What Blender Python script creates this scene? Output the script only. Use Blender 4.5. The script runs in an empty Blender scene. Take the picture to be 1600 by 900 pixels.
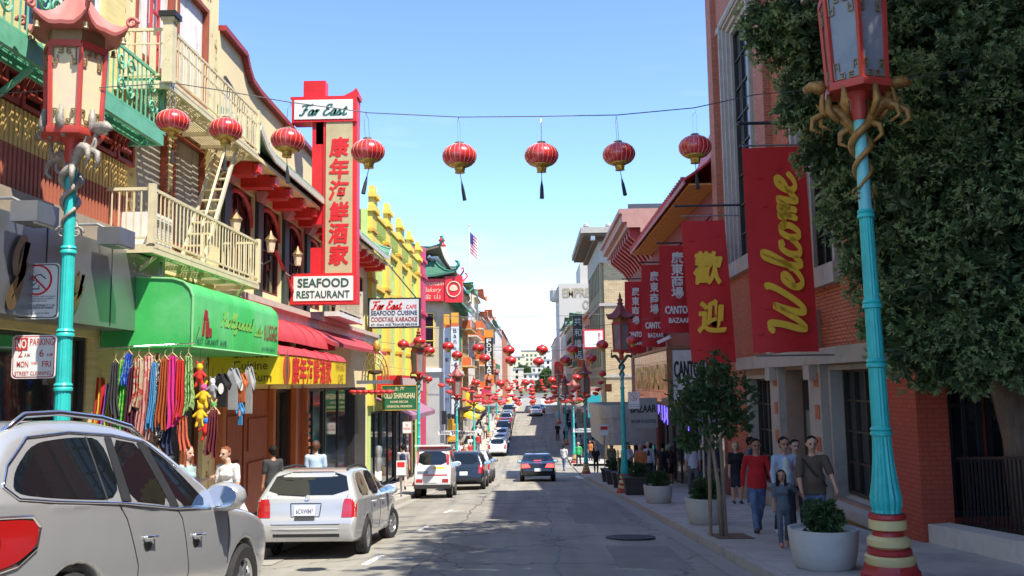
import bpy, math, random, bmesh
import numpy as np
from mathutils import Vector, Matrix
random.seed(7); np.random.seed(7)
R = math.radians
SC = bpy.context.scene
COL = SC.collection

# ------------------------------------------------------------------ camera
F, CAMH, HY, VX, ROLL = 1400.0, 1.75, 600.0, 830.0, 0.8
_p = math.atan((HY-450)/F); _yw = math.atan((VX-800)/F*math.cos(_p)); _r = R(ROLL)
fw = np.array([-math.sin(_yw)*math.cos(_p), math.cos(_yw)*math.cos(_p), math.sin(_p)])
_rt = np.array([math.cos(_yw), math.sin(_yw), 0.0]); _up = np.cross(_rt, fw)
rt = _rt*math.cos(_r)-_up*math.sin(_r); up = _up*math.cos(_r)+_rt*math.sin(_r)
CP = np.array([0, 0, CAMH])
cam_d = bpy.data.cameras.new('camera'); cam = bpy.data.objects.new('camera', cam_d); COL.objects.link(cam)
cam_d.sensor_width = 36; cam_d.lens = 36*F/1600; cam_d.clip_end = 6000; cam_d.clip_start = 0.1
M = Matrix.Identity(4)
for i in range(3):
    M[i][0] = rt[i]; M[i][1] = up[i]; M[i][2] = -fw[i]; M[i][3] = CP[i]
cam.matrix_world = M
SC.camera = cam

# ------------------------------------------------------------------ sky, sun, exposure
SUN = Vector((0.372, -0.366, 0.854)).normalized()
W = bpy.data.worlds.new('World'); SC.world = W; W.use_nodes = True
nt = W.node_tree; nt.nodes.clear()
o_ = nt.nodes.new('ShaderNodeOutputWorld'); bg = nt.nodes.new('ShaderNodeBackground')
sky = nt.nodes.new('ShaderNodeTexSky'); sky.sky_type = 'NISHITA'; sky.sun_disc = False
sky.sun_elevation = math.asin(SUN.z); sky.sun_rotation = math.atan2(SUN.x, SUN.y)
sky.air_density = 0.58; sky.dust_density = 0.0; sky.ozone_density = 4.5; sky.altitude = 30
tc = nt.nodes.new('ShaderNodeTexCoord'); mp = nt.nodes.new('ShaderNodeMapping'); mp.inputs['Scale'].default_value = (1.6, 1.6, 6.5)
nz = nt.nodes.new('ShaderNodeTexNoise'); nz.inputs['Scale'].default_value = 1.7; nz.inputs['Detail'].default_value = 7; nz.inputs['Roughness'].default_value = .58
rp = nt.nodes.new('ShaderNodeValToRGB'); rp.color_ramp.elements[0].position = .5; rp.color_ramp.elements[1].position = .82
sx = nt.nodes.new('ShaderNodeSeparateXYZ')
lo = nt.nodes.new('ShaderNodeMapRange'); lo.inputs['From Min'].default_value = .42; lo.inputs['From Max'].default_value = .08; lo.inputs['To Max'].default_value = .75
mu = nt.nodes.new('ShaderNodeMath'); mu.operation = 'MULTIPLY'
mx = nt.nodes.new('ShaderNodeMix'); mx.data_type = 'RGBA'
L_ = nt.links.new
L_(tc.outputs['Generated'], mp.inputs[0]); L_(mp.outputs[0], nz.inputs['Vector']); L_(nz.outputs[0], rp.inputs[0])
L_(tc.outputs['Generated'], sx.inputs[0]); L_(sx.outputs['Z'], lo.inputs['Value'])
L_(rp.outputs[0], mu.inputs[0]); L_(lo.outputs[0], mu.inputs[1]); L_(mu.outputs[0], mx.inputs['Factor'])
L_(sky.outputs[0], mx.inputs[6]); mx.inputs[7].default_value = (3.6, 3.85, 4.0, 1)
L_(mx.outputs[2], bg.inputs[0]); bg.inputs[1].default_value = 0.15; L_(bg.outputs[0], o_.inputs[0])
sd = bpy.data.lights.new('sun', 'SUN'); sd.energy = 2.9; sd.angle = R(0.53); sd.color = (1, .94, .83)
so = bpy.data.objects.new('sun', sd); COL.objects.link(so)
so.rotation_euler = (-SUN).to_track_quat('-Z', 'Y').to_euler()
vs = SC.view_settings; vs.view_transform = 'Standard'; vs.look = 'None'; vs.exposure = 1.58; vs.gamma = 1; vs.use_curve_mapping = False
SC.cycles.use_denoising = True
SC.cycles.max_bounces = 8; SC.cycles.diffuse_bounces = 5; SC.cycles.glossy_bounces = 3; SC.cycles.transmission_bounces = 4; SC.cycles.transparent_max_bounces = 6
SC.cycles.caustics_reflective = False; SC.cycles.caustics_refractive = False

# ------------------------------------------------------------------ pixels (1600x900) to places
KY = [-60, 0, 3.5, 11, 58, 64, 70, 78, 86, 126, 134, 180, 260, 400, 700, 2500]
KZ = [0, 0, 0, -.78, -4.12, -4.5, -4.75, -4.95, -4.9, -2.9, -2.7, -4.6, -6, -5, 2, 6]
def G(y): return float(np.interp(y, KY, KZ))
def ray(px, py): return fw*F+rt*(px-800)-up*(py-450)
def onX(px, py, X): d = ray(px, py); return CP+d*(X/d[0])
def onY(px, py, Y): d = ray(px, py); return CP+d*(Y/d[1])
def gnd(px, py, h=0.0):
    d = ray(px, py); t = np.arange(4, 400, .05)/d[1]; P = CP+np.outer(t, d)
    k = int(np.argmax(P[:, 2] < np.interp(P[:, 1], KY, KZ)+h)); return P[k]
# ------------------------------------------------------------------ helpers
ORG = {}
class MB:
    def __init__(s): s.v = []; s.f = []; s.m = []
    def add(s, vs, fs, mi=0):
        b = len(s.v); s.v += [tuple(map(float, v)) for v in vs]
        s.f += [tuple(i+b for i in f) for f in fs]; s.m += [mi]*len(fs) if isinstance(mi, int) else list(mi); return s
    def box(s, x0, y0, z0, x1, y1, z1, mi=0):
        x0, x1 = sorted((x0, x1)); y0, y1 = sorted((y0, y1)); z0, z1 = sorted((z0, z1))
        return s.add([(x, y, z) for z in (z0, z1) for y in (y0, y1) for x in (x0, x1)],
            [(0, 2, 3, 1), (4, 5, 7, 6), (0, 1, 5, 4), (2, 6, 7, 3), (0, 4, 6, 2), (1, 3, 7, 5)], mi)
    def beam(s, p0, p1, w, h=None, mi=0, ref=(0, 0, 1)):
        h = h or w; p0, p1 = Vector(p0), Vector(p1); d = (p1-p0).normalized(); r = Vector(ref)
        if abs(d.dot(r)) > .98: r = Vector((0, 1, 0))
        a = d.cross(r).normalized()*w/2; b = a.cross(d).normalized()*h/2
        vs = [p+x*a+y*b for p in (p0, p1) for x, y in ((-1, -1), (1, -1), (1, 1), (-1, 1))]
        return s.add(vs, [(0, 1, 2, 3), (7, 6, 5, 4), (0, 4, 5, 1), (1, 5, 6, 2), (2, 6, 7, 3), (3, 7, 4, 0)], mi)
    def tube(s, pts, r, n=6, mi=0, cap=True):
        pts = [Vector(p) for p in pts]; k = len(pts); rs = [r]*k if not hasattr(r, '__len__') else r
        vs = []; fs = []; pa = None
        for i, p in enumerate(pts):
            d = (pts[min(i+1, k-1)]-pts[max(i-1, 0)]).normalized()
            if pa is None:
                q = Vector((0, 0, 1)) if abs(d.z) < .9 else Vector((1, 0, 0)); a = d.cross(q).normalized()
            else:
                a = pa-d*pa.dot(d); a = a.normalized() if a.length > 1e-6 else d.orthogonal().normalized()
            pa = a; b = d.cross(a)
            for j in range(n):
                t = 2*math.pi*j/n; vs.append(p+(a*math.cos(t)+b*math.sin(t))*rs[i])
        for i in range(k-1):
            for j in range(n):
                fs.append((i*n+j, i*n+(j+1) % n, (i+1)*n+(j+1) % n, (i+1)*n+j))
        if cap: fs.append(tuple(range(n-1, -1, -1))); fs.append(tuple((k-1)*n+j for j in range(n)))
        return s.add(vs, fs, mi)
    def lathe(s, prof, n=16, c=(0, 0, 0), mi=0, ph=0.0, lobes=0, amp=0.0, cap=True):
        vs = []; fs = []; k = len(prof)
        for (r, z) in prof:
            for j in range(n):
                t = 2*math.pi*j/n+ph; q = r*(1+amp*(abs(math.cos(lobes*t/2))-.6)) if lobes else r
                vs.append((c[0]+q*math.cos(t), c[1]+q*math.sin(t), c[2]+z))
        mm = []
        for i in range(k-1):
            for j in range(n):
                fs.append((i*n+j, i*n+(j+1) % n, (i+1)*n+(j+1) % n, (i+1)*n+j)); mm.append(mi if isinstance(mi, int) else mi[i])
        if cap:
            fs.append(tuple(range(n-1, -1, -1))); fs.append(tuple((k-1)*n+j for j in range(n)))
            mm += [mi if isinstance(mi, int) else mi[0], mi if isinstance(mi, int) else mi[-1]]
        return s.add(vs, fs, mm)
    def prism(s, pts, vec, mi=0):
        pts = [Vector(p) for p in pts]; v = Vector(vec); n = len(pts)
        return s.add(pts+[p+v for p in pts], [tuple(range(n-1, -1, -1)), tuple(range(n, 2*n))]+[(i, (i+1) % n, n+(i+1) % n, n+i) for i in range(n)], mi)
    def sheet(s, rows, mi=0, closed=False):
        a = len(rows); b = len(rows[0]); vs = [p for r in rows for p in r]; fs = []
        for i in range(a-1):
            for j in range(b if closed else b-1):
                fs.append((i*b+j, i*b+(j+1) % b, (i+1)*b+(j+1) % b, (i+1)*b+j))
        return s.add(vs, fs, mi)
    def build(s, name, mats, parent=None, smooth=False, local=False, fix=False):
        if not isinstance(mats, (list, tuple)): mats = [mats]
        me = bpy.data.meshes.new(name); v = np.array(s.v, float).reshape(-1, 3)
        if parent is not None: off = np.zeros(3) if local else np.array(ORG[parent.name])
        elif local: off = np.zeros(3)
        else:
            off = (v.min(0)+v.max(0))/2; off[2] = v[:, 2].min()
        me.from_pydata((v-off).tolist(), [], s.f)
        for m in mats: me.materials.append(m)
        if len(mats) > 1: me.polygons.foreach_set('material_index', s.m)
        if fix:
            bm = bmesh.new(); bm.from_mesh(me); bmesh.ops.recalc_face_normals(bm, faces=bm.faces); bm.to_mesh(me); bm.free()
        if smooth is True: me.polygons.foreach_set('use_smooth', [True]*len(me.polygons))
        elif smooth: me.shade_smooth() if False else me.set_sharp_from_angle(angle=R(smooth)); 
        if smooth and smooth is not True: me.polygons.foreach_set('use_smooth', [True]*len(me.polygons))
        me.update()
        o = bpy.data.objects.new(name, me); COL.objects.link(o)
        if parent is not None: o.parent = parent; ORG[o.name] = ORG[parent.name]
        else: o.location = off; ORG[o.name] = tuple(off)
        return o
def tag(o, label=None, cat=None, group=None, kind=None):
    if label: o['label'] = label
    if cat: o['category'] = cat
    if group: o['group'] = group
    if kind: o['kind'] = kind
    return o
def thing(name, label, cat, loc=(0, 0, 0), rot=(0, 0, 0), group=None):
    o = bpy.data.objects.new(name, None); COL.objects.link(o); o.location = [float(a) for a in loc]; o.rotation_euler = rot; o.empty_display_size = .2
    ORG[o.name] = tuple(float(a) for a in loc); return tag(o, label, cat, group)
def inst(name, mesh_obj, parent, loc, rot=None):
    o = bpy.data.objects.new(name, mesh_obj.data); COL.objects.link(o); o.parent = parent
    q = ORG[parent.name]; o.location = [float(loc[i]-q[i]) for i in range(3)]
    if rot: o.rotation_euler = rot
    return o
def copy_tree(o, parent=None):
    c = o.copy(); COL.objects.link(c); c.parent = parent
    ORG[c.name] = ORG.get(o.name, (0, 0, 0))
    for ch in list(KIDS.get(o.name, [])) if False else [q for q in o.children]: copy_tree(ch, c)
    return c
KIDS = {}
def drop_mesh(o): bpy.data.objects.remove(o)

# ------------------------------------------------------------------ materials
MC = {}
def mat(name, col, rough=.6, metal=0., var=.12, scale=3., bump=0., bscale=40., col2=None, c2lo=.45, c2hi=.65, c2scale=None, spec=.5, coat=0., emis=None, estr=1., trans=0., alpha=1., stretch=None, sheen=0., subsurf=0.):
    if name in MC: return MC[name]
    m = bpy.data.materials.new(name); m.use_nodes = True; n = m.node_tree; b = n.nodes['Principled BSDF']; L = n.links.new
    c = tuple(col)+(1,)
    b.inputs['Roughness'].default_value = rough; b.inputs['Metallic'].default_value = metal; b.inputs['Specular IOR Level'].default_value = spec
    b.inputs['Coat Weight'].default_value = coat; b.inputs['Coat Roughness'].default_value = .05
    if trans: b.inputs['Transmission Weight'].default_value = trans; b.inputs['IOR'].default_value = 1.45
    if alpha < 1: b.inputs['Alpha'].default_value = alpha
    tcn = n.nodes.new('ShaderNodeTexCoord'); src = tcn.outputs['Object']
    if stretch:
        mpn = n.nodes.new('ShaderNodeMapping'); mpn.inputs['Scale'].default_value = stretch; L(src, mpn.inputs[0]); src = mpn.outputs[0]
    if var or col2:
        nz = n.nodes.new('ShaderNodeTexNoise'); nz.inputs['Scale'].default_value = scale; nz.inputs['Detail'].default_value = 6; nz.inputs['Roughness'].default_value = .6; L(src, nz.inputs['Vector'])
        mr = n.nodes.new('ShaderNodeMapRange'); mr.inputs['From Min'].default_value = .3; mr.inputs['From Max'].default_value = .7; mr.inputs['To Min'].default_value = 1-var; mr.inputs['To Max'].default_value = 1+var; L(nz.outputs[0], mr.inputs[0])
        vm = n.nodes.new('ShaderNodeVectorMath'); vm.operation = 'SCALE'; L(mr.outputs[0], vm.inputs['Scale'])
        vm.inputs[0].default_value = c[:3]
        if col2:
            n2 = n.nodes.new('ShaderNodeTexNoise'); n2.inputs['Scale'].default_value = c2scale or scale; n2.inputs['Detail'].default_value = 8; n2.inputs['Roughness'].default_value = .65; L(src, n2.inputs['Vector'])
            m2 = n.nodes.new('ShaderNodeMapRange'); m2.inputs['From Min'].default_value = c2lo; m2.inputs['From Max'].default_value = c2hi; L(n2.outputs[0], m2.inputs[0])
            mix = n.nodes.new('ShaderNodeMix'); mix.data_type = 'RGBA'; mix.inputs[6].default_value = c; mix.inputs[7].default_value = tuple(col2)+(1,); L(m2.outputs[0], mix.inputs[0]); L(mix.outputs[2], vm.inputs[0])
        L(vm.outputs[0], b.inputs['Base Color'])
    else: b.inputs['Base Color'].default_value = c
    if bump:
        nb = n.nodes.new('ShaderNodeTexNoise'); nb.inputs['Scale'].default_value = bscale; nb.inputs['Detail'].default_value = 4; L(src, nb.inputs['Vector'])
        bp = n.nodes.new('ShaderNodeBump'); bp.inputs['Strength'].default_value = bump; bp.inputs['Distance'].default_value = .02; L(nb.outputs[0], bp.inputs['Height']); L(bp.outputs[0], b.inputs['Normal'])
    if emis: b.inputs['Emission Color'].default_value = tuple(emis)+(1,); b.inputs['Emission Strength'].default_value = estr
    if subsurf:
        tr = n.nodes.new('ShaderNodeBsdfTranslucent'); ms = n.nodes.new('ShaderNodeMixShader'); ms.inputs[0].default_value = subsurf
        src_c = b.inputs['Base Color']
        if src_c.is_linked: L(src_c.links[0].from_socket, tr.inputs[0])
        else: tr.inputs[0].default_value = c
        out = n.nodes['Material Output']; L(b.outputs[0], ms.inputs[1]); L(tr.outputs[0], ms.inputs[2]); L(ms.outputs[0], out.inputs[0])
    MC[name] = m; return m
def paint(name, col, rough=.45, **k): return mat(name, col, rough, **{**dict(var=.1, scale=2.5, bump=.05), **k})
GLASS = mat('dark_glass', (.012, .015, .018), .04, var=.0, spec=.8)
GLASSB = mat('shop_glass', (.02, .022, .024), .06, var=.35, scale=1.2, spec=.7)
CONC = mat('concrete', (.36, .34, .31), .85, var=.12, scale=1.2, bump=.15, bscale=60, col2=(.22, .21, .19), c2lo=.5, c2hi=.8, c2scale=2.2)
WHITE = paint('white_paint', (.78, .77, .74)); BLACK = paint('black_paint', (.02, .02, .022)); CHROME = mat('chrome', (.75, .76, .78), .12, 1., var=0)
STEEL = mat('grey_steel', (.32, .33, .34), .42, .8, var=.1); DARKM = mat('dark_metal', (.05, .05, .052), .5, .5, var=.15)
RED = paint('red_paint', (.62, .03, .028), .42); GOLD = mat('gold_paint', (.62, .36, .07), .4, .35, var=.15); YEL = paint('yellow_paint', (.85, .58, .03))
TURQ = paint('turquoise_paint', (.03, .50, .45), .38, col2=(.025, .40, .37), c2lo=.45, c2hi=.75, c2scale=6); RUBBER = mat('rubber', (.02, .02, .021), .8, var=.2, scale=20)

# ------------------------------------------------------------------ lettering
TXC = {}
def text2d(s, bold=0., shear=0., res=3, space=1., line=1.):
    key = (s, bold, shear, space, line)
    if key in TXC: return TXC[key]
    c = bpy.data.curves.new('t', 'FONT'); c.body = s; c.size = 1; c.offset = bold; c.shear = shear; c.resolution_u = res; c.space_character = space; c.align_x = 'CENTER'; c.space_line = line
    o = bpy.data.objects.new('t', c); m = o.to_mesh()
    v = np.array([x.co[:2] for x in m.vertices]).reshape(-1, 2); f = [tuple(p.vertices) for p in m.polygons]
    o.to_mesh_clear(); bpy.data.objects.remove(o); bpy.data.curves.remove(c)
    TXC[key] = (v, f); return v, f
def put2d(v, f, cen, ux, uy, w, h, depth=.012, mb=None, keep=False):
    """fit the 2-D shape into a w x h rectangle centred at cen, lying on axes ux, uy; raised by depth along ux x uy"""
    a, b = v.min(0), v.max(0); q = (v-(a+b)/2)/np.maximum(b-a, 1e-6)
    sx_, sy_ = w, h
    if keep:
        k = min(w/(b-a)[0], h/(b-a)[1]); sx_, sy_ = k*(b-a)[0], k*(b-a)[1]
    ux, uy = np.array(ux, float), np.array(uy, float); nrm = np.cross(ux, uy)
    P = np.array(cen, float)+np.outer(q[:, 0]*sx_, ux)+np.outer(q[:, 1]*sy_, uy)+nrm*depth
    mb = mb or MB(); mb.add(P.tolist(), f); return mb
def lettering(parent, s, cen, ux, uy, w, h, m, name='lettering', bold=.0, shear=0., depth=.012, keep=False, space=1., line=1.):
    v, f = text2d(s, min(bold, .012), shear, space=space, line=line)
    mb = put2d(v, f, cen, ux, uy, w, h, depth, keep=keep)
    if bold > .012:      # heavier stroke: the same glyph laid again a hair apart
        nl = max(1, s.count('\n')+1); k = (bold-.008)*h/nl; nr = np.cross(np.array(ux, float), np.array(uy, float))
        for i, (a, b) in enumerate(((1, 0), (-1, 0), (0, 1), (0, -1), (.7, .7), (-.7, -.7))): put2d(v, f, np.array(cen, float)+np.array(ux, float)*a*k+np.array(uy, float)*b*k-nr*.0007*(i+1), ux, uy, w, h, depth, mb, keep)
    return mb.build(name, m, parent)
SCRIPT = {
 'W': (2.2, [[(0,1.6),(.12,1.85),(.35,1.8),(.42,1.2),(.38,.35),(.48,0),(.75,.35),(1.05,1.1),(1.22,1.55),(1.16,.8),(1.15,.2),(1.32,0),(1.62,.35),(1.95,1.1),(2.1,1.7),(2.0,1.98)]]),
 'e': (.88, [[(0,.4),(.35,.52),(.6,.8),(.5,1.0),(.3,.95),(.12,.6),(.15,.2),(.4,0),(.7,.12),(.95,.4)]]),
 'l': (.62, [[(0,.4),(.3,.9),(.55,1.65),(.5,1.98),(.32,1.8),(.22,1.0),(.24,.2),(.42,0),(.68,.35)]]),
 'c': (.8, [[(.6,.78),(.52,1),(.28,.92),(.12,.5),(.2,.1),(.45,0),(.72,.2),(.88,.45)]]),
 'o': (.92, [[(.5,.97),(.25,.87),(.12,.45),(.25,.04),(.5,.04),(.68,.45),(.6,.85),(.42,.97)],[(.5,.97),(.65,.72),(.98,.75)]]),
 'm': (1.36, [[(0,.6),(.15,.97),(.22,.6),(.18,0)],[(.2,.3),(.4,.88),(.55,.93),(.58,.5),(.55,0)],[(.57,.35),(.8,.88),(.95,.93),(.97,.5),(.98,.15),(1.1,0),(1.42,.4)]]),
 'F': (1.15, [[(-.1,1.6),(.1,1.8),(.5,1.82),(1.2,1.9),(1.42,2.05)],[(.65,1.85),(.52,1.0),(.38,.2),(.1,0),(-.1,.2)],[(.25,.98),(.6,.95),(.95,1.1)]]),
 'a': (.95, [[(.65,.85),(.4,1),(.15,.7),(.12,.2),(.3,0),(.55,.3),(.68,.92),(.62,.3),(.76,0),(1.0,.35)]]),
 'r': (.7, [[(0,.5),(.16,1.02),(.22,.55),(.18,0)],[(.2,.5),(.36,.88),(.62,.98)]]),
 'E': (1.1, [[(.95,1.62),(.78,1.95),(.42,1.9),(.3,1.5),(.5,1.15),(.72,1.1),(.4,1.05),(.12,.6),(.2,.12),(.5,0),(.85,.2),(1.05,.5)]]),
 's': (.74, [[(0,.3),(.32,1.0),(.42,.6),(.52,.25),(.35,0),(.08,.1)],[(.35,.0),(.6,.1),(.8,.38)]]),
 't': (.72, [[(.35,1.6),(.25,.6),(.3,.1),(.5,0),(.78,.35)],[(-.02,1.1),(.3,1.12),(.68,1.18)]]),
 'g': (.9, [[(.65,.85),(.4,1),(.15,.7),(.14,.25),(.32,.05),(.55,.3),(.66,.92),(.6,-.3),(.35,-.85),(.1,-.6),(.5,-.1),(.95,.35)]]),
 'w': (1.2, [[(0,.9),(.15,.95),(.18,.3),(.32,0),(.55,.4),(.62,.9),(.62,.3),(.78,0),(1.0,.4),(1.08,.95),(1.25,.85)]]),
 'y': (.85, [[(0,.9),(.15,.95),(.15,.35),(.32,.1),(.55,.4),(.66,.95),(.55,-.3),(.25,-.8),(.05,-.55),(.5,-.05),(.9,.35)]]),
 'H': (1.4, [[(.1,1.6),(.35,1.9),(.35,1.0),(.2,.1),(0,0)],[(1.3,1.95),(1.05,1.2),(1.0,.2),(1.2,0),(1.4,.3)],[(.2,.95),(.6,.9),(1.1,1.0)]]),
 'd': (.95, [[(.62,.85),(.4,1),(.15,.7),(.12,.2),(.3,0),(.55,.3),(.8,1.9),(.66,.4),(.76,0),(1.0,.35)]]),
 'L': (1.1, [[(.7,1.6),(.55,1.95),(.4,1.6),(.35,.6),(.1,.05),(.4,.1),(.8,0),(1.1,.25)]]),
 'h': (.9, [[(0,.4),(.4,1.5),(.42,1.95),(.28,1.7),(.2,.6),(.18,0)],[(.2,.35),(.45,.9),(.6,.85),(.58,.2),(.72,0),(.95,.35)]]),
 ' ': (.55, [])}
def catmull(p, n=5):
    p = [np.array(q, float) for q in p]; p = [2*p[0]-p[1]]+p+[2*p[-1]-p[-2]]; out = []
    for i in range(1, len(p)-2):
        for k in range(n):
            t = k/n; out.append(.5*((2*p[i])+(p[i+1]-p[i-1])*t+(2*p[i-1]-5*p[i]+4*p[i+1]-p[i+2])*t*t+(3*p[i]-p[i-1]-3*p[i+1]+p[i+2])*t**3))
    out.append(p[-2]); return out
def script2d(s, wd=.26, slant=.28):
    V = []; Fc = []; x0 = 0
    for ch in s:
        adv, strokes = SCRIPT[ch]
        for st in strokes:
            c = catmull(st); n = len(c); b = len(V)
            for i, q in enumerate(c):
                d = c[min(i+1, n-1)]-c[max(i-1, 0)]; d = d/max(np.linalg.norm(d), 1e-6); nn = np.array([-d[1], d[0]])
                w = wd*(.55+.45*abs(d[1]))*(.45 if i in (0, n-1) else 1)*.5
                for sgn in (1, -1): a = q+nn*w*sgn; V.append((a[0]+x0+slant*a[1], a[1]))
            Fc += [(b+2*i, b+2*i+1, b+2*i+3, b+2*i+2) for i in range(n-1)]
        x0 += adv
    return np.array(V), Fc
def script(parent, s, cen, ux, uy, w, h, m, wd=.26, depth=.012, name='lettering'):
    v, f = script2d(s, wd); return put2d(v, f, cen, ux, uy, w, h, depth).build(name, m, parent)

# ------------------------------------------------------------------ smooth solids from distance fields
def nets(fv, org, h):
    """naive surface nets on a sampled field fv[ix,iy,iz]"""
    nx, ny, nz = fv.shape; ins = fv < 0
    cell = np.zeros((nx-1, ny-1, nz-1), bool); acc = np.zeros((nx-1, ny-1, nz-1, 3)); cnt = np.zeros((nx-1, ny-1, nz-1))
    for ax in range(3):
        sl0 = [slice(None)]*3; sl1 = [slice(None)]*3; sl0[ax] = slice(0, -1); sl1[ax] = slice(1, None)
        a = fv[tuple(sl0)]; b = fv[tuple(sl1)]; cr = (a < 0) != (b < 0)
        idx = np.argwhere(cr); t = (a/(a-b+1e-12))[cr]
        pos = idx.astype(float); pos[:, ax] += t
        o1, o2 = [k for k in range(3) if k != ax]
        for d1 in (0, 1):
            for d2 in (0, 1):
                c = idx.copy(); c[:, o1] -= d1; c[:, o2] -= d2
                ok = (c >= 0).all(1) & (c[:, 0] < nx-1) & (c[:, 1] < ny-1) & (c[:, 2] < nz-1)
                cc = c[ok]; np.add.at(acc, (cc[:, 0], cc[:, 1], cc[:, 2]), pos[ok]); np.add.at(cnt, (cc[:, 0], cc[:, 1], cc[:, 2]), 1)
    ids = -np.ones(cnt.shape, int); w = np.argwhere(cnt > 0); ids[cnt > 0] = np.arange(len(w))
    V = acc[cnt > 0]/cnt[cnt > 0][:, None]*h+np.array(org); Fq = []
    for ax in range(3):
        sl0 = [slice(None)]*3; sl1 = [slice(None)]*3; sl0[ax] = slice(0, -1); sl1[ax] = slice(1, None)
        cr = ins[tuple(sl0)] != ins[tuple(sl1)]; idx = np.argwhere(cr); o1, o2 = [(1, 2), (2, 0), (0, 1)][ax]
        ok = (idx[:, o1] > 0) & (idx[:, o2] > 0) & (idx[:, o1] < fv.shape[o1]-1) & (idx[:, o2] < fv.shape[o2]-1); idx = idx[ok]
        q = []
        for d1, d2 in ((1, 1), (0, 1), (0, 0), (1, 0)):
            c = idx.copy(); c[:, o1] -= d1; c[:, o2] -= d2; q.append(ids[c[:, 0], c[:, 1], c[:, 2]])
        q = np.stack(q, 1); flip = ~ins[tuple(sl0)][tuple(idx.T)]; q[flip] = q[flip][:, ::-1]; Fq.append(q)
    return V, np.concatenate(Fq)
def np_mesh(name, V, Fq, mats, mi=None, smooth=True):
    me = bpy.data.meshes.new(name); me.from_pydata(V.tolist(), [], Fq.tolist())
    for m in mats: me.materials.append(m)
    if mi is not None: me.polygons.foreach_set('material_index', np.asarray(mi, dtype=np.int32))
    if smooth: me.polygons.foreach_set('use_smooth', [True]*len(me.polygons))
    me.update(); return me
# ================================================================== GROUND
XL, XR = -7.2, 6.4
def KLx(y): return -5.25 if y < 12.6 else (-4.45 if y > 14 else -5.25+.8*(y-12.6)/1.4)
KR = 3.0
ys_fine = [y for y in np.arange(-40, 135, 1.0)]+[y for y in np.arange(135, 420, 5.0)]
ASPH = mat('asphalt', (.30, .278, .232), .82, var=.1, scale=.55, bump=.35, bscale=90, col2=(.245, .232, .20), c2lo=.42, c2hi=.66, c2scale=.28)
_n = ASPH.node_tree; _b = _n.nodes['Principled BSDF']    # long tyre streaks and cracks on top of the asphalt tone
_t = _n.nodes.new('ShaderNodeTexCoord'); _mp = _n.nodes.new('ShaderNodeMapping'); _mp.inputs['Scale'].default_value = (1.5, .06, 1); _s = _n.nodes.new('ShaderNodeTexNoise'); _s.inputs['Scale'].default_value = 1.3; _s.inputs['Detail'].default_value = 5
_v = _n.nodes.new('ShaderNodeTexVoronoi'); _v.feature = 'DISTANCE_TO_EDGE'; _v.inputs['Scale'].default_value = .33
_vn = _n.nodes.new('ShaderNodeTexNoise'); _vn.inputs['Scale'].default_value = 1.6; _vn.inputs['Detail'].default_value = 6; _va = _n.nodes.new('ShaderNodeVectorMath'); _va.operation = 'MULTIPLY_ADD'; _va.inputs[1].default_value = (1.2, 1.2, 0)
_m1 = _n.nodes.new('ShaderNodeMapRange'); _m1.inputs['From Min'].default_value = .3; _m1.inputs['From Max'].default_value = .7; _m1.inputs['To Min'].default_value = .8; _m1.inputs['To Max'].default_value = 1.2
_m2 = _n.nodes.new('ShaderNodeMapRange'); _m2.inputs['From Min'].default_value = .004; _m2.inputs['From Max'].default_value = .016; _m2.inputs['To Min'].default_value = .55; _m2.inputs['To Max'].default_value = 1
_mm = _n.nodes.new('ShaderNodeMath'); _mm.operation = 'MULTIPLY'; _vs = _n.nodes.new('ShaderNodeVectorMath'); _vs.operation = 'SCALE'
_L = _n.links.new; _src = _b.inputs['Base Color'].links[0].from_socket
_L(_t.outputs['Object'], _mp.inputs[0]); _L(_mp.outputs[0], _s.inputs['Vector']); _L(_s.outputs[0], _m1.inputs[0])
_L(_t.outputs['Object'], _vn.inputs['Vector']); _L(_vn.outputs['Color'], _va.inputs[0]); _L(_t.outputs['Object'], _va.inputs[2]); _L(_va.outputs[0], _v.inputs['Vector']); _L(_v.outputs[0], _m2.inputs[0])
_L(_m1.outputs[0], _mm.inputs[0]); _L(_m2.outputs[0], _mm.inputs[1]); _L(_src, _vs.inputs[0]); _L(_mm.outputs[0], _vs.inputs['Scale']); _L(_vs.outputs[0], _b.inputs['Base Color'])
SLAB = mat('pavement_concrete', (.44, .41, .36), .85, var=.16, scale=.9, bump=.15, bscale=70, col2=(.30, .285, .26), c2lo=.48, c2hi=.72, c2scale=1.6)
KERB = mat('kerb_concrete', (.42, .39, .34), .85, var=.15, scale=2, bump=.2, bscale=50, col2=(.17, .16, .15), c2lo=.5, c2hi=.75)
DIRT = mat('joint_dirt', (.06, .055, .05), .95, var=.3)
PAINTL = mat('road_paint', (.72, .72, .70), .7, var=.12, scale=5, col2=(.25, .25, .24), c2lo=.55, c2hi=.68, c2scale=9)
mb = MB(); yy = list(range(-300, -40, 40))+ys_fine+[500, 600, 700, 1000, 1800, 2500]
mb.sheet([[(x, y, G(y)-.06) for x in (-1500, -60, -5.3, 3.1, 60, 1500)] for y in yy]); tag(mb.build('ground', mat('ground_earth', (.16, .15, .13), .9, var=.2)), 'plain paved ground beneath the street and the blocks', kind='structure')
mb = MB(); mb.sheet([[(KLx(y)-.02, y, G(y)), (-1.5, y, G(y)+.04), (0.5, y, G(y)+.05), (KR+.02, y, G(y))] for y in ys_fine]); tag(mb.build('road', ASPH, smooth=True), 'grey asphalt street running down and up the hill', kind='structure')
for sgn, xa, xb, nm in ((-1, -80, -4.6, 'west'), (1, 3.15, 80, 'east')):
    mb = MB(); mb.sheet([[(x, y, G(y)-.012) for x in np.linspace(xa, xb, 6)] for y in np.arange(58.5, 72.6, 1)]); tag(mb.build('cross_street', ASPH, smooth=True), 'asphalt cross street at the bottom of the dip', kind='structure')
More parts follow.
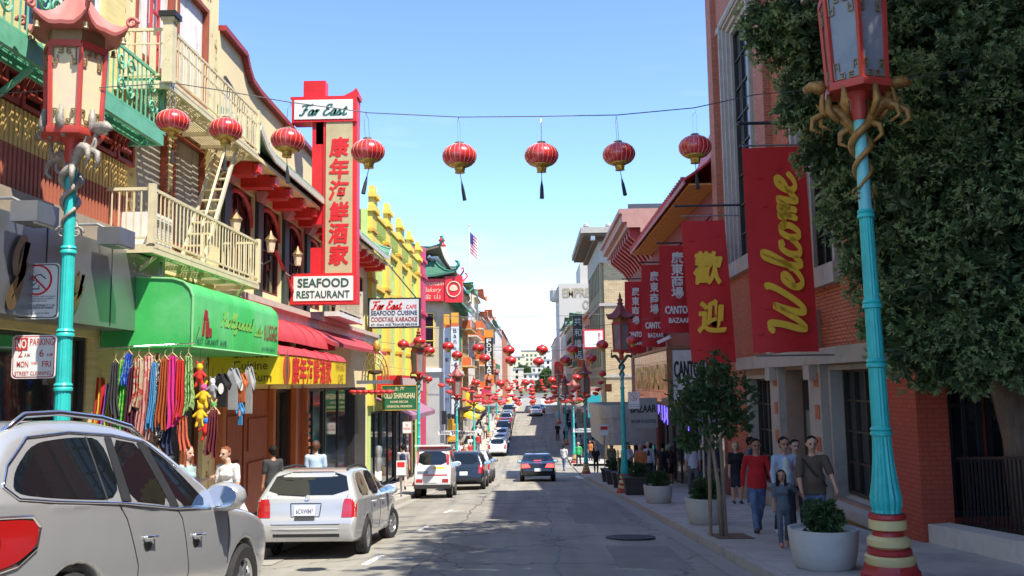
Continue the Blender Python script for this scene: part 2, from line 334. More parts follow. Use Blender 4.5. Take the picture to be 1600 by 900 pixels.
def walk(x0f, x1f, ya, yb, step, name, kerb_at, ncol, slabs):
    mb = MB(); yl = list(np.arange(ya, yb, 1.0))+[yb]
    mb.sheet([[(x0f(y), y, G(y)+(.11 if slabs else .15)), (x1f(y), y, G(y)+(.11 if slabs else .15))] for y in yl]); o = mb.build(name, DIRT if slabs else SLAB); tag(o, 'concrete pavement along the street', kind='structure')
    if slabs:
        y = ya
        while y < yb-.2:
            y2 = min(y+step, yb)-.012
            for c in range(ncol):
                a0 = [x0f(q)+(x1f(q)-x0f(q))*c/ncol+.006 for q in (y, y2)]; a1 = [x0f(q)+(x1f(q)-x0f(q))*(c+1)/ncol-.006 for q in (y, y2)]
                h = .15+random.uniform(-.004, .004); m = MB()
                m.add([(a0[0], y, G(y)+.1), (a1[0], y, G(y)+.1), (a1[1], y2, G(y2)+.1), (a0[1], y2, G(y2)+.1), (a0[0], y, G(y)+h), (a1[0], y, G(y)+h), (a1[1], y2, G(y2)+h), (a0[1], y2, G(y2)+h)],
                      [(4, 5, 6, 7), (0, 1, 5, 4), (1, 2, 6, 5), (2, 3, 7, 6), (3, 0, 4, 7)]); m.build('paving_slab', SLAB, o)
            y += step
    kf = kerb_at; k = MB(); sg = 1 if kf(50) < 0 else -1
    yl2 = list(np.arange(ya, yb, .7))+[yb]
    for q0, q1 in zip(yl2[:-1], yl2[1:]):
        k.add([(kf(q)+e*sg, q, G(q)+z) for q in (q0, q1-.0) for e, z in ((-.16, -.05), (0.0, -.05), (-.012, .145), (-.16, .152))], [(0, 4, 7, 3), (3, 7, 6, 2), (2, 6, 5, 1), (0, 3, 2, 1), (4, 5, 6, 7)])
    tag(k.build('kerb', KERB), 'concrete kerb along the pavement edge', kind='structure')
walk(lambda y: XL-.3, lambda y: KLx(y)-.16, 6, 58.3, 1.55, 'pavement', KLx, 2, True)
walk(lambda y: KR+.16, lambda y: 6.9 if y > 16 else 6.6, 7, 58.3, 1.55, 'pavement', lambda y: KR, 2, True)
walk(lambda y: XL-.3, lambda y: -4.6, 72.8, 400, 3, 'pavement', lambda y: -4.45, 2, False)
walk(lambda y: KR+.16, lambda y: XR+.3, 72.8, 400, 3, 'pavement', lambda y: KR, 2, False)
# parking stall marks, stop line, manholes
def flat(name, pts, m, label, h=.004):
    b = MB(); cr = lambda x: float(np.interp(x, [-4.47, -1.5, .5, 3.02], [0, .04, .05, 0])); n = len(pts); top = [(x, y, G(y)+cr(x)+h) for x, y in pts]; low = [(x, y, z-.02) for x, y, z in top]
    b.add(top+low, [tuple(range(n))]+[(i, i+n, (i+1) % n+n, (i+1) % n) for i in range(n)]); return tag(b.build(name, m, fix=True), label, kind='structure')
def mark(x0, y0, x1, y1, w, label):
    d = np.array([x1-x0, y1-y0]); L = np.linalg.norm(d); d /= L; n = np.array([-d[1], d[0]])*w/2
    flat('road_marking', [(x0+n[0], y0+n[1]), (x0-n[0], y0-n[1]), (x1-n[0], y1-n[1]), (x1+n[0], y1+n[1])], PAINTL, label, .0085)
for i, (a, b) in enumerate((((570, 882), (596, 868)), ((594, 874), (645, 873)), ((654, 829), (667, 823)), ((665, 826), (700, 826)), ((695, 801), (706, 797)), ((703, 799), (725, 799)))):
    A, B = gnd(*a, .03), gnd(*b, .03); mark(A[0], A[1], B[0], B[1], .09 if i % 2 else .11, 'white parking stall mark painted on the road, number %s from the camera' % ('one one two two three three'.split()[i]))
mark(2.7, 57.0, 2.75, 52.5, .3, 'white stop mark beside the right kerb before the crossing')
mark(-2.0, 57.6, 2.9, 57.6, .3, 'white crossing line across the street before the intersection')
mark(-4.2, 73.6, 2.9, 73.6, .3, 'white crossing line across the street beyond the intersection')
PATCH = mat('asphalt_patch', (.225, .213, .185), .85, var=.15, scale=2, bump=.35, bscale=80); TAR = mat('tar_seam', (.10, .098, .092), .6, var=.2); OIL = mat('oil_stain', (.16, .152, .138), .7, var=.3, scale=3)
for i, (xa, ya, xb, yb) in enumerate(((-1.9, 19.5, -.6, 23.8), (.9, 21, 2.1, 26.5), (-.4, 31, 1.6, 34), (-2.6, 35.5, -1.1, 38), (1.2, 13.2, 2.3, 16.2))):
    pp = [(xa, ya), (xb, ya), (xb, yb), (xa, yb)]; pp = [(x+random.uniform(-.06, .06), y+random.uniform(-.1, .1)) for x, y in pp]
    if xa < -1.5 < xb: pp = [pp[0], (-1.5, ya), pp[1], pp[2], (-1.5, yb), pp[3]]
    flat('road_patch', pp, PATCH, 'darker rectangular repair patch in the asphalt, %s from the camera' % ['third', 'fourth', 'fifth', 'sixth', 'first'][i], .004)
def seam(pts, w, m, lb):
    q = [np.array(p, float) for p in pts]; Lf, Rt = [], []
    for i, p in enumerate(q): d = q[min(i+1, len(q)-1)]-q[max(i-1, 0)]; d /= np.linalg.norm(d); n = np.array([-d[1], d[0]])*w*random.uniform(.3, .65); Lf.append(p+n); Rt.append(p-n)
    b = MB(); cr = lambda x: float(np.interp(x, [-4.47, -1.5, .5, 3.02], [0, .04, .05, 0])); b.sheet([[(a[0], a[1], G(a[1])+cr(a[0])+.0065), (c[0], c[1], G(c[1])+cr(c[0])+.0065)] for a, c in zip(Lf, Rt)]); tag(b.build('tar_seam', m), lb, kind='structure')
seam([(.35+.06*math.sin(y*1.3)+.03*math.sin(y*4.1), y) for y in np.arange(8, 58, .5)], .035, TAR, 'dark tar sealed joint running up the middle of the road')
seam([(-1.75+.05*math.sin(y*.9)+.04*math.sin(y*3.1), y) for y in np.arange(10, 46, .5)], .03, TAR, 'dark tar sealed joint left of the road centre')
for i, yc in enumerate((17.2, 24.5, 29.6)): seam([(x, yc+.15*math.sin(2*x+i)+.06*math.sin(7*x)) for x in np.arange(-3.2, 2.9, .3)], .03, TAR, 'dark crack sealed across the road, %s from the camera' % ['first', 'second', 'third'][i])
for i, (xc, yc, r) in enumerate(((-3.6, 22.2, .32), (-3.4, 24.0, .22), (-.6, 15.6, .25), (1.4, 28.5, .3))): flat('oil_stain', [(xc+r*(1+.25*math.sin(3*a+i))*math.cos(a), yc+1.3*r*(1+.25*math.cos(2*a))*math.sin(a)) for a in np.linspace(0, 2*math.pi, 15)[:-1]], OIL, 'dark oil stain on the asphalt, %s from the camera' % ['second', 'third', 'first', 'fourth'][i], .005)
for sgn, nm in ((1, 'right'), (-1, 'left')):
    b = MB(); yl = np.arange(14.2 if sgn < 0 else 7, 58, 1.0); b.sheet([[(KR-.02 if sgn > 0 else -4.43, y, G(y)+.008), (KR-.36 if sgn > 0 else -4.1, y, G(y)+.0145)] for y in yl]); tag(b.build('gutter', mat('gutter_concrete', (.34, .32, .28), .85, var=.2, scale=1.5, col2=(.22, .21, .19), c2lo=.45, c2hi=.7)), 'concrete gutter strip along the %s kerb' % nm, kind='structure')
IRON = mat('cast_iron', (.045, .045, .047), .6, .6, var=.3, scale=20)
for (px, py, rad, lb) in ((985, 840, .42, 'round iron manhole cover near the right kerb'), (783, 816, .36, 'round iron manhole cover mid road at the edge of the shade')):
    P = gnd(px, py, .04); t = thing('manhole_cover', lb, 'manhole cover', (P[0], P[1], G(P[1])+.035), (math.atan(-.071), 0, 0))
    t.rotation_euler = (-math.atan(.071), 0, 0)
    MB().lathe([(rad+.06, 0), (rad+.06, .018), (rad+.01, .018), (rad+.01, .0)], 28, cap=False).build('rim', IRON, t, local=True)
    b = MB(); b.lathe([(rad, 0), (rad, .014)], 28)
    b.build('lid', IRON, t, local=True)
    b = MB()
    for i in range(-4, 5):
        for j in range(-4, 5):
            if i*i+j*j < 17: b.box(i*rad/4.7-.03, j*rad/4.7-.03, .012, i*rad/4.7+.03, j*rad/4.7+.03, .02)
    b.build('tread', IRON, t, local=True)

# ================================================================== BUILDING KIT
def wallbox(mb, side, X, d0, d1, y0, y1, z0, z1, mi=0):
    n = -side; mb.box(X+n*d0, y0, z0, X+n*d1, y1, z1, mi)
def wall(parent, side, X, y0, y1, z0, z1, opens, m, name='wall', thick=.3, depth=9.):
    mb = MB(); ys = sorted({y0, y1, *[o[0] for o in opens], *[o[1] for o in opens]}); zs = sorted({z0, z1, *[o[2] for o in opens], *[o[3] for o in opens]})
    ys = [y for y in ys if y0 <= y <= y1]; zs = [z for z in zs if z0 <= z <= z1]
    for ya, yb in zip(ys[:-1], ys[1:]):
        run = None
        for za, zb in zip(zs[:-1], zs[1:]):
            c = ((ya+yb)/2, (za+zb)/2); hole = any(o[0] < c[0] < o[1] and o[2] < c[1] < o[3] for o in opens)
            if hole:
                if run: wallbox(mb, side, X, -thick, 0, ya, yb, *run); run = None
            else: run = (run[0], zb) if run else (za, zb)
        if run: wallbox(mb, side, X, -thick, 0, ya, yb, *run)
    o = mb.build(name, m, parent)
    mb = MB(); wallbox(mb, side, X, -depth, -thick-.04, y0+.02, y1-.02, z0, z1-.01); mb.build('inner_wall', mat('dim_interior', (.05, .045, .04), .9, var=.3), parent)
    return o
def window(parent, side, X, y0, y1, z0, z1, fm, pm=None, nx=2, nz=2, fr=.07, dep=.16, sill=None, bar=.035, name='window'):
    mb = MB(); a, b = -dep-.03, -dep+.06
    wallbox(mb, side, X, a, b, y0, y1, z0, z0+fr); wallbox(mb, side, X, a, b, y0, y1, z1-fr, z1); wallbox(mb, side, X, a, b, y0, y0+fr, z0+fr, z1-fr); wallbox(mb, side, X, a, b, y1-fr, y1, z0+fr, z1-fr)
    o = mb.build(name, fm, parent)
    ya, yb, za, zb = y0+fr, y1-fr, z0+fr, z1-fr; mb = MB()
    for i in range(1, nx): c = ya+(yb-ya)*i/nx; wallbox(mb, side, X, a+.01, b-.015, c-bar/2, c+bar/2, za, zb)
    for j in range(1, nz): c = za+(zb-za)*j/nz; wallbox(mb, side, X, a+.012, b-.017, ya, yb, c-bar/2, c+bar/2)
    if nx > 1 or nz > 1: mb.build('glazing_bar', fm, o)
    mb = MB(); wallbox(mb, side, X, -dep-.02, -dep-.005, ya, yb, za, zb); mb.build('pane', pm or GLASS, o)
    if sill:
        mb = MB(); wallbox(mb, side, X, -dep, .09, y0-.06, y1+.06, z0-.1, z0); mb.build('sill', sill, o)
    return o
def band(parent, side, X, d, y0, y1, z0, z1, m, name='cornice', d0=0.):
    mb = MB(); wallbox(mb, side, X, d0, d, y0, y1, z0, z1); return mb.build(name, m, parent)
def eave(parent, side, X, y0, y1, zw, ze, over, tm, em, name='tiled_eave', flare=.35, step=.22):
    """curved tiled eave: roof sheet with ribs, flared up at both ends, plus edge board"""
    n = -side; N = max(6, int((y1-y0)/.6)); rows = []
    def pt(y, t):
        u = (y-y0)/(y1-y0); e = flare*max(0, abs(2*u-1)-.72)**2/.0784; return (X+n*over*t, y, zw+(ze-zw)*(t**.75)+e*t)
    Y = np.linspace(y0, y1, N+1); T = [0, .25, .5, .75, 1]
    mb = MB(); mb.sheet([[pt(y, t) for t in T] for y in Y]); lowr = [[(p[0], p[1], p[2]-.09) for p in (pt(y, t) for t in T)] for y in Y]
    mb.sheet(lowr); o = mb.build(name, tm, parent)
    mb = MB()
    k = int((y1-y0)/step)
    for i in range(k+1):
        y = y0+(y1-y0)*i/k; mb.tube([np.array(pt(y, t))+(0, 0, .02) for t in T], .055, 5)
    r = mb.build('tile_ridge', tm, o, smooth=True); r['kind'] = 'stuff'
    mb = MB()
    for a, b in zip(Y[:-1], Y[1:]): p, q = np.array(pt(a, 1)), np.array(pt(b, 1)); mb.beam(p-(0, 0, .06), q-(0, 0, .06), .05, .17)
    mb.build('eave_board', em, o); return o
def railing(parent, p0, p1, h, m, n, style='bar', post=True, top=.038, name='railing'):
    p0, p1 = np.array(p0, float), np.array(p1, float); mb = MB()
    mb.beam(p0+(0, 0, h), p1+(0, 0, h), top, .05); mb.beam(p0+(0, 0, .1), p1+(0, 0, .1), .035, .035)
    if style == 'wide': mb.beam(p0+(0, 0, h*.72), p1+(0, 0, h*.72), .025, .025)
    o = mb.build(name, m, parent); first = None
    for i in range(1, n):
        q = p0+(p1-p0)*i/n; w = .02 if style == 'bar' else (.11 if i % 2 else .02)
        d = (p1-p0)/np.linalg.norm(p1-p0)*w/2; e = np.array([-d[1], d[0], 0]); e = e/np.linalg.norm(e)*.01
        key = (parent.name, name, w, h)
        if key not in BALC:
            b = MB(); b.add([s1*d+s2*e+(0, 0, z) for z in (.1, h) for s1, s2 in ((-1, -1), (1, -1), (1, 1), (-1, 1))], [(0, 1, 5, 4), (1, 2, 6, 5), (2, 3, 7, 6), (3, 0, 4, 7)])
            BALC[key] = b.build('baluster', m, o, local=True); BALC[key].location = [float(q[k]-ORG[parent.name][k]) for k in range(3)]
        else: inst('baluster', BALC[key], o, q)
    if post:
        for q in (p0, p1):
            b = MB(); b.box(q[0]-.05, q[1]-.05, q[2], q[0]+.05, q[1]+.05, q[2]+h+.08); b.build('post', m, o)
    return o
BALC = {}
def scroll(mb, c, u, v, r, turns=1.3, rad=.012, sgn=1):
    pts = []
    for i in range(18):
        t = i/17; a = sgn*2*math.pi*turns*t; q = r*(1-.85*t); pts.append(np.array(c)+np.array(u)*q*math.cos(a)+np.array(v)*q*math.sin(a))
    mb.tube(pts, rad, 5)

# ================================================================== LEFT SIDE
CREAM = mat('cream_plaster', (.66, .55, .33), .85, var=.12, scale=.8, bump=.12, bscale=30, col2=(.48, .37, .2), c2lo=.55, c2hi=.72, c2scale=1.1)
PEEL = mat('peeling_plaster', (.80, .69, .38), .85, var=.14, scale=1.2, bump=.2, bscale=18, col2=(.25, .09, .05), c2lo=.56, c2hi=.6, c2scale=1.5)
BOARD = mat('weathered_white_board', (.80, .78, .74), .8, var=.14, scale=1.5, col2=(.42, .36, .28), c2lo=.56, c2hi=.7, c2scale=1.9, stretch=(2, 2, .5))
GREYB = mat('grey_board', (.42, .39, .35), .85, var=.2, scale=.9, col2=(.62, .58, .5), c2lo=.5, c2hi=.7, c2scale=.8)
REDW = mat('red_brown_wood', (.30, .075, .035), .6, var=.2, scale=4, stretch=(3, 3, .4))
ORNG = mat('orange_brown_timber', (.42, .12, .04), .5, var=.18, scale=3, stretch=(3, 3, .5))
GRN = paint('green_iron', (.16, .50, .32), .5, col2=(.11, .36, .23), c2lo=.45, c2hi=.7, c2scale=5)
IVORY = mat('ivory_iron', (.70, .62, .40), .6, var=.12, scale=4, col2=(.34, .2, .1), c2lo=.6, c2hi=.7, c2scale=9)
FASC = mat('grey_metal_fascia', (.34, .36, .37), .33, .75, var=.12, scale=.7, bump=.04)
SILV = mat('bright_metal', (.66, .66, .63), .3, .9, var=.08)
GREEN = paint('temple_green', (.05, .20, .11), .5); DKRED = paint('dark_red', (.32, .03, .03), .5)
TILEG = mat('green_tile', (.11, .27, .18), .45, var=.2, scale=5); ROSE = paint('rose_red', (.55, .06, .06), .5)

# ---- nearest building: metal fascia shop
b1 = thing('shop_building', 'nearest left building with grey metal fascia, slatted screen and red lattice', 'building', (XL-2, 11, G(11)))
wall(b1, -1, XL, 5, 15.3, -1.6, 14, [(6.5, 14.6, -1.0, 2.6), (12.2, 14.6, 6.9, 9.4), (8.5, 11, 6.9, 9.4)], mat('yellow_siding', (.74, .62, .28), .8, var=.12, stretch=(1, 1, 8), scale=2))
window(b1, -1, XL, 12.2, 14.6, 6.9, 9.4, BOARD, GLASS, 2, 2); window(b1, -1, XL, 8.5, 11, 6.9, 9.4, BOARD, GLASS, 2, 2)
for i, (ya, yb) in enumerate(((6.6, 9.2), (9.3, 11.9), (12.0, 14.5))): window(b1, -1, XL, ya, yb, -1.0, 2.6, DARKM, GLASSB, 1, 1, fr=.06, name='shop_window')
mb = MB(); mb.box(XL, 6, 2.72, -6.62, 15.75, 4.02); fas = mb.build('fascia', FASC, b1)
for y in (8.2, 10.1, 12.0, 13.9): mb = MB(); mb.box(-6.62, y-.008, 2.74, -6.612, y+.008, 4.0); mb.build('panel_joint', DARKM, fas)
mb = MB(); mb.box(XL, 15.755, 2.66, -6.58, 15.86, 4.08); mb.build('end_trim', SILV, b1)
for i, (s, px, py, w, h) in enumerate((('g', 25, 425, .5, 1.0), ('y', 118, 455, .4, .6))):
    P = onX(px, py, -6.62); script(b1, s, P, (0, 1, 0), (0, 0, 1), w, h, mat('bronze', (.3, .2, .09), .35, .7), .34, .035, 'raised_letter')
band(b1, -1, XL, .35, 6, 15.3, 4.03, 4.42, mat('weathered_cornice', (.38, .32, .24), .8, var=.2, scale=2), 'cornice')
YS = mat('yellow_slat', (.80, .56, .18), .7, var=.15); RS = mat('rust_slat', (.46, .14, .08), .7, var=.2)
y = 8.0; SA = SB = None
while y < 15.2:
    if SA is None:
        SA = MB().box(-.03, -.028, 0, .03, .028, .62).build('slat', RS, b1, local=True); SB = MB().box(-.03, -.028, 0, .03, .028, .55).build('slat', YS, b1, local=True)
        q = ORG[b1.name]; SA.location = (XL+.18-q[0], y-q[1], 4.45-q[2]); SB.location = (XL+.18-q[0], y-q[1], 5.07-q[2])
    else: inst('slat', SA, b1, (XL+.18, y, 4.45)); inst('slat', SB, b1, (XL+.18, y, 5.07))
    y += .105
LAT = paint('red_lattice', (.45, .07, .05), .6)
for y0_ in np.arange(7.6, 15.0, .72):     # fret lattice
    mb = MB(); x0, x1 = XL+.12, XL+.2; z = 5.66; a = .64
    for (u0, v0, u1, v1) in ((0, 0, a, .07), (0, .63, a, .7), (0, .07, .07, .63), (a-.07, .07, a, .63), (.16, .2, .5, .27), (.16, .27, .23, .5), (.3, .43, .64, .5), (.3, .27, .37, .43)):
        mb.box(x0, y0_+u0, z+v0, x1, y0_+u1, z+v1)
    mb.build('fret_panel', LAT, b1)
band(b1, -1, XL, .06, 7, 15.3, 5.62, 6.45, mat('lattice_back', (.12, .03, .02), .8), 'lattice_backing', d0=.002)
def floodlight(px, py, y, lb):
    P = onX(px, py, -6.3); t = thing('floodlight', lb, 'floodlight', P, (0, 0, 0)); 
    mb = MB(); mb.add([(a*.17, b_*.26, c*.13) for c in (-1, 1) for b_ in (-1, 1) for a in (-1, 1)], [(0, 2, 3, 1), (4, 5, 7, 6), (0, 1, 5, 4), (2, 6, 7, 3), (0, 4, 6, 2), (1, 3, 7, 5)])
    mb.build('housing', STEEL, t, local=True); MB().box(.1, -.22, -.15, .16, .22, -.132).build('lens', mat('frosted_lens', (.7, .68, .6), .2, var=.05), t, local=True)
    MB().tube([(-.1, 0, .12), (-.3, 0, .22), (-.75, -.1, .2)], .025, 6).build('arm', STEEL, t, local=True)
floodlight(55, 335, 0, 'boxy grey floodlight left of the lamp post on the metal fascia'); floodlight(182, 372, 0, 'boxy grey floodlight right of the lamp post on the metal fascia')

# ---- green fire-escape balcony
P0, P1 = onX(0, 62, -6.5), onX(251, 232, -6.5); zf = (P0[2]+P1[2])/2
gb = thing('green_balcony', 'mint green iron balcony with scrollwork hanging over the slatted shop screen', 'balcony', (-6.6, 12, zf))
y0g, y1g = 7.5, P1[1]
mb = MB(); mb.box(-6.53, y0g, zf, -6.45, y1g, zf+.26); mb.box(XL, y1g-.08, zf, -6.53, y1g, zf+.2); mb.box(-6.85, y0g, zf, -6.8, y1g-.08, zf+.14); mb.build('floor_frame', GRN, gb)
mb = MB()
for k in range(14): x = XL+.05+k*.046; mb.box(x, y0g, zf+.14, x+.022, y1g-.09, zf+.17)
mb.build('floor_grating', GRN, gb)['kind'] = 'stuff'
railing(gb, (-6.49, y0g, zf+.2), (-6.49, y1g, zf+.2), 1.0, GRN, 46); railing(gb, (XL+.05, y1g-.04, zf+.2), (-6.55, y1g-.04, zf+.2), 1.0, GRN, 9, post=False, name='end_railing')
for yc in np.arange(y0g+.6, y1g-.2, 1.15):
    mb = MB()
    for s1 in (-1, 1):
        scroll(mb, (-6.47, yc+s1*.17, zf+.95), (0, 1, 0), (0, 0, 1), .15, 1.4, .018, s1); scroll(mb, (-6.47, yc+s1*.15, zf+.55), (0, 1, 0), (0, 0, 1), .13, 1.4, .018, -s1)
    mb.build('scroll', GRN, gb, smooth=True)
for yc in (9.5, 11.4, 13.3): mb = MB(); mb.beam((XL, yc, zf-.5), (-6.6, yc, zf), .06, .06); mb.build('bracket', GRN, gb)

# ---- peeling cream building with boarded windows
b2 = thing('peeling_building', 'cream building with peeling plaster and boarded windows behind the ivory fire escape', 'building', (XL-2, 17.6, G(18)))
ops2 = [(15.75, 17.3, 4.6, 7.0), (17.6, 19.3, 4.6, 7.0), (15.7, 17.45, 7.9, 10.6), (17.6, 19.35, 7.9, 10.25), (15.9, 19.6, -1.4, 2.2)]
wall(b2, -1, XL, 15.32, 20.0, -1.9, 15, ops2, PEEL)
def boarded(y0, y1, z0, z1, n, m, dark=False):
    mb = MB(); X = XL; a, b_ = -.12, .03
    for (u0, u1, v0, v1) in ((y0, y1, z0, z0+.09), (y0, y1, z1-.09, z1), (y0, y0+.09, z0+.09, z1-.09), (y1-.09, y1, z0+.09, z1-.09)): wallbox(mb, -1, X, a, b_, u0, u1, v0, v1)
    o = mb.build('boarded_window', REDW, b2)
    for i in range(n):
        u = y0+.1+(y1-y0-.2)*i/n; u2 = y0+.1+(y1-y0-.2)*(i+1)/n-.012; mb = MB(); wallbox(mb, -1, X, -.14, -.09+random.uniform(-.012, .012), u, u2, z0+.1, z1-.1); mb.build('board', m, o)
boarded(*ops2[0], 3, GREYB); boarded(*ops2[1], 4, GREYB); boarded(*ops2[2], 5, BOARD); boarded(*ops2[3], 5, BOARD)
for z in (8.3, 8.95, 9.6, 10.2): band(b2, -1, XL, .055, 16.35, 16.62, z, z+.05, ROSE, 'muntin', d0=.0)
band(b2, -1, XL, .05, 16.30, 16.345, 7.95, 10.55, ROSE, 'muntin'); band(b2, -1, XL, .05, 16.62, 16.665, 7.95, 10.55, ROSE, 'muntin')
band(b2, -1, XL, .12, 15.32, 15.7, 4.2, 7.7, mat('flaking_pilaster', (.72, .55, .2), .8, var=.15, col2=(.3, .1, .05), c2lo=.56, c2hi=.6, c2scale=2.5), 'pilaster')
band(b2, -1, XL, .12, 19.4, 20.0, 4.2, 7.4, PEEL, 'pilaster'); band(b2, -1, XL, .1, 15.32, 20.0, 7.15, 7.4, mat('lintel_brick', (.42, .2, .1), .85, var=.3, scale=6), 'lintel')
band(b2, -1, XL, .35, 15.32, 15.34, 11.0, 11.3, DARKM, 'soffit_bracket')
window(b2, -1, XL, 15.9, 19.6, -1.4, 2.2, REDW, GLASSB, 2, 1, name='shop_window')

def fire_escape(name, label, pa, pb, X, y0, y1, hr, m, style, n):
    zf = (onX(*pa, X)[2]+onX(*pb, X)[2])/2
    t = thing(name, label, 'balcony', ((XL+X)/2, (y0+y1)/2, zf)); w = X-XL
    mb = MB(); mb.box(X-.06, y0, zf, X, y1, zf+.16); mb.box(XL, y0, zf, X-.06, y0+.06, zf+.14); mb.box(XL, y1-.06, zf, X-.06, y1, zf+.14)
    for k in range(1, 5): yk = y0+(y1-y0)*k/5; mb.box(XL, yk-.03, zf+.01, X-.06, yk+.03, zf+.09)
    mb.build('floor_frame', m, t)
    mb = MB()
    for k in range(int(w/.055)): x = XL+.04+k*.055; mb.box(x, y0+.06, zf+.09, x+.03, y1-.06, zf+.125)
    mb.build('floor_grating', m, t)['kind'] = 'stuff'
    railing(t, (X-.03, y0+.03, zf+.15), (X-.03, y1-.03, zf+.15), hr, m, n, style); railing(t, (XL+.05, y0+.03, zf+.15), (X-.09, y0+.03, zf+.15), hr, m, 7, style, post=False, name='end_railing'); railing(t, (XL+.05, y1-.03, zf+.15), (X-.09, y1-.03, zf+.15), hr, m, 7, style, post=False, name='end_railing')
    for yk in (y0+.5, y1-.5): b = MB(); b.beam((XL, yk, zf-.7), (X-.15, yk, zf), .05, .05); b.build('bracket', m, t)
    return t, zf
fe1, zf1 = fire_escape('fire_escape_balcony', 'upper ivory iron balcony with flat balusters high on the cream building', (254, 128), (407, 252), -6.2, 14.95, 20.0, .92, IVORY, 'wide', 30)
mb = MB(); mb.box(-6.34, 14.9, zf1+.1, -6.16, 15.08, zf1+1.2); mb.box(-6.37, 14.87, zf1+1.2, -6.13, 15.11, zf1+1.26); mb.build('newel_post', IVORY, fe1); mb = MB(); mb.box(-6.4, 14.84, zf1+1.262, -6.1, 15.14, zf1+1.36); mb.build('post_cap', BLACK, fe1)
fe2, zf2 = fire_escape('fire_escape_balcony', 'lower ivory iron fire escape above the green awning', (313, 420), (407, 453), -6.2, 14.4, 20.2, .92, IVORY, 'bar', 34)
lad = thing('fire_escape_ladder', 'ivory iron ladder joining the two fire escape balconies', 'ladder', (-6.5, 18.6, zf2))
for dx, yb in ((0, 17.2), (.45, 17.2)):
    b = MB(); b.beam((-6.85+dx, yb, zf2+.15), (-6.85+dx, yb+1.9, zf1+.1), .05, .09); b.build('rail', IVORY, lad)
for k in range(11): q = k/10.; b = MB(); b.box(-6.84, 17.22+1.85*q-.06, zf2+.3+(zf1-zf2-.3)*q, -6.42, 17.22+1.85*q+.06, zf2+.33+(zf1-zf2-.3)*q); b.build('rung', IVORY, lad)
b = MB(); b.tube([(-6.35, 17.0, zf2+.9), (-6.35, 18.9, zf1+.9)], .025, 6); b.tube([(-6.35, 17.0, zf2+.15), (-6.35, 17.0, zf2+.9)], .025, 6); b.build('handrail', IVORY, lad)
acu = thing('air_conditioner', 'white slatted air conditioner box on the lower fire escape', 'air conditioner', (-6.75, 15.4, zf2+.125))
MB().box(-7.0, 15.0, zf2+.128, -6.45, 15.8, zf2+.8).build('housing', WHITE, acu)
for k in range(12): b = MB(); b.box(-6.45, 15.04, zf2+.18+k*.05, -6.43, 15.76, zf2+.205+k*.05); b.build('louvre', WHITE, acu)

# ---- Far East restaurant building
b3 = thing('restaurant_building', 'cream Chinese restaurant building with curved gable, red eave beams and dark windows', 'building', (XL-2, 29.5, G(29)))
o3 = [(20.9+2.55*i, 22.95+2.55*i, 4.3, 6.72) for i in range(5)]+[(34.2, 38.4, 4.3, 6.4), (20.6, 38.6, -3, 1.7)]
CREAM2 = mat('warm_cream_plaster', (.80, .66, .38), .8, var=.08, scale=.8, bump=.05)
wall(b3, -1, XL, 20.02, 39.0, -3.4, 8.3, o3, CREAM2)
for i in range(5): window(b3, -1, XL, *o3[i], mat('maroon_frame', (.10, .02, .018), .5), GLASS, 2, 2, fr=.09)
for i in range(6):
    y = 20.66+2.55*i; band(b3, -1, XL, .1, y-.22, y+.22, 4.1, 6.6, mat('dark_green_post', (.03, .05, .04), .5), 'column'); mb = MB(); mb.add([(XL+.1+a, y+b_, z) for z, s in ((6.6, 0), (6.85, 1)) for a, b_ in ((-.05, -.24-.1*s), (.06+.16*s, -.24-.1*s), (.06+.16*s, .24+.1*s), (-.05, .24+.1*s))], [(0, 1, 2, 3), (7, 6, 5, 4), (0, 4, 5, 1), (1, 5, 6, 2), (2, 6, 7, 3), (3, 7, 4, 0)]); mb.build('column_capital', mat('dusty_pink', (.45, .2, .2), .6), b3)
for i in range(5):   # red arched head in each bay
    y0, y1 = o3[i][0], o3[i][1]; pts = [(XL+.02-.1, y0+(y1-y0)*(.5-.5*math.cos(math.pi*k/10)), 5.9+.75*math.sin(math.pi*k/10)) for k in range(11)]; MB().tube(pts, .06, 6).build('window_arch', ROSE, b3)
window(b3, -1, XL, 34.2, 38.4, 4.3, 6.4, BLACK, GLASS, 4, 2)
band(b3, -1, XL, .5, 20.02, 39, 3.55, 3.8, WHITE, 'belt_course'); band(b3, -1, XL, .62, 20.02, 39, 3.8, 3.95, mat('pale_trim', (.6, .5, .42), .7), 'belt_course')
gp = [onX(px, py, XL)[1:] for px, py in ((343, 46), (378, 88), (382, 108), (388, 128), (400, 146), (440, 190), (503, 262))]
poly = [(XL, 20.03, 8.0)]+[(XL, max(20.03, a), b_) for a, b_ in gp]+[(XL, 31., 8.35), (XL, 31., 8.0)]
mb = MB(); mb.prism(poly, (-.4, 0, 0)); mb.build('gable_parapet', CREAM2, b3)
mb = MB()
for p, q in zip(poly[1:-2], poly[2:-1]): mb.beam((XL-.15, p[1], p[2]+.04), (XL-.15, q[1], q[2]+.04), .62, .13)
mb.build('gable_coping', DKRED, b3)
mb = MB(); mb.beam((XL+.03, 20.4, 9.0), (XL+.03, 22.6, 8.55), .06, .22); mb.build('gable_slot', mat('dark_slot', (.03, .03, .03), .6), b3)
band(b3, -1, XL, .25, 20.03, 20.9, 7.55, 8.2, GREEN, 'green_bracket')
eave(b3, -1, XL, 20.1, 30.5, 8.25, 7.35, 1.0, TILEG, mat('pale_eave_board', (.55, .53, .46), .6), flare=.45); eave(b3, -1, XL, 31.2, 39.4, 8.25, 7.3, 1.0, TILEG, mat('pale_eave_board', (.55, .53, .46), .6), flare=.5)
for i in range(14):
    y = 20.6+1.38*i; b = MB(); b.box(XL, y-.19, 6.72, XL+.72, y+.19, 7.02); b.box(XL+.72, y-.15, 6.78, XL+.86, y+.15, 6.98); b.build('eave_beam', RED, b3)
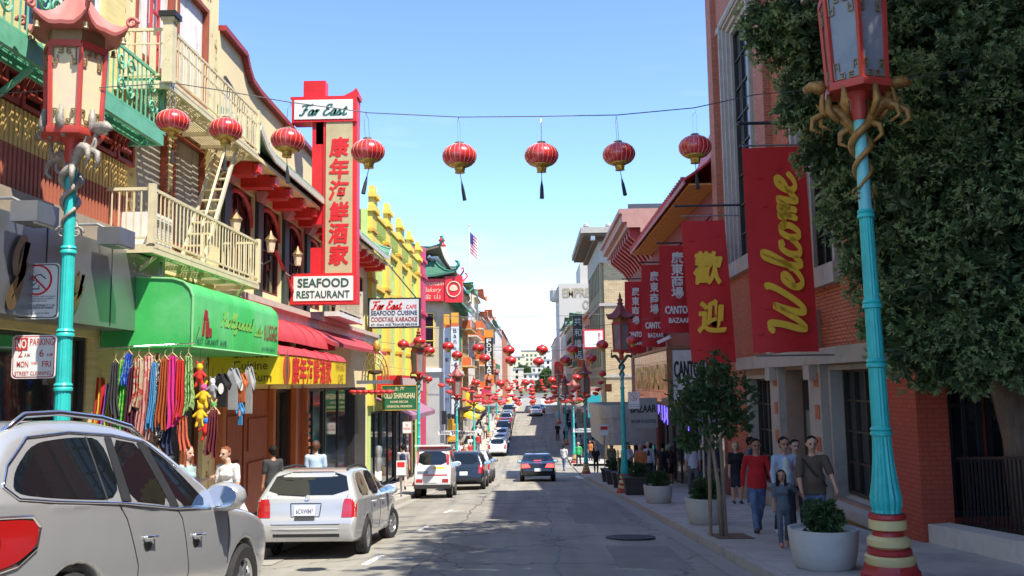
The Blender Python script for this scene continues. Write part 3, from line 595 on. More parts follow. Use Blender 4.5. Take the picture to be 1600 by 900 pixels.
band(b3, -1, XL, .9, 20.1, 39.2, 7.03, 7.12, CREAM2, 'soffit', d0=.01)
def wall_lamp(px, py, lb):
    P = onX(px, py, XL+.45); t = thing('wall_lamp', lb, 'lamp', P)
    MB().lathe([(.05, -.2), (.09, -.18), (.13, .1), (.15, .12), (.05, .24), (.02, .34)], 8).build('glass_shade', mat('lamp_cream', (.75, .62, .42), .3, var=.05), t, local=True)
    MB().lathe([(.16, .11), (.17, .13), (.06, .26), (.015, .38)], 8).build('cap', mat('old_brass', (.3, .2, .1), .5, .5), t, local=True)
    MB().tube([(0, 0, -.2), (0, 0, -.4), (-.2, 0, -.5), (-.42, 0, -.35), (-.45, 0, -.1)], .022, 6).build('bracket', DARKM, t, local=True)
wall_lamp(423, 383, 'cream wall lantern lit by sun between dark restaurant windows'); wall_lamp(368, 352, 'dark shaded wall lantern on the first restaurant window post'); wall_lamp(465, 405, 'small wall lantern on the third restaurant post left of the tall sign')
# restaurant balcony behind the tall sign
rb = thing('restaurant_balcony', 'small pale balcony just behind the lower end of the tall red sign', 'balcony', (-6.6, 33, 3.96)); MB().box(XL, 28.2, 3.97, -6.1, 32.3, 4.12).build('floor', WHITE, rb); railing(rb, (-6.15, 28.25, 4.12), (-6.15, 32.2, 4.12), .95, mat('pale_rail', (.6, .54, .42), .6), 22)
# ground floor fronts of the restaurant
for i, (ya, yb, m) in enumerate(((20.7, 22.2, REDW), (22.3, 24.3, REDW), (27.0, 27.9, REDW), (36.2, 38.5, DARKM))):
    z1 = 1.68; z0 = G(ya)+.15; p = MB(); wallbox(p, -1, XL, -.25, .02+.02*(i % 2), ya, yb, z0, z1); o = p.build('front_panel', m, b3)
    if i < 2:
        for zc in (z0+.5, z0+1.6):
            p = MB(); wallbox(p, -1, XL, .03+.02*(i % 2), .075, ya+.25, yb-.25, zc, zc+.8); p.build('raised_panel', REDW, o)
for y in (20.5, 24.5, 26.85, 28.1): p = MB(); wallbox(p, -1, XL, .0, .16, y-.12, y+.12, G(y)+.1, 1.72); p.build('timber_post', ORNG, b3)
for ya, yb in ((24.7, 26.7), (28.4, 31.4), (31.6, 36.1)): window(b3, -1, XL, ya, yb, G(yb)+.2, 1.68, DARKM, GLASSB, 2, 1, fr=.08, name='shop_window')
for k in range(10): p = MB(); wallbox(p, -1, XL, .17, .22, 27.95, 28.25, G(28)+.8+k*.22, G(28)+.92+k*.22); p.build('brick_trim', ORNG, b3)
# ---- yellow and green building
b4 = thing('yellow_building', 'bright yellow and green building with bulky pilasters beyond the restaurant', 'building', (XL-2, 48, G(48)))
YB = mat('bright_yellow_plaster', (.77, .58, .10), .75, var=.1, scale=.8, bump=.08); GB = mat('lime_green_plaster', (.50, .64, .20), .75, var=.1, scale=.8, bump=.08)
yp = [39.7, 43.7, 47.7, 51.7, 55.7]; ops = []
for i in range(4):
    for z0, z1 in ((2.6, 5.6), (7.0, 7.9)):
        for k in (0, 1): a = yp[i]+1.15+k*1.05; ops.append((a, a+.55, z0, z1))
wall(b4, -1, XL, 39.02, 56.6, -4.6, 9.6, ops+[(40, 56, -4, .6)], GB)
for o in ops: window(b4, -1, XL, *o, GREEN, GLASS, 1, 2, fr=.05)
for y in yp:
    p = MB(); wallbox(p, -1, XL, 0, .2, y-.55, y+.55, .9, 9.5); wallbox(p, -1, XL, 0, .34, y-.65, y+.65, 9.5, 9.75); wallbox(p, -1, XL, 0, .24, y-.5, y+.5, 9.75, 10.15); wallbox(p, -1, XL, 0, .36, y-.6, y+.6, 10.15, 10.35); wallbox(p, -1, XL, .0, .22, y-.4, y+.4, 10.35, 10.7); pl = p.build('pilaster', YB, b4)
    for z in (3.4, 6.35, 8.6): p = MB(); wallbox(p, -1, XL, 0, .27, y-.6, y+.6, z, z+.14); p.build('pilaster_band', mat('ochre_trim', (.6, .36, .05), .7), pl)
for a, b_ in zip(yp[:-1], yp[1:]):
    for z, h, d in ((6.2, .2, .12), (8.3, .16, .14), (9.45, .2, .2)): band(b4, -1, XL, d, a+.56, b_-.56, z, z+h, YB, 'cornice')
    for k in range(6): y = a+.9+k*.42; band(b4, -1, XL, .18, y, y+.2, 8.75, 9.3, mat('olive_panel', (.3, .4, .1), .8), 'parapet_panel')
for ya, yb in ((40.2, 43.2), (43.5, 47.5), (48, 51.5), (52, 55.8)): window(b4, -1, XL, ya, yb, G(yb)+.3, .58, DARKM, GLASSB, 2, 1, fr=.1, name='shop_window')
pc = thing('pink_column_building', 'narrow raspberry pink corner pier after the yellow building', 'building', (XL-1, 57.5, G(57)))
PK = paint('raspberry', (.55, .05, .14), .6); p = MB(); p.box(-12, 56.65, -5, XL+.3, 58.2, 9.6); p.build('wall', PK, pc)
for z in (2.2, 6.2, 8.6, 9.62): p = MB(); p.box(XL+.302, 56.55, z, XL+.42, 58.3, z+.22); p.build('moulding', PK, pc)
p = MB(); p.box(XL-.4, 56.7, 9.85, XL+.34, 58.1, 10.6); p.build('cap', PK, pc)
# ================================================================== BEYOND THE CROSS STREET, LEFT
def pagoda_roof(parent, cx, cy, hx, hy, z0, z1, m, em, lift=.5, name='pagoda_roof', inner=.45):
    """hipped roof with concave slopes and upturned corners"""
    N = 9; rows = []
    ring0 = []
    for s in range(4):
        for k in range(N-1):
            u = -1+2*k/(N-1); q = [(u, -1), (1, u), (-u, 1), (-1, -u)][s]; ring0.append((q, abs(u)**3))
    for t in (0, .25, .5, .75, 1):
        sc = 1-(1-inner)*t; z = z0+(z1-z0)*t**1.6; rows.append([(cx+q[0]*hx*sc, cy+q[1]*hy*sc, z+lift*e*(1-t)**2) for q, e in ring0])
    mb = MB(); mb.sheet(rows, closed=True); low = [[(p[0], p[1], p[2]-.16) for p in rows[0]], rows[0]]; mb.sheet(low, closed=True); n = len(ring0)
    mb.add([(p[0], p[1], p[2]-.16) for p in rows[0]], [tuple(range(n))]); mb.add(rows[-1], [tuple(range(n))]); o = mb.build(name, m, parent)
    for ix in (-1, 1):
        for iy in (-1, 1):
            pts = [(cx+ix*hx*(1-(1-inner)*t), cy+iy*hy*(1-(1-inner)*t), z0+(z1-z0)*t**1.6+lift*(1-t)**2+.06) for t in (1, .75, .5, .25, 0)]; e = pts[-1]
            pts += [(e[0]+ix*.25, e[1]+iy*.25, e[2]+.3), (e[0]+ix*.2, e[1]+iy*.2, e[2]+.62), (e[0]+ix*.02, e[1]+iy*.02, e[2]+.62)]
            MB().tube(pts, .1, 6).build('ridge', em, o, smooth=True)
    b = MB()
    for k in range(-8, 9): y = cy+k*hy*.11; b.tube([(cx+hx*.97, y, z0+.02), (cx+hx*(1-(1-inner)*.5), y, z0+(z1-z0)*.33+.04)], .05, 4)
    for k in range(-8, 9): x = cx+k*hx*.11; b.tube([(x, cy-hy*.97, z0+.02), (x, cy-hy*(1-(1-inner)*.5), z0+(z1-z0)*.33+.04)], .05, 4)
    b.build('tile_ridge', m, o)['kind'] = 'stuff'
    b = MB()
    for k in range(-7, 8): x = cx+k*hx*.12; b.box(x-.07, cy-hy*.95, z0-.34, x+.07, cy-hy*.8, z0-.17)
    for k in range(-7, 8): y = cy+k*hy*.12; b.box(cx+hx*.8, y-.07, z0-.34, cx+hx*.95, y+.07, z0-.17)
    b.build('rafter_end', WHITE, o)['kind'] = 'stuff'
    return o
b5 = thing('pagoda_building', 'cream corner building with two tier green pagoda roof beyond the cross street', 'building', (-9.5, 80, G(80)))
STUC = mat('tan_stucco', (.50, .42, .28), .85, var=.1, scale=.6, bump=.08); PALE = mat('pale_grey_stucco', (.46, .44, .40), .85, var=.1, scale=.5, col2=(.36, .34, .31), c2lo=.5, c2hi=.7)
p = MB(); p.box(-24, 72.6, -6, XL, 92, 2.9); p.build('lower_wall', PALE, b5)
p = MB(); p.box(-24, 72.62, 2.9, XL-.02, 92, 10.4); p.build('upper_wall', STUC, b5); p = MB(); p.box(-24, 72.4, 2.8, XL+.2, 92.05, 3.1); p.build('belt_course', WHITE, b5)
def swin(parent, x0, x1, z0, z1, Y, fm, pm, nx=2, nz=2):
    mb = MB(); f = .09
    for a in ((x0, x1, z0, z0+f), (x0, x1, z1-f, z1), (x0, x0+f, z0+f, z1-f), (x1-f, x1, z0+f, z1-f)): mb.box(a[0], Y-.06, a[2], a[1], Y, a[3])
    for i in range(1, nx): c = x0+(x1-x0)*i/nx; mb.box(c-.03, Y-.05, z0+f, c+.03, Y, z1-f)
    for i in range(1, nz): c = z0+(z1-z0)*i/nz; mb.box(x0+f, Y-.045, c-.03, x1-f, Y, c+.03)
    o = mb.build('window', fm, parent); mb = MB(); mb.box(x0+f, Y-.03, z0+f, x1-f, Y-.005, z1-f); mb.build('pane', pm, o); return o
swin(b5, -9.0, -7.9, 4.2, 7.6, 72.6, YB, GLASS, 1, 3); swin(b5, -10.6, -9.5, 4.2, 7.6, 72.6, YB, GLASS, 1, 3); swin(b5, -9.3, -8.5, .2, 2.4, 72.58, mat('ochre_frame', (.5, .3, .08), .6), GLASS, 1, 1)
for k in range(5): window(b5, -1, XL+.22, 74+3.6*k, 75.6+3.6*k, 4, 7.5, GREEN, GLASS, 2, 2); window(b5, -1, XL+.22, 74+3.6*k, 76.4+3.6*k, -3.5, 1.5, DARKM, GLASSB, 1, 1, name='shop_window')
BRN = mat('brown_tile', (.19, .13, .09), .6, var=.2)
pagoda_roof(b5, -13.2, 80, 7.2, 8.4, 10.4, 12.0, mat('dark_green_tile', (.06, .16, .1), .5, var=.2), GREEN, .55, inner=.72); p = MB(); p.box(-18.2, 74.3, 11.6, -8.6, 86, 12.6); p.build('roof_drum', mat('dark_timber', (.1, .09, .06), .7), b5)
pagoda_roof(b5, -13.4, 80, 6.0, 7.2, 12.6, 14.4, BRN, GREEN, .6, inner=.4)
p = MB(); p.box(-11.35, 77.2, 14.3, -11.05, 77.5, 15.5); p.build('finial', GREEN, b5)
p = MB()
for k in range(12): p.box(XL+.2, 73.2+k*1.5, 8.6, XL+.8, 73.5+k*1.5, 8.9)
p.build('eave_bracket', GREEN, b5); eave(b5, -1, XL, 73, 92, 9.7, 9.0, 1.1, TILEG, GREEN, flare=.4, step=.4)
# next blocks up the hill
FC = [((.62, .55, .42), 'cream'), ((.68, .66, .62), 'white'), ((.60, .40, .16), 'ochre'), ((.66, .60, .50), 'ivory'), ((.5, .2, .13), 'terracotta'), ((.70, .62, .40), 'pale yellow'), ((.42, .36, .3), 'taupe'), ((.66, .58, .48), 'sand')]
ORR = paint('orange_red', (.62, .14, .04), .5); PINK = paint('salmon', (.6, .3, .24), .7)
def hill_building(side, X, y0, y1, ztop, ci, balc, label, eave_on=True, floors=3, topc=None):
    col, nm = FC[ci]; m = mat('plaster_'+nm.replace(' ', '_'), col, .8, var=.1, scale=.6, bump=.06); zb = min(G(y0), G(y1))-1
    t = thing('hillside_building', label, 'building', (X+side*2, (y0+y1)/2, zb))
    zs = max(G(y0), G(y1))+3.6; fl = (ztop-.9-zs)/floors; nb = max(2, int((y1-y0)/2.6)); ops = []
    for f in range(floors):
        for k in range(nb): w = (y1-y0)/nb; ops.append((y0+w*k+w*.24, y0+w*k+w*.76, zs+fl*f+.7, zs+fl*(f+1)-.5))
    wall(t, side, X, y0, y1, zb, ztop, ops, m, depth=8)
    fm = [GREEN, ORR, DARKM, WHITE][ci % 4]
    for o in ops: window(t, side, X, *o, fm, GLASS, 1, 2, fr=.08)
    band(t, side, X, .35, y0, y1, zs-.3, zs, fm, 'belt_course'); band(t, side, X, .3, y0, y1, ztop-.5, ztop-.2, m, 'cornice')
    p = MB(); wallbox(p, side, X, 0, .04, y0+.2, y1-.2, zb+1.3, zs-1.2); p.build('shop_front', GLASSB, t)
    cols = [RED, YEL, GREEN, ORR, WHITE]; c = random.choice(cols); p = MB(); n = -side
    p.prism([(X, y0+.3, zs-.5), (X+n*1.3, y0+.3, zs-1.1), (X+n*1.3, y0+.3, zs-1.35), (X, y0+.3, zs-.9)], (0, y1-y0-.6, 0)); p.build('shop_awning', c, t)
    for f in balc:
        z = zs+fl*f+.3; p = MB(); wallbox(p, side, X, .02, 1.0, y0+.3, y1-.3, z, z+.15); p.build('balcony_floor', m, t); railing(t, (X+n*.95, y0+.3, z+.15), (X+n*.95, y1-.3, z+.15), .9, ORR if ci % 2 else fm, max(4, int((y1-y0)/.5)), post=False); 
        p = MB(); p.box(*sorted((X+n*.02, X+n*.9))[:1], y0+.3, z+.15, sorted((X+n*.02, X+n*.9))[1], y0+.36, z+1.0); p.build('balcony_end', ORR, t)
    if eave_on: eave(t, side, X, y0, y1, ztop+.5, ztop-.2, 1.2, TILEG if ci % 2 == 0 else ORR, fm, flare=.7, step=.5)
    # side face details that the camera sees
    for f in range(floors):
        xs = X+side*1.2; p = MB(); p.box(min(xs, xs+side*1.1), y0-.05, zs+fl*f+.7, max(xs, xs+side*1.1), y0-.002, zs+fl*(f+1)-.5); p.build('side_window', GLASS, t)
    return t
hill_building(-1, XL, 92.2, 101, 11.8, 2, (1, 2), 'ochre balconied building just past the pagoda roof')
hill_building(-1, XL, 101.2, 112, 11.2, 1, (2,), 'white building with rooftop stair behind the flag pole', False)
hill_building(-1, XL, 112.2, 122, 13.2, 5, (1, 2), 'pale yellow balconied building on the left slope')
hill_building(-1, XL, 122.2, 136, 11.2, 3, (0, 1, 2), 'ivory building with carved balconies above the black vertical sign')
hill_building(-1, XL, 136.2, 152, 12.6, 7, (1,), 'sand coloured building at the crest on the left')
hill_building(-1, XL, 152.2, 175, 12.5, 0, (1,), 'cream building past the crest on the left')
hill_building(-1, XL, 175.2, 215, 13.5, 1, (), 'white building far down the left side of the street', False)
hill_building(-1, XL, 215.2, 262, 15, 4, (), 'terracotta building at the far left end of the street', False)
# pink temple tower behind
tw = thing('temple_tower', 'pale pink tower with red finial rising behind the pagoda roof', 'tower', (-9.6, 96, 8)); p = MB(); p.box(-11.2, 94.5, 8, -8.0, 97.5, 13.2); p.build('shaft', mat('pale_pink', (.62, .5, .42), .8), tw)
p = MB(); rows = []
for z, w in ((13.2, 1.9), (13.5, 1.7), (14.5, .95), (15.8, .6), (16.6, .5)): rows.append([(-9.6+a*w, 96+b_*w, z) for a, b_ in ((-1, -1), (1, -1), (1, 1), (-1, 1))])
p.sheet(rows, closed=True); p.build('spire', mat('pale_pink', (.62, .5, .42), .8), tw); MB().lathe([(.3, 0), (.55, .15), (.3, .35), (.25, .6), (.4, .75), (.1, 1.1)], 12, (-9.6, 96, 16.6)).build('finial', RED, tw, smooth=True)
pagoda_roof(tw, -9.6, 96, 2.3, 2.3, 12.9, 13.4, ORR, RED, .4, inner=.8)
# flag on a pole
fp = thing('flag_pole', 'white flag pole with a striped flag on the left rooftops', 'flag', (-7.0, 102, 11.2)); MB().tube([(-7.0, 102, 11.2), (-7.0, 102, 19.9)], [.09, .05], 8).build('pole', WHITE, fp)
MB().lathe([(.02, 0), (.14, .1), (.02, .24)], 8, (-7.0, 102, 19.9)).build('finial', GOLD, fp)
def wav(u, v): return (-6.95+u*.85, 102+.18*math.sin(5*u+2*v), 19.3-v*2.4-u*.9)
p = MB(); rows = [[wav(u, v) for u in np.linspace(0, 1, 8)] for v in np.linspace(0, 1, 14)]
for i in range(13): p.sheet(rows[i:i+2], 0 if i % 2 == 0 else 1)
p.build('stripes', [paint('flag_red', (.6, .03, .05), .7), WHITE], fp); p = MB(); p.sheet([[(q[0], q[1]-.03, q[2]) for q in r[:4]] for r in rows[:8]]); p.build('canton', paint('flag_blue', (.03, .04, .2), .7), fp)

# ================================================================== RIGHT SIDE
BRM = mat('red_brick', (.46, .125, .055), .85, var=.28, scale=9, bump=.25, bscale=60, col2=(.50, .16, .09), c2lo=.45, c2hi=.7, c2scale=14)
MORT = mat('mortar', (.36, .24, .18), .95, var=.15); BRP = mat('painted_red_wall', (.44, .075, .04), .75, var=.14, scale=1.5, bump=.12, bscale=30, col2=(.34, .055, .035), c2lo=.45, c2hi=.65)
STONE = mat('grey_stone', (.42, .38, .33), .85, var=.12, scale=1.4, bump=.12, bscale=40, col2=(.22, .2, .175), c2lo=.5, c2hi=.75)
def brick_tex(name, c1, c2, mo, bw=.216, rh=.078):
    m = mat(name, c1, .85, var=.1, bump=.2, bscale=50); n = m.node_tree; L = n.links.new; t = n.nodes.new('ShaderNodeTexCoord'); se = n.nodes.new('ShaderNodeSeparateXYZ'); ad = n.nodes.new('ShaderNodeMath'); co = n.nodes.new('ShaderNodeCombineXYZ'); br = n.nodes.new('ShaderNodeTexBrick')
    L(t.outputs['Object'], se.inputs[0]); L(se.outputs['X'], ad.inputs[0]); L(se.outputs['Y'], ad.inputs[1]); L(ad.outputs[0], co.inputs['X']); L(se.outputs['Z'], co.inputs['Y']); L(co.outputs[0], br.inputs['Vector'])
    br.inputs['Scale'].default_value = 1; br.inputs['Color1'].default_value = c1+(1,); br.inputs['Color2'].default_value = c2+(1,); br.inputs['Mortar'].default_value = mo+(1,); br.inputs['Brick Width'].default_value = bw; br.inputs['Row Height'].default_value = rh; br.inputs['Mortar Size'].default_value = .011; L(br.outputs[0], n.nodes['Principled BSDF'].inputs['Base Color']); return m
BRT = brick_tex('far_brick', (.49, .13, .058), (.38, .09, .045), (.33, .22, .17)); BRPT = brick_tex('painted_brick', (.47, .085, .04), (.42, .072, .036), (.32, .055, .034))
swin_later = []
ch = thing('brick_church', 'tall red brick church with grey stone window surrounds on the right', 'church', (8.5, 22, G(22)))
opc = [(16.3, 19.6, -.72, 2.05), (20.6, 23.0, -1.4, 2.0), (23.9, 27.0, -1.2, 1.9), (18.6, 21.4, 4.0, 11.5), (25.0, 28.8, 5.2, 13.5)]
wall(ch, 1, XR+.02, 15.5, 30.0, -3.5, 15.8, opc, MORT, 'mortar_wall', thick=.5)
# bricks laid in courses over the mortar wall
def brick_rows(y0, y1, z0, z1, holes):
    out = []; z = z0; k = 0
    while z < z1:
        y = y0+(0 if k % 2 else -.108)
        while y < y1:
            a, b_ = max(y, y0), min(y+.205, y1)
            if b_-a > .04 and not any(h[0]-.3 < (a+b_)/2 < h[1]+.3 and h[2]-.05 < z+.03 < h[3]+.25 for h in holes): out.append((a, b_, z))
            y += .216
        z += .078; k += 1
    return out
BR = brick_rows(16.62, 29.98, -1.0, 13.2, [(o[0], o[1], o[2] if o[2] > 1 else -9, o[3]) for o in opc])
BR.sort(key=lambda b_: (b_[0]-15)**2+(b_[2]-2.6)**2*2.2 if b_[2] > 1.9 else 1e3+b_[0])
proto = None
bg_ = MB()
V, Fq = [], []
for i, (a, b_, z) in enumerate(BR):
    x1 = XR+.03; x0 = XR-.012-random.uniform(0, .006)
    if i < 290:
        if proto is None: proto = MB().box(-.0, 0, 0, .042, .205, .067).build('brick', BRM, ch, local=True); proto.location = [x0-ORG[ch.name][0], a-ORG[ch.name][1], z-ORG[ch.name][2]]
        else: o = inst('brick', proto, ch, (x0, a, z)); o.scale.y = (b_-a)/.205
    else:
        k = len(V); V += [(x0, a, z), (x0, b_, z), (x0, b_, z+.067), (x0, a, z+.067), (x1, a, z), (x1, b_, z), (x1, b_, z+.067), (x1, a, z+.067)]
        Fq += [(k, k+1, k+2, k+3), (k+3, k+2, k+6, k+7), (k, k+4, k+5, k+1), (k, k+3, k+7, k+4), (k+1, k+5, k+6, k+2)]
bg_.add(V, Fq); bg_.build('brickwork', BRM, ch, fix=True)['kind'] = 'stuff'
p = MB(); p.box(XR-.02, 15.2, -3, XR+.5, 16.6, 1.75); p.build('painted_buttress', BRPT, ch); p = MB(); p.box(XR, 15.22, 1.75, XR+.48, 16.6, 15.8); p.build('buttress', BRT, ch)
p = MB(); p.box(XR+.5, 15.46, -3, XR+3.0, 15.51, 15.8); p.build('end_wall', BRPT, ch)
for q0, q1 in ((6.95, 7.55), (7.62, 8.25)):
    swin_later.append((q0, q1, -.55, 2.2))
p = MB(); p.box(XR+3.0, 3, -3, XR+9, 15.5, 15.8); p.build('yard_wall', BRPT, ch)
p = MB(); p.box(XR-.1, -12, -1.5, XR+9, 5.2, 17.6); p.build('corner_tower', BRT, ch)
for i, yb in enumerate((15.35, 23.1, 29.3)):
    if i: p = MB(); p.box(XR-.2, yb, 2.3, XR+.01, yb+.75, 15.6); p.build('pilaster', BRT, ch)
# yard window behind the tree
def gwin(parent, side, X, y0, y1, z0, z1, nx, nz, m, dep):
    o = window(parent, side, X, y0, y1, z0, z1, m, GLASS, 1, 1, fr=.05, dep=dep, name='grid_window')
    for i in range(1, nx): c = y0+(y1-y0)*i/nx; b = MB(); wallbox(b, side, X, -dep-.03, -dep+.05, c-.02, c+.02, z0+.05, z1-.05); b.build('mullion', m, o)
    for j in range(1, nz): c = z0+(z1-z0)*j/nz; b = MB(); wallbox(b, side, X, -dep-.028, -dep+.04, y0+.05, y1-.05, c-.02, c+.02); b.build('transom', m, o)
    return o
WIN = mat('bronze_steel', (.05, .04, .03), .5, .4)
for q0, q1, q2, q3 in swin_later: swin(ch, q0, q1, q2, q3, 15.455, BLACK, GLASS, 2, 3)
gwin(ch, 1, XR+.02, 16.4, 19.5, -.62, 1.95, 5, 4, WIN, .3); gwin(ch, 1, XR+.02, 24.0, 26.9, -1.1, 1.8, 5, 4, WIN, .3)
for y0, y1, z0, z1 in ((16.3, 19.6, -.72, 2.05), (23.9, 27.0, -1.2, 1.9)):
    for a in ((y0-.02, y0+.1, z0, z1), (y1-.1, y1+.02, z0, z1), (y0+.1, y1-.1, z1-.1, z1)): b = MB(); wallbox(b, 1, XR+.02, -.45, .03, a[0], a[1], a[2], a[3]); b.build('stone_reveal', STONE, ch)
    b = MB(); b.prism([(XR+.4, y0, z0+.1), (XR-.12, y0, z0-.12), (XR-.12, y0, z0-.3), (XR+.4, y0, z0-.3)], (0, y1-y0, 0)); b.build('stone_sill', STONE, ch)
    b = MB(); wallbox(b, 1, XR, -.02, .1, y0-.15, y1+.15, G(y0)+.1, z0-.31); b.build('plinth', STONE, ch)
for y0, y1 in ((19.7, 20.55), (23.05, 23.85)):        # stone piers with brick quoins beside the door
    b = MB(); wallbox(b, 1, XR, -.04, .16, y0, y1, G(y1)+.1, 2.3); b.build('stone_pier', STONE, ch)
    for k in range(3): b = MB(); wallbox(b, 1, XR, .165, .18, y0+.12, y0+.4, .2+k*.7, .5+k*.7); b.build('brick_quoin', BRM, ch)
b = MB(); wallbox(b, 1, XR, -.03, .26, 16.1, 27.3, 2.08, 2.42); b.build('stone_lintel', STONE, ch)
for y in (20.1, 23.4): b = MB(); wallbox(b, 1, XR, .0, .34, y-.22, y+.22, 1.75, 2.07); wallbox(b, 1, XR, .0, .3, y-.2, y+.2, 2.43, 3.3); b.build('stone_corbel', STONE, ch)
b = MB(); wallbox(b, 1, XR, -.5, -.4, 20.7, 22.9, -1.4, 1.9); b.build('door_surround', BLACK, ch); dr = MB(); wallbox(dr, 1, XR, -.39, -.34, 21.3, 22.5, -1.35, 1.0); dr = dr.build('door', mat('dull_green_door', (.16, .2, .18), .4), ch); b = MB(); wallbox(b, 1, XR, -.335, -.3, 21.4, 21.45, -.5, .0); b.build('door_handle', CHROME, dr)
for (y0, y1, z0, z1) in ((18.6, 21.4, 4.0, 11.5), (25.0, 28.8, 5.2, 13.5)):    # tall church windows with moulded stone surround
    for k, d in enumerate((.08, .0, -.1, -.2)):
        a = k*.14; b = MB()
        for q in ((y0+a, y0+a+.14, z0+.2, z1), (y1-a-.14, y1-a, z0+.2, z1), (y0+a+.14, y1-a-.14, z1-a-.14, z1-a)): wallbox(b, 1, XR, -.4, d, *q)
        b.build('stone_moulding', STONE, ch)
    b = MB(); wallbox(b, 1, XR, -.4, .2, y0-.2, y1+.2, z0-.25, z0+.18); b.build('stone_sill', STONE, ch); gwin(ch, 1, XR+.02, y0+.58, y1-.58, z0+.2, z1-.6, 3, 8, WIN, .32)
band(ch, 1, XR, .06, 16.62, 29.9, 13.3, 13.5, STONE, 'string_course')
for z in (13.6,): band(ch, 1, XR, .03, 16.62, 29.98, z, z+2.1, BRT, 'upper_brick')
b = MB(); b.box(XR+2.9, 10.2, -.6, XR+2.99, 14.4, 3); b.build('yard_window_recess', mat('recess_dark', (.03, .03, .03), .6), ch); gwin(ch, 1, XR+2.9, 10.3, 14.3, -.4, 2.9, 4, 3, BLACK, -.08)
# low white wall and iron fence of the church yard
lw = thing('low_wall', 'low white garden wall at the right edge below the iron fence', 'wall', (XR+.2, 12, G(12)+.15)); WW = mat('white_masonry', (.62, .58, .52), .8, var=.12, bump=.15, col2=(.4, .37, .33), c2lo=.5, c2hi=.75)
for k in range(5): y = 6.2+1.8*k; b = MB(); b.prism([(XR+.05, y, G(y)+.1), (XR+.4, y, G(y)+.1), (XR+.4, y, G(y)+.47), (XR+.05, y, G(y)+.45)], (0, 1.79, G(y+1.8)-G(y))); b.build('wall_block', WW, lw)
fn = thing('iron_fence', 'black iron railing fence behind the low white wall', 'fence', (XR+.6, 12, G(12))); pk = None
for k in range(74):
    y = 6.2+k*.12; q = (XR+.55, y, G(y)+.3)
    if pk is None: pk = MB().box(-.012, -.012, 0, .012, .012, 1.25).build('picket', BLACK, fn, local=True); pk.location = [q[i]-ORG[fn.name][i] for i in range(3)]
    else: inst('picket', pk, fn, q)
for h in (.45, 1.5): b = MB(); b.beam((XR+.55, 6.2, G(6.2)+h), (XR+.55, 15.1, G(15.1)+h), .03, .04); b.build('rail', BLACK, fn)
b = MB(); b.sheet([[(XR+.4, y, G(y)+.2), (XR+3., y, G(y)+.2)] for y in np.arange(4, 15.6, 1)]); tag(b.build('garden_soil', DIRT), 'bare soil of the church yard', kind='structure')

# ---- bazaar building
bz = thing('bazaar_building', 'dark red bazaar building with sloping eaves beyond the church', 'building', (8, 38, G(38))); DRD = mat('oxblood_wall', (.22, .035, .03), .75, var=.15, scale=1); opz = [(31.2+3.1*i, 33.4+3.1*i, 4.3, 7.6) for i in range(5)]
wall(bz, 1, XR, 30.02, 47, -4.5, 8.9, opz+[(30.6, 46.5, -3.2, .8)], DRD)
for o in opz: window(bz, 1, XR, *o, DKRED, GLASS, 2, 2)
for k in range(4): window(bz, 1, XR, 30.7+3.95*k, 34.5+3.95*k, G(34.5+3.95*k)+.2, .75, DARKM, GLASSB, 2, 1, name='shop_window')
b = MB(); b.box(XR+.1, 29.9, 6, XR+.6, 30.6, 10.9); b.build('end_pier', BRM, bz); b = MB(); b.prism([(XR+.02, 30.1, 8.9), (XR+.02, 47, 8.9), (XR+.02, 47, 9.6), (XR+.02, 34, 9.8), (XR+.02, 30.1, 10.7)], (.5, 0, 0)); b.build('parapet', ROSE, bz)
eave(bz, 1, XR, 30.2, 47, 9.5, 8.6, 1.1, ROSE, mat('rose_edge', (.42, .14, .13), .6), flare=.0, step=.3); band(bz, 1, XR, .95, 30.2, 47, 8.42, 8.48, mat('orange_soffit', (.55, .24, .06), .7), 'soffit', d0=.01)
b = MB()
for k in range(40): b.lathe([(.09, 0), (.09, .12)], 6, (XR-1.12, 30.4+k*.42, 8.62))
b.build('eave_end_tile', DKRED, bz)['kind'] = 'stuff'
# marquee with gold mirror panels, sign boards
mq = thing('shop_marquee', 'wide boxed shop marquee faced with gold mirrored panels under the red bazaar banners', 'marquee', (5.3, 38.5, .8)); RIV = mat('rusty_edge', (.28, .13, .06), .6, .3, var=.3, scale=8)
y0m, y1m = 33.2, 44.5; b = MB(); b.box(5.05, y0m, .95, XR, y1m, 2.95); b.build('box', mat('marquee_back', (.3, .26, .2), .6), mq)
for zz in (.86, 2.95): b = MB(); b.box(4.95, y0m-.08, zz, XR, y1m, zz+.1); b.build('edge_trim', RIV, mq)
b = MB(); b.box(4.94, y0m-.12, .96, 5.12, y0m-.01, 2.94); b.build('edge_trim', RIV, mq)
MIR = mat('mirror_gold', (.62, .52, .36), .18, .85, var=.25, scale=9)
for k in range(24):
    for j in range(5):
        y = y0m+.05+k*.46; z = .98+j*.39; b = MB(); b.box(5.035-random.uniform(0, .012), y, z, 5.049, y+.45, z+.38); b.build('mirror_panel', MIR, mq)
lettering(mq, 'CANTON BAZAAR', (5.03, 38.8, 1.95), (0, -1, 0), (0, 0, 1), 10, 1.0, mat('brass_letter', (.55, .4, .05), .3, .6), bold=.02, depth=.05)
fb = MB(); fb.box(5.15, y0m-.06, 1.0, XR-.02, y0m-.012, 2.9); fb.build('end_board', mat('pale_board', (.62, .64, .6), .5), mq); lettering(mq, 'CANTON', (5.75, y0m-.065, 2.2), (1, 0, 0), (0, 0, 1), 1.1, .6, BLACK, bold=.03, depth=.02)
b = MB()
for k in range(60): _x = 5.1+1.2*random.random(); b.tube([(_x, y0m+.1+k*.17, .86), (_x, y0m+.1+k*.17, .86-random.uniform(.3, 1.0))], .02, 4, random.choice((0, 1, 1)))
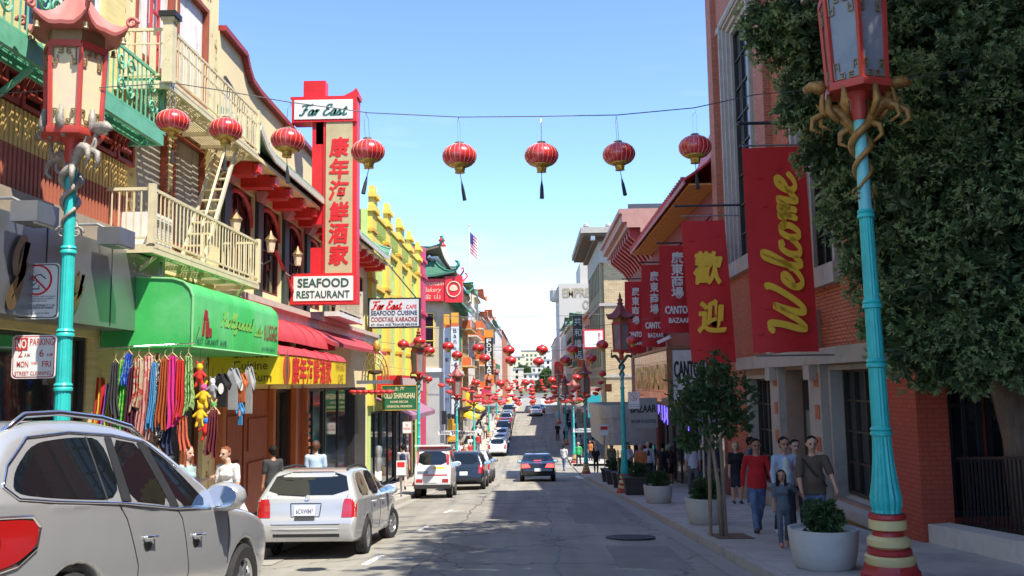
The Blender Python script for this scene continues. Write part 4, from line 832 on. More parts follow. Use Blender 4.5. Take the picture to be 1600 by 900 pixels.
b.build('hanging_strip', [mat('violet_neon', (.1, .08, .5), .4, emis=(.15, .1, 1.), estr=.9), CHROME], mq)['kind'] = 'stuff'
hb = thing('bazaar_name_board', 'grey hanging board reading BAZAAR WE SHIP WORLDWIDE below the marquee', 'sign', (5, 34.2, -.3)); b = MB(); P0, P1 = onY(983, 622, 36), onY(1028, 668, 36); b.box(P0[0], 36, P1[2], P1[0], 36.06, P0[2]); b.build('board', mat('grey_board_paint', (.36, .35, .33), .6), hb)
lettering(hb, 'BAZAAR', ((P0[0]+P1[0])/2, 36, P0[2]-.42), (1, 0, 0), (0, 0, 1), 1.0, .3, BLACK, bold=.03); lettering(hb, 'WE SHIP WORLDWIDE', ((P0[0]+P1[0])/2, 36, P1[2]+.25), (1, 0, 0), (0, 0, 1), 1.0, .14, BLACK, bold=.01)
for x in (P0[0]+.1, P1[0]-.1): b = MB(); b.tube([(x, 36.03, P0[2]), (x, 36.03, .9)], .015, 5); b.build('hanger', DARKM, hb)
# ---- pink corniced building
pb = thing('corniced_building', 'dusky red building with heavy bracketed cornice at the crossing', 'building', (8, 52, G(52))); opp = [(48+2.5*i, 49.5+2.5*i, z, z+2.2) for i in range(4) for z in (2.2, 5.2)]
wall(pb, 1, XR, 47.02, 58.3, -5, 9.3, opp+[(47.5, 58, -4, .6)], mat('dusky_red', (.24, .08, .06), .8, var=.15))
for o in opp: window(pb, 1, XR, *o, DKRED, GLASS, 1, 2)
for k in range(3): window(pb, 1, XR, 47.6+3.5*k, 51+3.5*k, G(51+3.5*k)+.2, .55, DARKM, GLASSB, 2, 1, name='shop_window')
PKC = mat('dusty_rose', (.40, .22, .18), .7, var=.12)
for d, z0, z1 in ((.35, 9.3, 9.6), (.6, 9.6, 9.85), (1.3, 9.85, 10.15), (1.55, 10.15, 10.6), (1.7, 10.6, 10.85)): b = MB(); wallbox(b, 1, XR, -.5, d, 46.6, 58.3+d, z0, z1); b.build('cornice', PKC, pb)
for k in range(11): y = 47+k*1.12; b = MB(); b.prism([(XR, y, 8.3), (XR-.35, y, 8.8), (XR-1.15, y, 9.5), (XR-1.15, y, 9.84), (XR, y, 9.84)], (0, .4, 0)); b.build('cornice_bracket', DKRED, pb)
b = MB(); wallbox(b, 1, XR, -8, 1.2, 46.62, 46.9, 9.85, 11.1); b.build('side_parapet', mat('dark_slate', (.06, .07, .09), .7), pb)
mc = thing('curved_canopy', 'grey rounded metal shop canopy at the corner before the crossing', 'canopy', (4.8, 52, -.5)); b = MB(); rows = []
pl = [(XR, 47.3)]+[(4.5-.9*math.sin(t), 48.2-.9*math.cos(t)) for t in np.linspace(0, math.pi/2, 6)]+[(3.6, 56.5), (XR, 56.5)]
for z, e in ((-1.5, -.25), (-1.5, 0), (-.1, .1), (-.1, .22), (.55, .22), (.55, -.3)): rows.append([((x if x == XR else x-e*.6), (y if y > 50 else y-e*.6), z) for x, y in pl])
b.sheet(rows); b.build('shell', mat('canopy_grey', (.42, .4, .38), .55, .1, var=.12), mc, fix=True); b = MB(); b.prism([(x, y, .3) for x, y in pl], (0, 0, .05)); b.build('top', STEEL, mc); b = MB(); b.prism([(x, y, -1.45) for x, y in pl], (0, 0, .05)); b.build('underside', DARKM, mc)
# ---- tan brick building beyond the crossing
tbb = thing('tan_brick_building', 'tall tan brick building with overhanging tiled cornice beyond the crossing', 'building', (8, 84, G(84)))
TBR = mat('tan_brick', (.50, .38, .2), .85, var=.2, scale=4, bump=.1); n_ = TBR.node_tree; bt = n_.nodes.new('ShaderNodeTexBrick'); bt.inputs['Scale'].default_value = 1.0; bt.inputs['Color1'].default_value = (.56, .42, .22, 1); bt.inputs['Color2'].default_value = (.42, .30, .15, 1); bt.inputs['Mortar'].default_value = (.34, .28, .2, 1); bt.inputs['Brick Width'].default_value = .5; bt.inputs['Row Height'].default_value = .17; bt.inputs['Mortar Size'].default_value = .02
tcx = n_.nodes.new('ShaderNodeTexCoord'); mpx = n_.nodes.new('ShaderNodeMapping'); mpx.inputs['Rotation'].default_value = (R(90), 0, 0); n_.links.new(tcx.outputs['Object'], mpx.inputs[0]); n_.links.new(mpx.outputs[0], bt.inputs['Vector']); n_.links.new(bt.outputs[0], n_.nodes['Principled BSDF'].inputs['Base Color'])
XT = 6.05; opt = []
for zf_ in (3.6, 6.9, 10.2):
    for k in range(7): opt.append((79.2+2.0*k, 80.4+2.0*k, zf_-.4, zf_+2.0))
b = MB(); b.box(XT+.32, 78, -6, 20, 94, 14.2); b.build('side_wall', TBR, tbb); wall(tbb, 1, XT, 78.3, 94, -6, 14.2, opt, mat('olive_stucco', (.34, .29, .17), .85, var=.1), depth=3)
for o in opt: window(tbb, 1, XT, *o, DARKM, GLASS, 1, 2)
b = MB(); b.box(XT-.05, 77.9, 12.2, 20, 94, 14.1); b.build('frieze', mat('grey_frieze', (.40, .38, .33), .8), tbb)
for d, z0, z1, m in ((.5, 14.1, 14.4, mat('dark_cornice', (.12, .09, .07), .7)), (1.5, 14.4, 14.6, mat('dark_cornice', (.12, .09, .07), .7)), (1.7, 14.6, 15.1, STONE)): b = MB(); b.box(XT-d, 78-d, z0, 20, 94, z1); b.build('cornice', m, tbb)
for k in range(7): b = MB(); b.lathe([(.2, 0), (.26, .1), (.2, .3), (.05, .42)], 8, (XT-1.2+k*1.9, 76.6, 15.1)); b.build('finial', STONE, tbb)
for k in range(8): b = MB(); b.box(XT-.8+k*1.6, 76.6, 14.05, XT-.45+k*1.6, 77.2, 14.38); b.build('modillion', WHITE, tbb)
for z in (2.2, 8.4): b = MB(); b.box(XT-.12, 77.9, z, 20, 94, z+.25); b.build('string_course', STONE, tbb)
band(tbb, 1, XT, .05, 78.6, 93.5, -4.6, 1.4, GLASSB, 'shop_front')
hill_building(1, XR, 94.2, 108, 9.8, 4, (), 'terracotta brick building after the tan brick one on the right', False)
hill_building(1, XR, 108.2, 122, 9.6, 0, (1,), 'cream building with red rail on the right slope')
hill_building(1, XR, 122.2, 140, 10.8, 2, (1, 2), 'ochre building near the crest on the right')
hill_building(1, XR, 140.2, 170, 11.5, 6, (), 'taupe building at the crest on the right')
hill_building(1, XR, 170.2, 200, 12.5, 3, (), 'ivory building past the crest on the right', False)
hill_building(1, XR, 236, 300, 14, 7, (), 'sand coloured block beyond the white tower on the right', False)
hill_building(-1, XL, 262.2, 330, 15, 3, (), 'ivory block closing the far left of the street', False)
et = thing('white_tower_block', 'tall pale tower with large faded rooftop lettering on the right', 'building', (13, 215, -5)); WT = mat('tower_white', (.48, .44, .38), .85, var=.08, col2=(.38, .35, .3), c2lo=.55, c2hi=.75)
b = MB(); b.box(XR, 205, -7, 26, 235, 24.6); b.build('wall', WT, et); b = MB(); b.box(XR+5, 206, 24.6, 20, 225, 29.5); b.build('penthouse', WT, et); MB().lathe([(1.4, 0), (1.9, .4), (1.9, 2.6), (1.2, 3.4), (.4, 3.4)], 14, (XR-.2, 208, 20.6)).build('corner_turret', WT, et)
FAD = mat('faded_letter', (.33, .27, .18), .7, var=.2)
for s, z, w, x in (('EMPRESS', 22.4, 8.2, 11.4), ('OF', 19.6, 2.4, 13), ('CHINA', 17, 6, 12.8)): lettering(et, s, (x, 205, z), (1, 0, 0), (0, 0, 1), w, 2.1, FAD, bold=.03, depth=.1)
swin(et, 13.2, 14.4, 25.6, 27, 206, DARKM, GLASS, 1, 1)
for k in range(6): swin(et, 7.3, 8.3, -2+3*k, 0+3*k, 205, DARKM, GLASS, 1, 1)
# far hillside at the end of the street
fh = MB()
fh.sheet([[(x, y, z) for x in np.linspace(-700, 700, 30)] for y, z in ((420, -6), (520, 0), (640, 9), (900, 16))]); tag(fh.build('hillside', mat('far_hill', (.12, .14, .08), .9)), 'distant hillside at the end of the street', kind='structure')
rnd = random.Random(3); lbn = ['white flat roofed house', 'cream house', 'grey house', 'pale yellow house', 'beige apartment block']
for i, (x, y, w, h, c) in enumerate(((-22, 520, 18, 13, 1), (-1, 505, 9, 9, 1), (10, 540, 10, 15, 1), (22, 520, 14, 12, 3), (-44, 540, 18, 16, 0), (44, 545, 20, 14, 0), (-12, 590, 14, 15, 5), (8, 600, 8, 18, 7), (28, 610, 16, 16, 1), (-34, 620, 16, 15, 3), (-2, 640, 12, 17, 5), (-9, 500, 8, 12, 0), (3, 515, 7, 13, 3), (16, 500, 8, 11, 5))):
    col = FC[c][0]; z0 = float(np.interp(y, [420, 520, 640, 900], [-6, 0, 9, 16]))-1
    t = thing('distant_house', 'distant %s at the very end of the street, %s' % (FC[c][1]+' house', ['far left of the gap', 'small by the road end', 'mid gap beside the dark tree', 'right of the gap', 'outermost left', 'outermost right', 'second row left', 'second row narrow tall', 'second row right', 'upper row left', 'upper row middle', 'front row left', 'front row narrow', 'front row right'][i]), 'house', (x, y, z0), group='houses at the end of the street')
    b = MB(); b.box(x-w/2, y-w/3, z0, x+w/2, y+w/3, z0+h); b.build('wall', mat('plaster_'+FC[c][1].replace(' ', '_'), col, .8), t); b = MB(); b.box(x-w/2-.4, y-w/3-.4, z0+h, x+w/2+.4, y+w/3, z0+h+.7); b.build('roof', STONE, t)
    for f in range(int(h/3)):
        for k in range(int(w/3)): b = MB(); b.box(x-w/2+.8+k*3, y-w/3-.12, z0+1+f*3, x-w/2+2.2+k*3, y-w/3-.01, z0+2.6+f*3); b.build('window', GLASS, t)
# ================================================================== LAMP POSTS
DGOLD = mat('dragon_gold', (.36, .19, .05), .5, .35, var=.35, scale=14, bump=.5, bscale=60); DGREY = mat('dragon_grey', (.33, .30, .26), .6, .2, var=.3, scale=14, bump=.5, bscale=60); DTEAL = mat('dragon_dull', (.10, .09, .07), .6, .2, var=.3)
LRED = paint('lamp_red', (.50, .06, .045), .45); LROOF = mat('faded_lamp_roof', (.55, .16, .14), .55, var=.12); GLG = mat('lamp_glass', (.30, .34, .36), .22, var=.25, scale=2.5, col2=(.16, .19, .22), c2lo=.4, c2hi=.65); GLC = mat('lamp_glass_sunlit', (.78, .66, .40), .3, var=.12, scale=2.5, col2=(.70, .52, .40), c2lo=.45, c2hi=.65); FRET = mat('fret_brown', (.30, .2, .1), .5, .3)  # cream tone of the left lantern's glass is sunlight put into its colour
BUTT = paint('butter_yellow', (.70, .55, .24), .5); BRED = paint('base_red', (.42, .03, .03), .45)
def lamp_post(loc, label, dm, gm, rm, sc=1.0, rot=.3, detail=True, top=True):
    t = thing('street_lamp', label, 'street lamp', loc, (0, 0, rot), group='dragon lamp posts along the street'); N = 24 if detail else 12
    def part(name, prof, m, n=N, **k): q = .77 if name.startswith(('base', 'pole', 'neck')) else 1.0; return MB().lathe([(r*sc*q, z*sc) for r, z in prof], n, **k).build(name, m, t, smooth=(35 if detail else 30), local=True)
    part('base_plinth', [(.46, 0), (.46, .1), (.42, .13), (.40, .2)], BRED, 8, ph=.39)
    part('base_ring', [(.36, .2), (.37, .22), (.37, .29), (.34, .31)], BUTT); part('base_ring', [(.31, .31), (.33, .33), (.33, .37), (.27, .39)], BRED)
    part('base_ring', [(.27, .39), (.32, .42), (.32, .49), (.26, .53)], BUTT); part('base_ring', [(.23, .53), (.22, .57), (.24, .6)], BRED); part('base_ring', [(.25, .6), (.28, .61), (.28, .71), (.26, .72)], BUTT); part('base_ring', [(.26, .72), (.28, .74), (.27, .78), (.2, .79)], BRED)
    fl = dict(lobes=14, amp=.12) if detail else {}
    part('pole_foot', [(.20, .79), (.215, .8), (.20, .83), (.225, .88), (.23, .98), (.19, 1.15), (.155, 1.4), (.14, 1.62), (.135, 1.76)], TURQ, 56 if detail else 12, **fl)
    part('pole_shaft', [(.135, 1.76), (.125, 2.6), (.115, 3.4), (.105, 4.4)], TURQ, 56 if detail else 12, **({'lobes': 14, 'amp': .07} if detail else {}))
    for z, r in ((1.76, .165), (2.58, .155), (3.3, .15), (4.42, .135)): part('pole_ring', [(r*.85, z-.06), (r, z-.05), (r, z-.02), (r*.88, z), (r, z+.02), (r*.85, z+.05)], TURQ)
    part('pole_top', [(.1, 4.42), (.095, 5.55), (.09, 5.6)], TURQ if gm is GLC else mat('turquoise_pale', (.16, .55, .55), .4, var=.1))
    part('neck', [(.10, 5.6), (.13, 5.72), (.12, 5.85), (.2, 5.95)], LRED)
    zb, zt, r0, r1 = 5.98, 7.18, .36, .40; hx = [(math.cos(math.pi/3*k), math.sin(math.pi/3*k)) for k in range(6)]
    part('lantern_floor', [(r0+.05, zb-.03), (r0+.06, zb), (r0+.06, zb+.06), (r0+.01, zb+.06)], LRED, 6)
    for k in range(6):
        a, b_ = hx[k], hx[(k+1) % 6]; A0 = np.array([a[0]*r0, a[1]*r0, zb+.05])*sc; A1 = np.array([a[0]*r1, a[1]*r1, zt])*sc; B0 = np.array([b_[0]*r0, b_[1]*r0, zb+.05])*sc; B1 = np.array([b_[0]*r1, b_[1]*r1, zt])*sc
        MB().beam(A0, A1, .05*sc, .05*sc).build('lantern_post', LRED, t, local=True)
        cen = (A0+A1+B0+B1)/4; nn = np.array([cen[0], cen[1], 0]); nn /= np.linalg.norm(nn); off = -nn*.015*sc
        g = MB(); g.add([A0+off, B0+off, B1+off, A1+off, A0+2*off, B0+2*off, B1+2*off, A1+2*off], [(0, 1, 2, 3), (7, 6, 5, 4), (0, 4, 5, 1), (1, 5, 6, 2), (2, 6, 7, 3), (3, 7, 4, 0)]); pane = g.build('glass_pane', gm, t, local=True)
        if detail:
            f = MB(); U = (B0-A0); V_ = (A1-A0)
            def P(u, v): return A0+U*u+V_*v+nn*.004
            for mu in (0, 1):
                for mv in (0, 1):
                    for (u0, v0, u1, v1) in ((.09, .04, .42, .04), (.42, .04, .42, .1), (.42, .1, .26, .1), (.09, .04, .09, .22), (.09, .22, .24, .22), (.24, .22, .24, .13), (.14, .17, .19, .17), (.3, .07, .36, .07)):
                        q0 = P(1-u0 if mu else u0, (1-v0*1.1) if mv else v0); q1 = P(1-u1 if mu else u1, (1-v1*1.1) if mv else v1); f.beam(q0, q1, .014, .018, ref=nn)
            f.build('fret_ornament', FRET, pane, local=True)['kind'] = 'stuff'
        MB().beam(A1, B1, .06*sc, .09*sc).build('lantern_rail', LRED, t, local=True); MB().beam(A0, B0, .05*sc, .05*sc).build('lantern_rail', LRED, t, local=True)
    if top:
        part('frieze', [(r1-.02, zt+.02), (r1-.02, zt+.26)], FRET, 6)
        rows = []; K = 8
        for s in np.linspace(0, 1, 7):
            row = []
            for k in range(6):
                for j in range(K):
                    u = j/K; a, b_ = hx[k], hx[(k+1) % 6]; x, y = a[0]*(1-u)+b_[0]*u, a[1]*(1-u)+b_[1]*u; rr = .64*(1-s)**1.0+.1*s; e = abs(2*u-1)**3*.16*(1-s)**2; w = .012*math.cos(2*math.pi*u*3*2) if detail else 0
                    row.append((x*rr*sc*(1+.1*abs(2*u-1)**3*(1-s)), y*rr*sc*(1+.1*abs(2*u-1)**3*(1-s)), (zt+.24+.62*s**1.7+e+w*(1-s))*sc))
            rows.append(row)
        m = MB(); m.sheet(rows, closed=True); m.sheet([[(p[0]*.98, p[1]*.98, p[2]-.05*sc) for p in rows[0]], rows[0]], closed=True); n6 = len(rows[0]); m.add([(p[0]*.98, p[1]*.98, p[2]-.05*sc) for p in rows[0]], [tuple(range(n6))]); rf = m.build('roof', rm, t, local=True, smooth=40)
        if detail:
            for k in range(6):
                a = hx[k]; c = np.array([a[0]*.73, a[1]*.73, zt+.44])*sc; m = MB(); scroll(m, c, np.array([a[0], a[1], 0]), (0, 0, 1), .085*sc, 1.3, .026*sc, 1); m.build('corner_curl', rm, rf, local=True, smooth=True)
                MB().lathe([(.01, .09), (.025, .08), (.03, .02), (.042, 0)], 8, (a[0]*.62*sc, a[1]*.62*sc, (zt+.14)*sc)).build('wind_bell', mat('bell_brass', (.4, .33, .2), .4, .6), rf, local=True)
        part('finial', [(.13, zt+.84), (.15, zt+.87), (.08, zt+.93), (.11, zt+.98), (.12, zt+1.04), (.05, zt+1.1), (.06, zt+1.18), (.015, zt+1.35)], rm, 12)
    for s in (0, 1):         # two dragons winding up the pole and carrying the lantern
        pts, rad = [], []; nt_ = 46 if detail else 22
        for i in range(nt_):
            q = i/(nt_-1)
            if q < .55:
                a = s*math.pi+q/.55*2*math.pi*1.35; rr = .092+.03*(q/.55); z = 4.72+q/.55*.85; r = .015+.045*(q/.55)
            else:
                w = (q-.55)/.45; a = s*math.pi+2*math.pi*1.35+w*.5; rr = .122+.34*math.sin(w*math.pi*.62)-.04*w; z = 5.57+.42*w+.10*math.sin(w*7); r = .06*(1+.35*math.sin(w*5))*(1-.3*w)
            pts.append((rr*math.cos(a)*sc, rr*math.sin(a)*sc, z*sc)); rad.append(r*sc)
        d = MB().tube(pts, rad, 8 if detail else 5).build('dragon', dm, t, smooth=True, local=True)
        if detail:
            m = MB(); scroll(m, (pts[0][0], pts[0][1], pts[0][2]-.06), (math.cos(s*math.pi), math.sin(s*math.pi), 0), (0, 0, 1), .09, 1.4, .015); m.build('tail_curl', dm, d, smooth=True, local=True)
            for i in (24, 31, 37):
                p = np.array(pts[i]); o = p/np.linalg.norm(p[:2])*np.array([1, 1, 0]); MB().tube([p, p+o*.14+(0, 0, -.06), p+o*.16+(0, 0, -.18), p+o*.05+(0, 0, -.25)], [.05, .042, .03, .016], 6).build('leg', dm, d, smooth=True, local=True)
                MB().tube([p, p+o*.09+(0, 0, .13)], [.03, .004], 5).build('fin', dm, d, local=True)
            e = np.array(pts[-1]); o = e/np.linalg.norm(e[:2])*np.array([1, 1, 0]); MB().tube([e-(0, 0, .05), e+o*.06, e+o*.17+(0, 0, .01), e+o*.25-(0, 0, .03)], [.06, .095, .07, .035], 8).build('head', dm, d, smooth=True, local=True)
            for a in range(3): an = s*math.pi+a*1.1+.4; MB().tube([(.24*math.cos(an), .24*math.sin(an), 5.6), (.36*math.cos(an), .36*math.sin(an), 5.75), (.34*math.cos(an), .34*math.sin(an), 5.97)], [.03, .055, .03], 6).build('claw', dm, d, smooth=True, local=True)
    return t
P = gnd(1393, 908, .15); rl = lamp_post((P[0], P[1], G(P[1])+.15), 'large turquoise lamp post with gold dragons and grey glass, right foreground', DGOLD, GLG, LRED, rot=.35)
rl.rotation_euler[1] = R(-.9)
P = onY(98, 620, 11.2); lamp_post((P[0], 11.2, G(11.2)+.15), 'turquoise lamp post with grey dragons and sunlit cream glass, left foreground', DGREY, GLC, LROOF, sc=.945, rot=.12)
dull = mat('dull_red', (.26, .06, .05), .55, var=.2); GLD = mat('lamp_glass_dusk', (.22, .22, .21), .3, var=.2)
for (x, y, lb) in ((3.25, 32.75, 'turquoise lamp post on the right kerb beside the dark square planters'), (-5.2, 41, 'turquoise lamp post on the left beside the green sign board'), (3.3, 57.6, 'turquoise lamp post at the near right corner of the crossing'), (-4.9, 58, 'turquoise lamp post at the near left corner of the crossing'),
        (3.3, 74, 'turquoise lamp post just past the crossing on the right'), (-4.9, 75, 'turquoise lamp post just past the crossing on the left'), (3.3, 92, 'turquoise lamp post part way up the right slope'), (-4.9, 100, 'turquoise lamp post part way up the left slope'), (3.3, 115, 'small far turquoise lamp post high on the right slope'), (-4.9, 122, 'small far turquoise lamp post high on the left slope')):
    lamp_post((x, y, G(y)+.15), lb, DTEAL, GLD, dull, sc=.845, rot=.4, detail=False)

# ================================================================== PAPER LANTERNS ON WIRES
LAN = mat('lantern_red', (.66, .035, .03), .3, var=.12, scale=8, spec=.8, subsurf=.2, coat=.6, sheen=0); LGOLD = mat('lantern_gold', (.55, .33, .06), .4, .4, var=.4, scale=30); LBLK = mat('tassel_black', (.02, .025, .025), .8); LCAP = mat('lantern_cap', (.12, .09, .06), .5, .4); RIBW = mat('lantern_rib', (.75, .4, .36), .4, var=.1)
def paper_lantern(loc, s, label, group, detail=2, tas=0., rz=0., hang=.45):
    t = thing('paper_lantern', label, 'lantern', loc, (random.uniform(-.07, .07), random.uniform(-.09, .09), rz), group=group); s = s*random.uniform(.97, 1.03); a = .5*s; b = .355*s       # loc is the centre
    prof = [(.3*a, b)]+[(a*math.sin(math.acos(max(-1, min(1, q))))**.85, b*q) for q in (.93, .8, .55, .25, 0, -.25, -.5, -.74)]
    body = MB(); n = 60 if detail == 2 else 20
    body.lathe(prof, n, lobes=20 if detail == 2 else 0, amp=.045, mi=0); body.build('shade', LAN, t, smooth=True, local=True)
    lowp = [(a*math.sin(math.acos(q))**.85, b*q) for q in (-.74, -.85, -.93)]+[(.32*a, -b*1.0)]
    MB().lathe(lowp, n, lobes=20 if detail == 2 else 0, amp=.05, mi=0).build('gold_base', [LAN if detail == 1 else LGOLD], t, smooth=True, local=True)
    MB().lathe([(.24*a, b*.98), (.27*a, b*1.02), (.25*a, b*1.16), (.2*a, b*1.18)], 14).build('top_cap', LCAP, t, local=True)
    MB().lathe([(.3*a, -b), (.3*a, -b*1.12), (.26*a, -b*1.3), (.3*a, -b*1.42)], 14, lobes=8, amp=.15).build('bottom_fringe', LGOLD, t, local=True)
    if detail == 2:
        for k in range(0, 20, 1):
            an = 2*math.pi*(k+.5)/20; MB().tube([(r*.99*math.cos(an), r*.99*math.sin(an), z) for r, z in prof], .0035, 4).build('rib', RIBW, t, local=True)
        for sx_ in (-1, 1): MB().tube([(sx_*.16*a, 0, b*1.15), (sx_*.17*a, 0, b*1.15+.58*s), (sx_*.05*a, 0, b*1.15+.7*s), (0, 0, b*1.15+.8*s)], .007*s, 5).build('hanger', CHROME, t, local=True)
        sw = tas; MB().tube([(0, 0, -b*1.4), (sw*.06, 0, -b*1.4-.1), (sw*.12, 0, -b*1.4-.2), (sw*.2, 0, -b*1.4-.34)], [.004, .005, .022, .028], 6).build('tassel', LBLK, t, local=True)
    return t
rowN = [(270, 190), (353, 203), (450, 220), (575, 237), (718, 244), (846, 243), (967, 241), (1086, 230)]
Y0 = 11.2; names = ['far left, in front of the green balcony', 'second from left, under the ivory balcony', 'third from left, before the red eave beams', 'touching the right edge of the tall red sign', 'fifth from left, against open sky', 'in the middle of the wire, against open sky', 'seventh from left, against open sky', 'rightmost, beside the brick church']
wp = [onX(60, 100, XL+.1)]; wp[0] = np.array([XL, Y0, 5.6])
for i, ((px, py), nm) in enumerate(zip(rowN, names)):
    P = onY(px, py, Y0); paper_lantern(P, .425, 'red paper lantern, nearest row, '+nm, 'nearest row of red lanterns', 2, [0, 0, .2, -.6, .6, .05, -.6, -.2][i], rz=i*.3); wp.append(P+np.array([0, 0, .425*(.355*1.15+.8)]))
wp += [onY(1180, 148, 11.6), onY(1292, 138, 12.0), onY(1450, 118, 12.0), onY(1640, 92, 12.0)]
WIREM = mat('wire_grey', (.13, .13, .14), .5, .4)
tag(MB().tube(wp, .007, 5).build('lantern_wire', WIREM), 'thin cable carrying the nearest row of lanterns across the street', 'cable')
mid = [(630, 538, 31.5), (655, 533, 31), (671, 548, 33.5), (700, 541, 31), (714, 555, 33.5), (747, 544, 31), (757, 560, 33.5), (795, 547, 31), (798, 563, 33.5), (847, 546, 31), (841, 565, 33.5), (895, 546, 31), (883, 563, 33.5), (941, 539, 31), (924, 560, 33.5), (988, 532, 31),
       (669, 592, 43), (703, 596, 43), (743, 598, 43), (782, 599, 43), (821, 598, 43), (862, 594, 43), (901, 590, 43), (941, 584, 43)]
cnt = {}
for px, py, y in mid:
    k = {31: 'higher second row', 31.5: 'higher second row', 33.5: 'lower third row', 43: 'dark fourth row'}[y]; cnt[k] = cnt.get(k, 0)+1; i = cnt[k]
    P = onY(px, py, y); paper_lantern(P, .42, 'red lantern in the %s over mid street, %s from the left' % (k, ['first', 'second', 'third', 'fourth', 'fifth', 'sixth', 'seventh', 'eighth', 'ninth'][i-1]), 'middle rows of red lanterns', 0)
for y, pts in ((31, [(-7.2, 4.6), (-4.2, 3.75), (0, 3.55), (3.5, 3.8), (6.4, 4.6)]), (33.5, [(-7.2, 3.6), (-4, 3.15), (0, 2.95), (3, 3.05), (6.4, 3.7)]), (43, [(-7.2, 2.7), (-4, 2.2), (0, 2.1), (3.4, 2.3), (6.4, 2.8)])):
    tag(MB().tube([(x, y, z) for x, z in pts], .008, 4).build('lantern_wire', WIREM), 'thin cable of the %s lantern row across mid street' % {31: 'higher', 33.5: 'lower', 43: 'dark fourth'}[y], 'cable')
def small_lantern(s):
    m = MB(); m.lathe([(.1*s, .2*s), (.32*s, .18*s), (.46*s, .09*s), (.5*s, 0), (.44*s, -.11*s), (.28*s, -.2*s), (.13*s, -.22*s), (.12*s, -.32*s)], 10, mi=[0, 0, 0, 0, 0, 1, 1]); return m
LANB = mat('lantern_bright_red', (.68, .05, .045), .4, var=.1, subsurf=.2)
sl = None; rr = random.Random(5)
yrow = 50.0; irow = 0
ORD = ['first', 'second', 'third', 'fourth', 'fifth', 'sixth', 'seventh', 'eighth']
while yrow < 195:
    tilt = rr.uniform(-1.5, 1.5); wps = []
    for k in range(8):
        x = -5.1+k*1.28+rr.uniform(-.15, .15); y = yrow+tilt*(k-3.5)/7; z = G(yrow)+5.0+.25*((k-3.5)/3.5)**2+rr.uniform(-.08, .08)
        if sl is None: sl = small_lantern(.44).build('paper_lantern', [LANB, LGOLD], None, smooth=True, local=True); o = sl
        else: o = bpy.data.objects.new('paper_lantern', sl.data); COL.objects.link(o)
        o.location = (x, y, z); o.rotation_euler = (rr.uniform(-.2, .2), rr.uniform(-.2, .2), 0); wps.append((x, y, z+.25))
        near = irow < 6
        tag(o, ('small red lantern in packed row %s at the crossing, %s from left' % (ORD[irow], ORD[k]) if near else 'tiny red lantern in the packed rows over the uphill street'), 'lantern', 'packed far rows of red lanterns above the crossing' if near else 'packed far rows of red lanterns uphill')
    irow += 1; yrow += 4.0+rr.uniform(-.5, .6)
# overhead service wires far down
for y, z, lb in ((70, 7.0, 'upper trolley cable over the crossing'), (74, 4.8, 'lower trolley cable beyond the crossing')):
    tag(MB().tube([(-12, y, z+.3), (-4, y, z), (3, y, z), (12, y, z+.3)], .02, 4).build('overhead_cable', WIREM), lb, 'cable')

# ================================================================== SIGNS AND AWNINGS, LEFT
def rect(p0, p1, Y): a, b = onY(*p0, Y), onY(*p1, Y); return a[0], b[2], b[0], a[2]    # x0,z0,x1,z1
UX, UZ, UL, UR = (1, 0, 0), (0, 0, 1), (0, 1, 0), (0, -1, 0)
SR = paint('sign_red', (.70, .025, .03), .4); SW = paint('sign_white', (.80, .80, .76), .45); TAN = paint('sign_tan', (.52, .43, .25), .6); DG = paint('sign_dark_green', (.02, .11, .08), .5)
YS_ = 26.4; vs_ = thing('vertical_sign', 'tall stepped red restaurant sign with tan panel of red Chinese characters', 'sign', (-6.2, YS_, 4.2))
x0, z0, x1, z1 = rect((488, 160), (557, 432), YS_)
b = MB(); b.box(x0+.35, YS_, z0-.02, x1, YS_+.45, z1); b.box(x0, YS_+.03, z0+1.6, x0+.35, YS_+.4, z1-.5); b.box(x0+.12, YS_+.03, z1-1.3, x0+.35, YS_+.42, z1-.5); a0 = rect((474, 126), (508, 158), YS_); b.box(a0[0], YS_+.03, a0[1], a0[2], YS_+.42, a0[3]); a1 = rect((485, 387), (510, 432), YS_); b.box(a1[0], YS_+.03, a1[1], a1[2]+.1, YS_+.42, a1[3]); b.build('red_casing', SR, vs_)
x0t, z0t, x1t, z1t = rect((510, 190), (550, 432), YS_); b = MB(); b.box(x0t, YS_-.03, z0t, x1t, YS_-.003, z1t); b.build('tan_panel', TAN, vs_)
for i, c in enumerate('康年海鮮酒家'):
    zc = onY(530, 230+33.7*i*1.0, YS_)[2]; lettering(vs_, c, ((x0t+x1t)/2, YS_-.032, zc), UX, UZ, .58, .60, SR, name='character', bold=.034, depth=.012, shear=.08)
x0b, z0b, x1b, z1b = rect((455, 428), (557, 474), YS_); b = MB(); b.box(x0b, YS_-.05, z0b, x1b, YS_+.5, z1b); b.build('lower_frame', SR, vs_); b = MB(); b.box(x0b+.09, YS_-.07, z0b+.09, x1b-.09, YS_-.053, z1b-.09); b.build('lower_board', SW, vs_)
cx = (x0b+x1b)/2; lettering(vs_, 'SEAFOOD', (cx, YS_-.07, z1b-.29), UX, UZ, 1.52, .26, DG, bold=.025); lettering(vs_, 'RESTAURANT', (cx, YS_-.07, z0b+.28), UX, UZ, 1.58, .22, DG, bold=.015)
x0c, z0c, x1c, z1c = rect((457, 155), (558, 190), YS_); b = MB(); b.box(x0c, YS_-.06, z0c, x1c, YS_+.5, z1c)
b.prism([(x0c-.05, YS_-.06, z1c), (x1c+.05, YS_-.06, z1c), (x1c+.06, YS_-.06, z1c+.12), (x1c-.02, YS_-.06, z1c+.3), (x1c-.12, YS_-.06, z1c+.2), (x1c-.4, YS_-.06, z1c+.06), (x0c-.05, YS_-.06, z1c+.05)], (0, .55, 0)); b.build('upper_frame', SR, vs_)
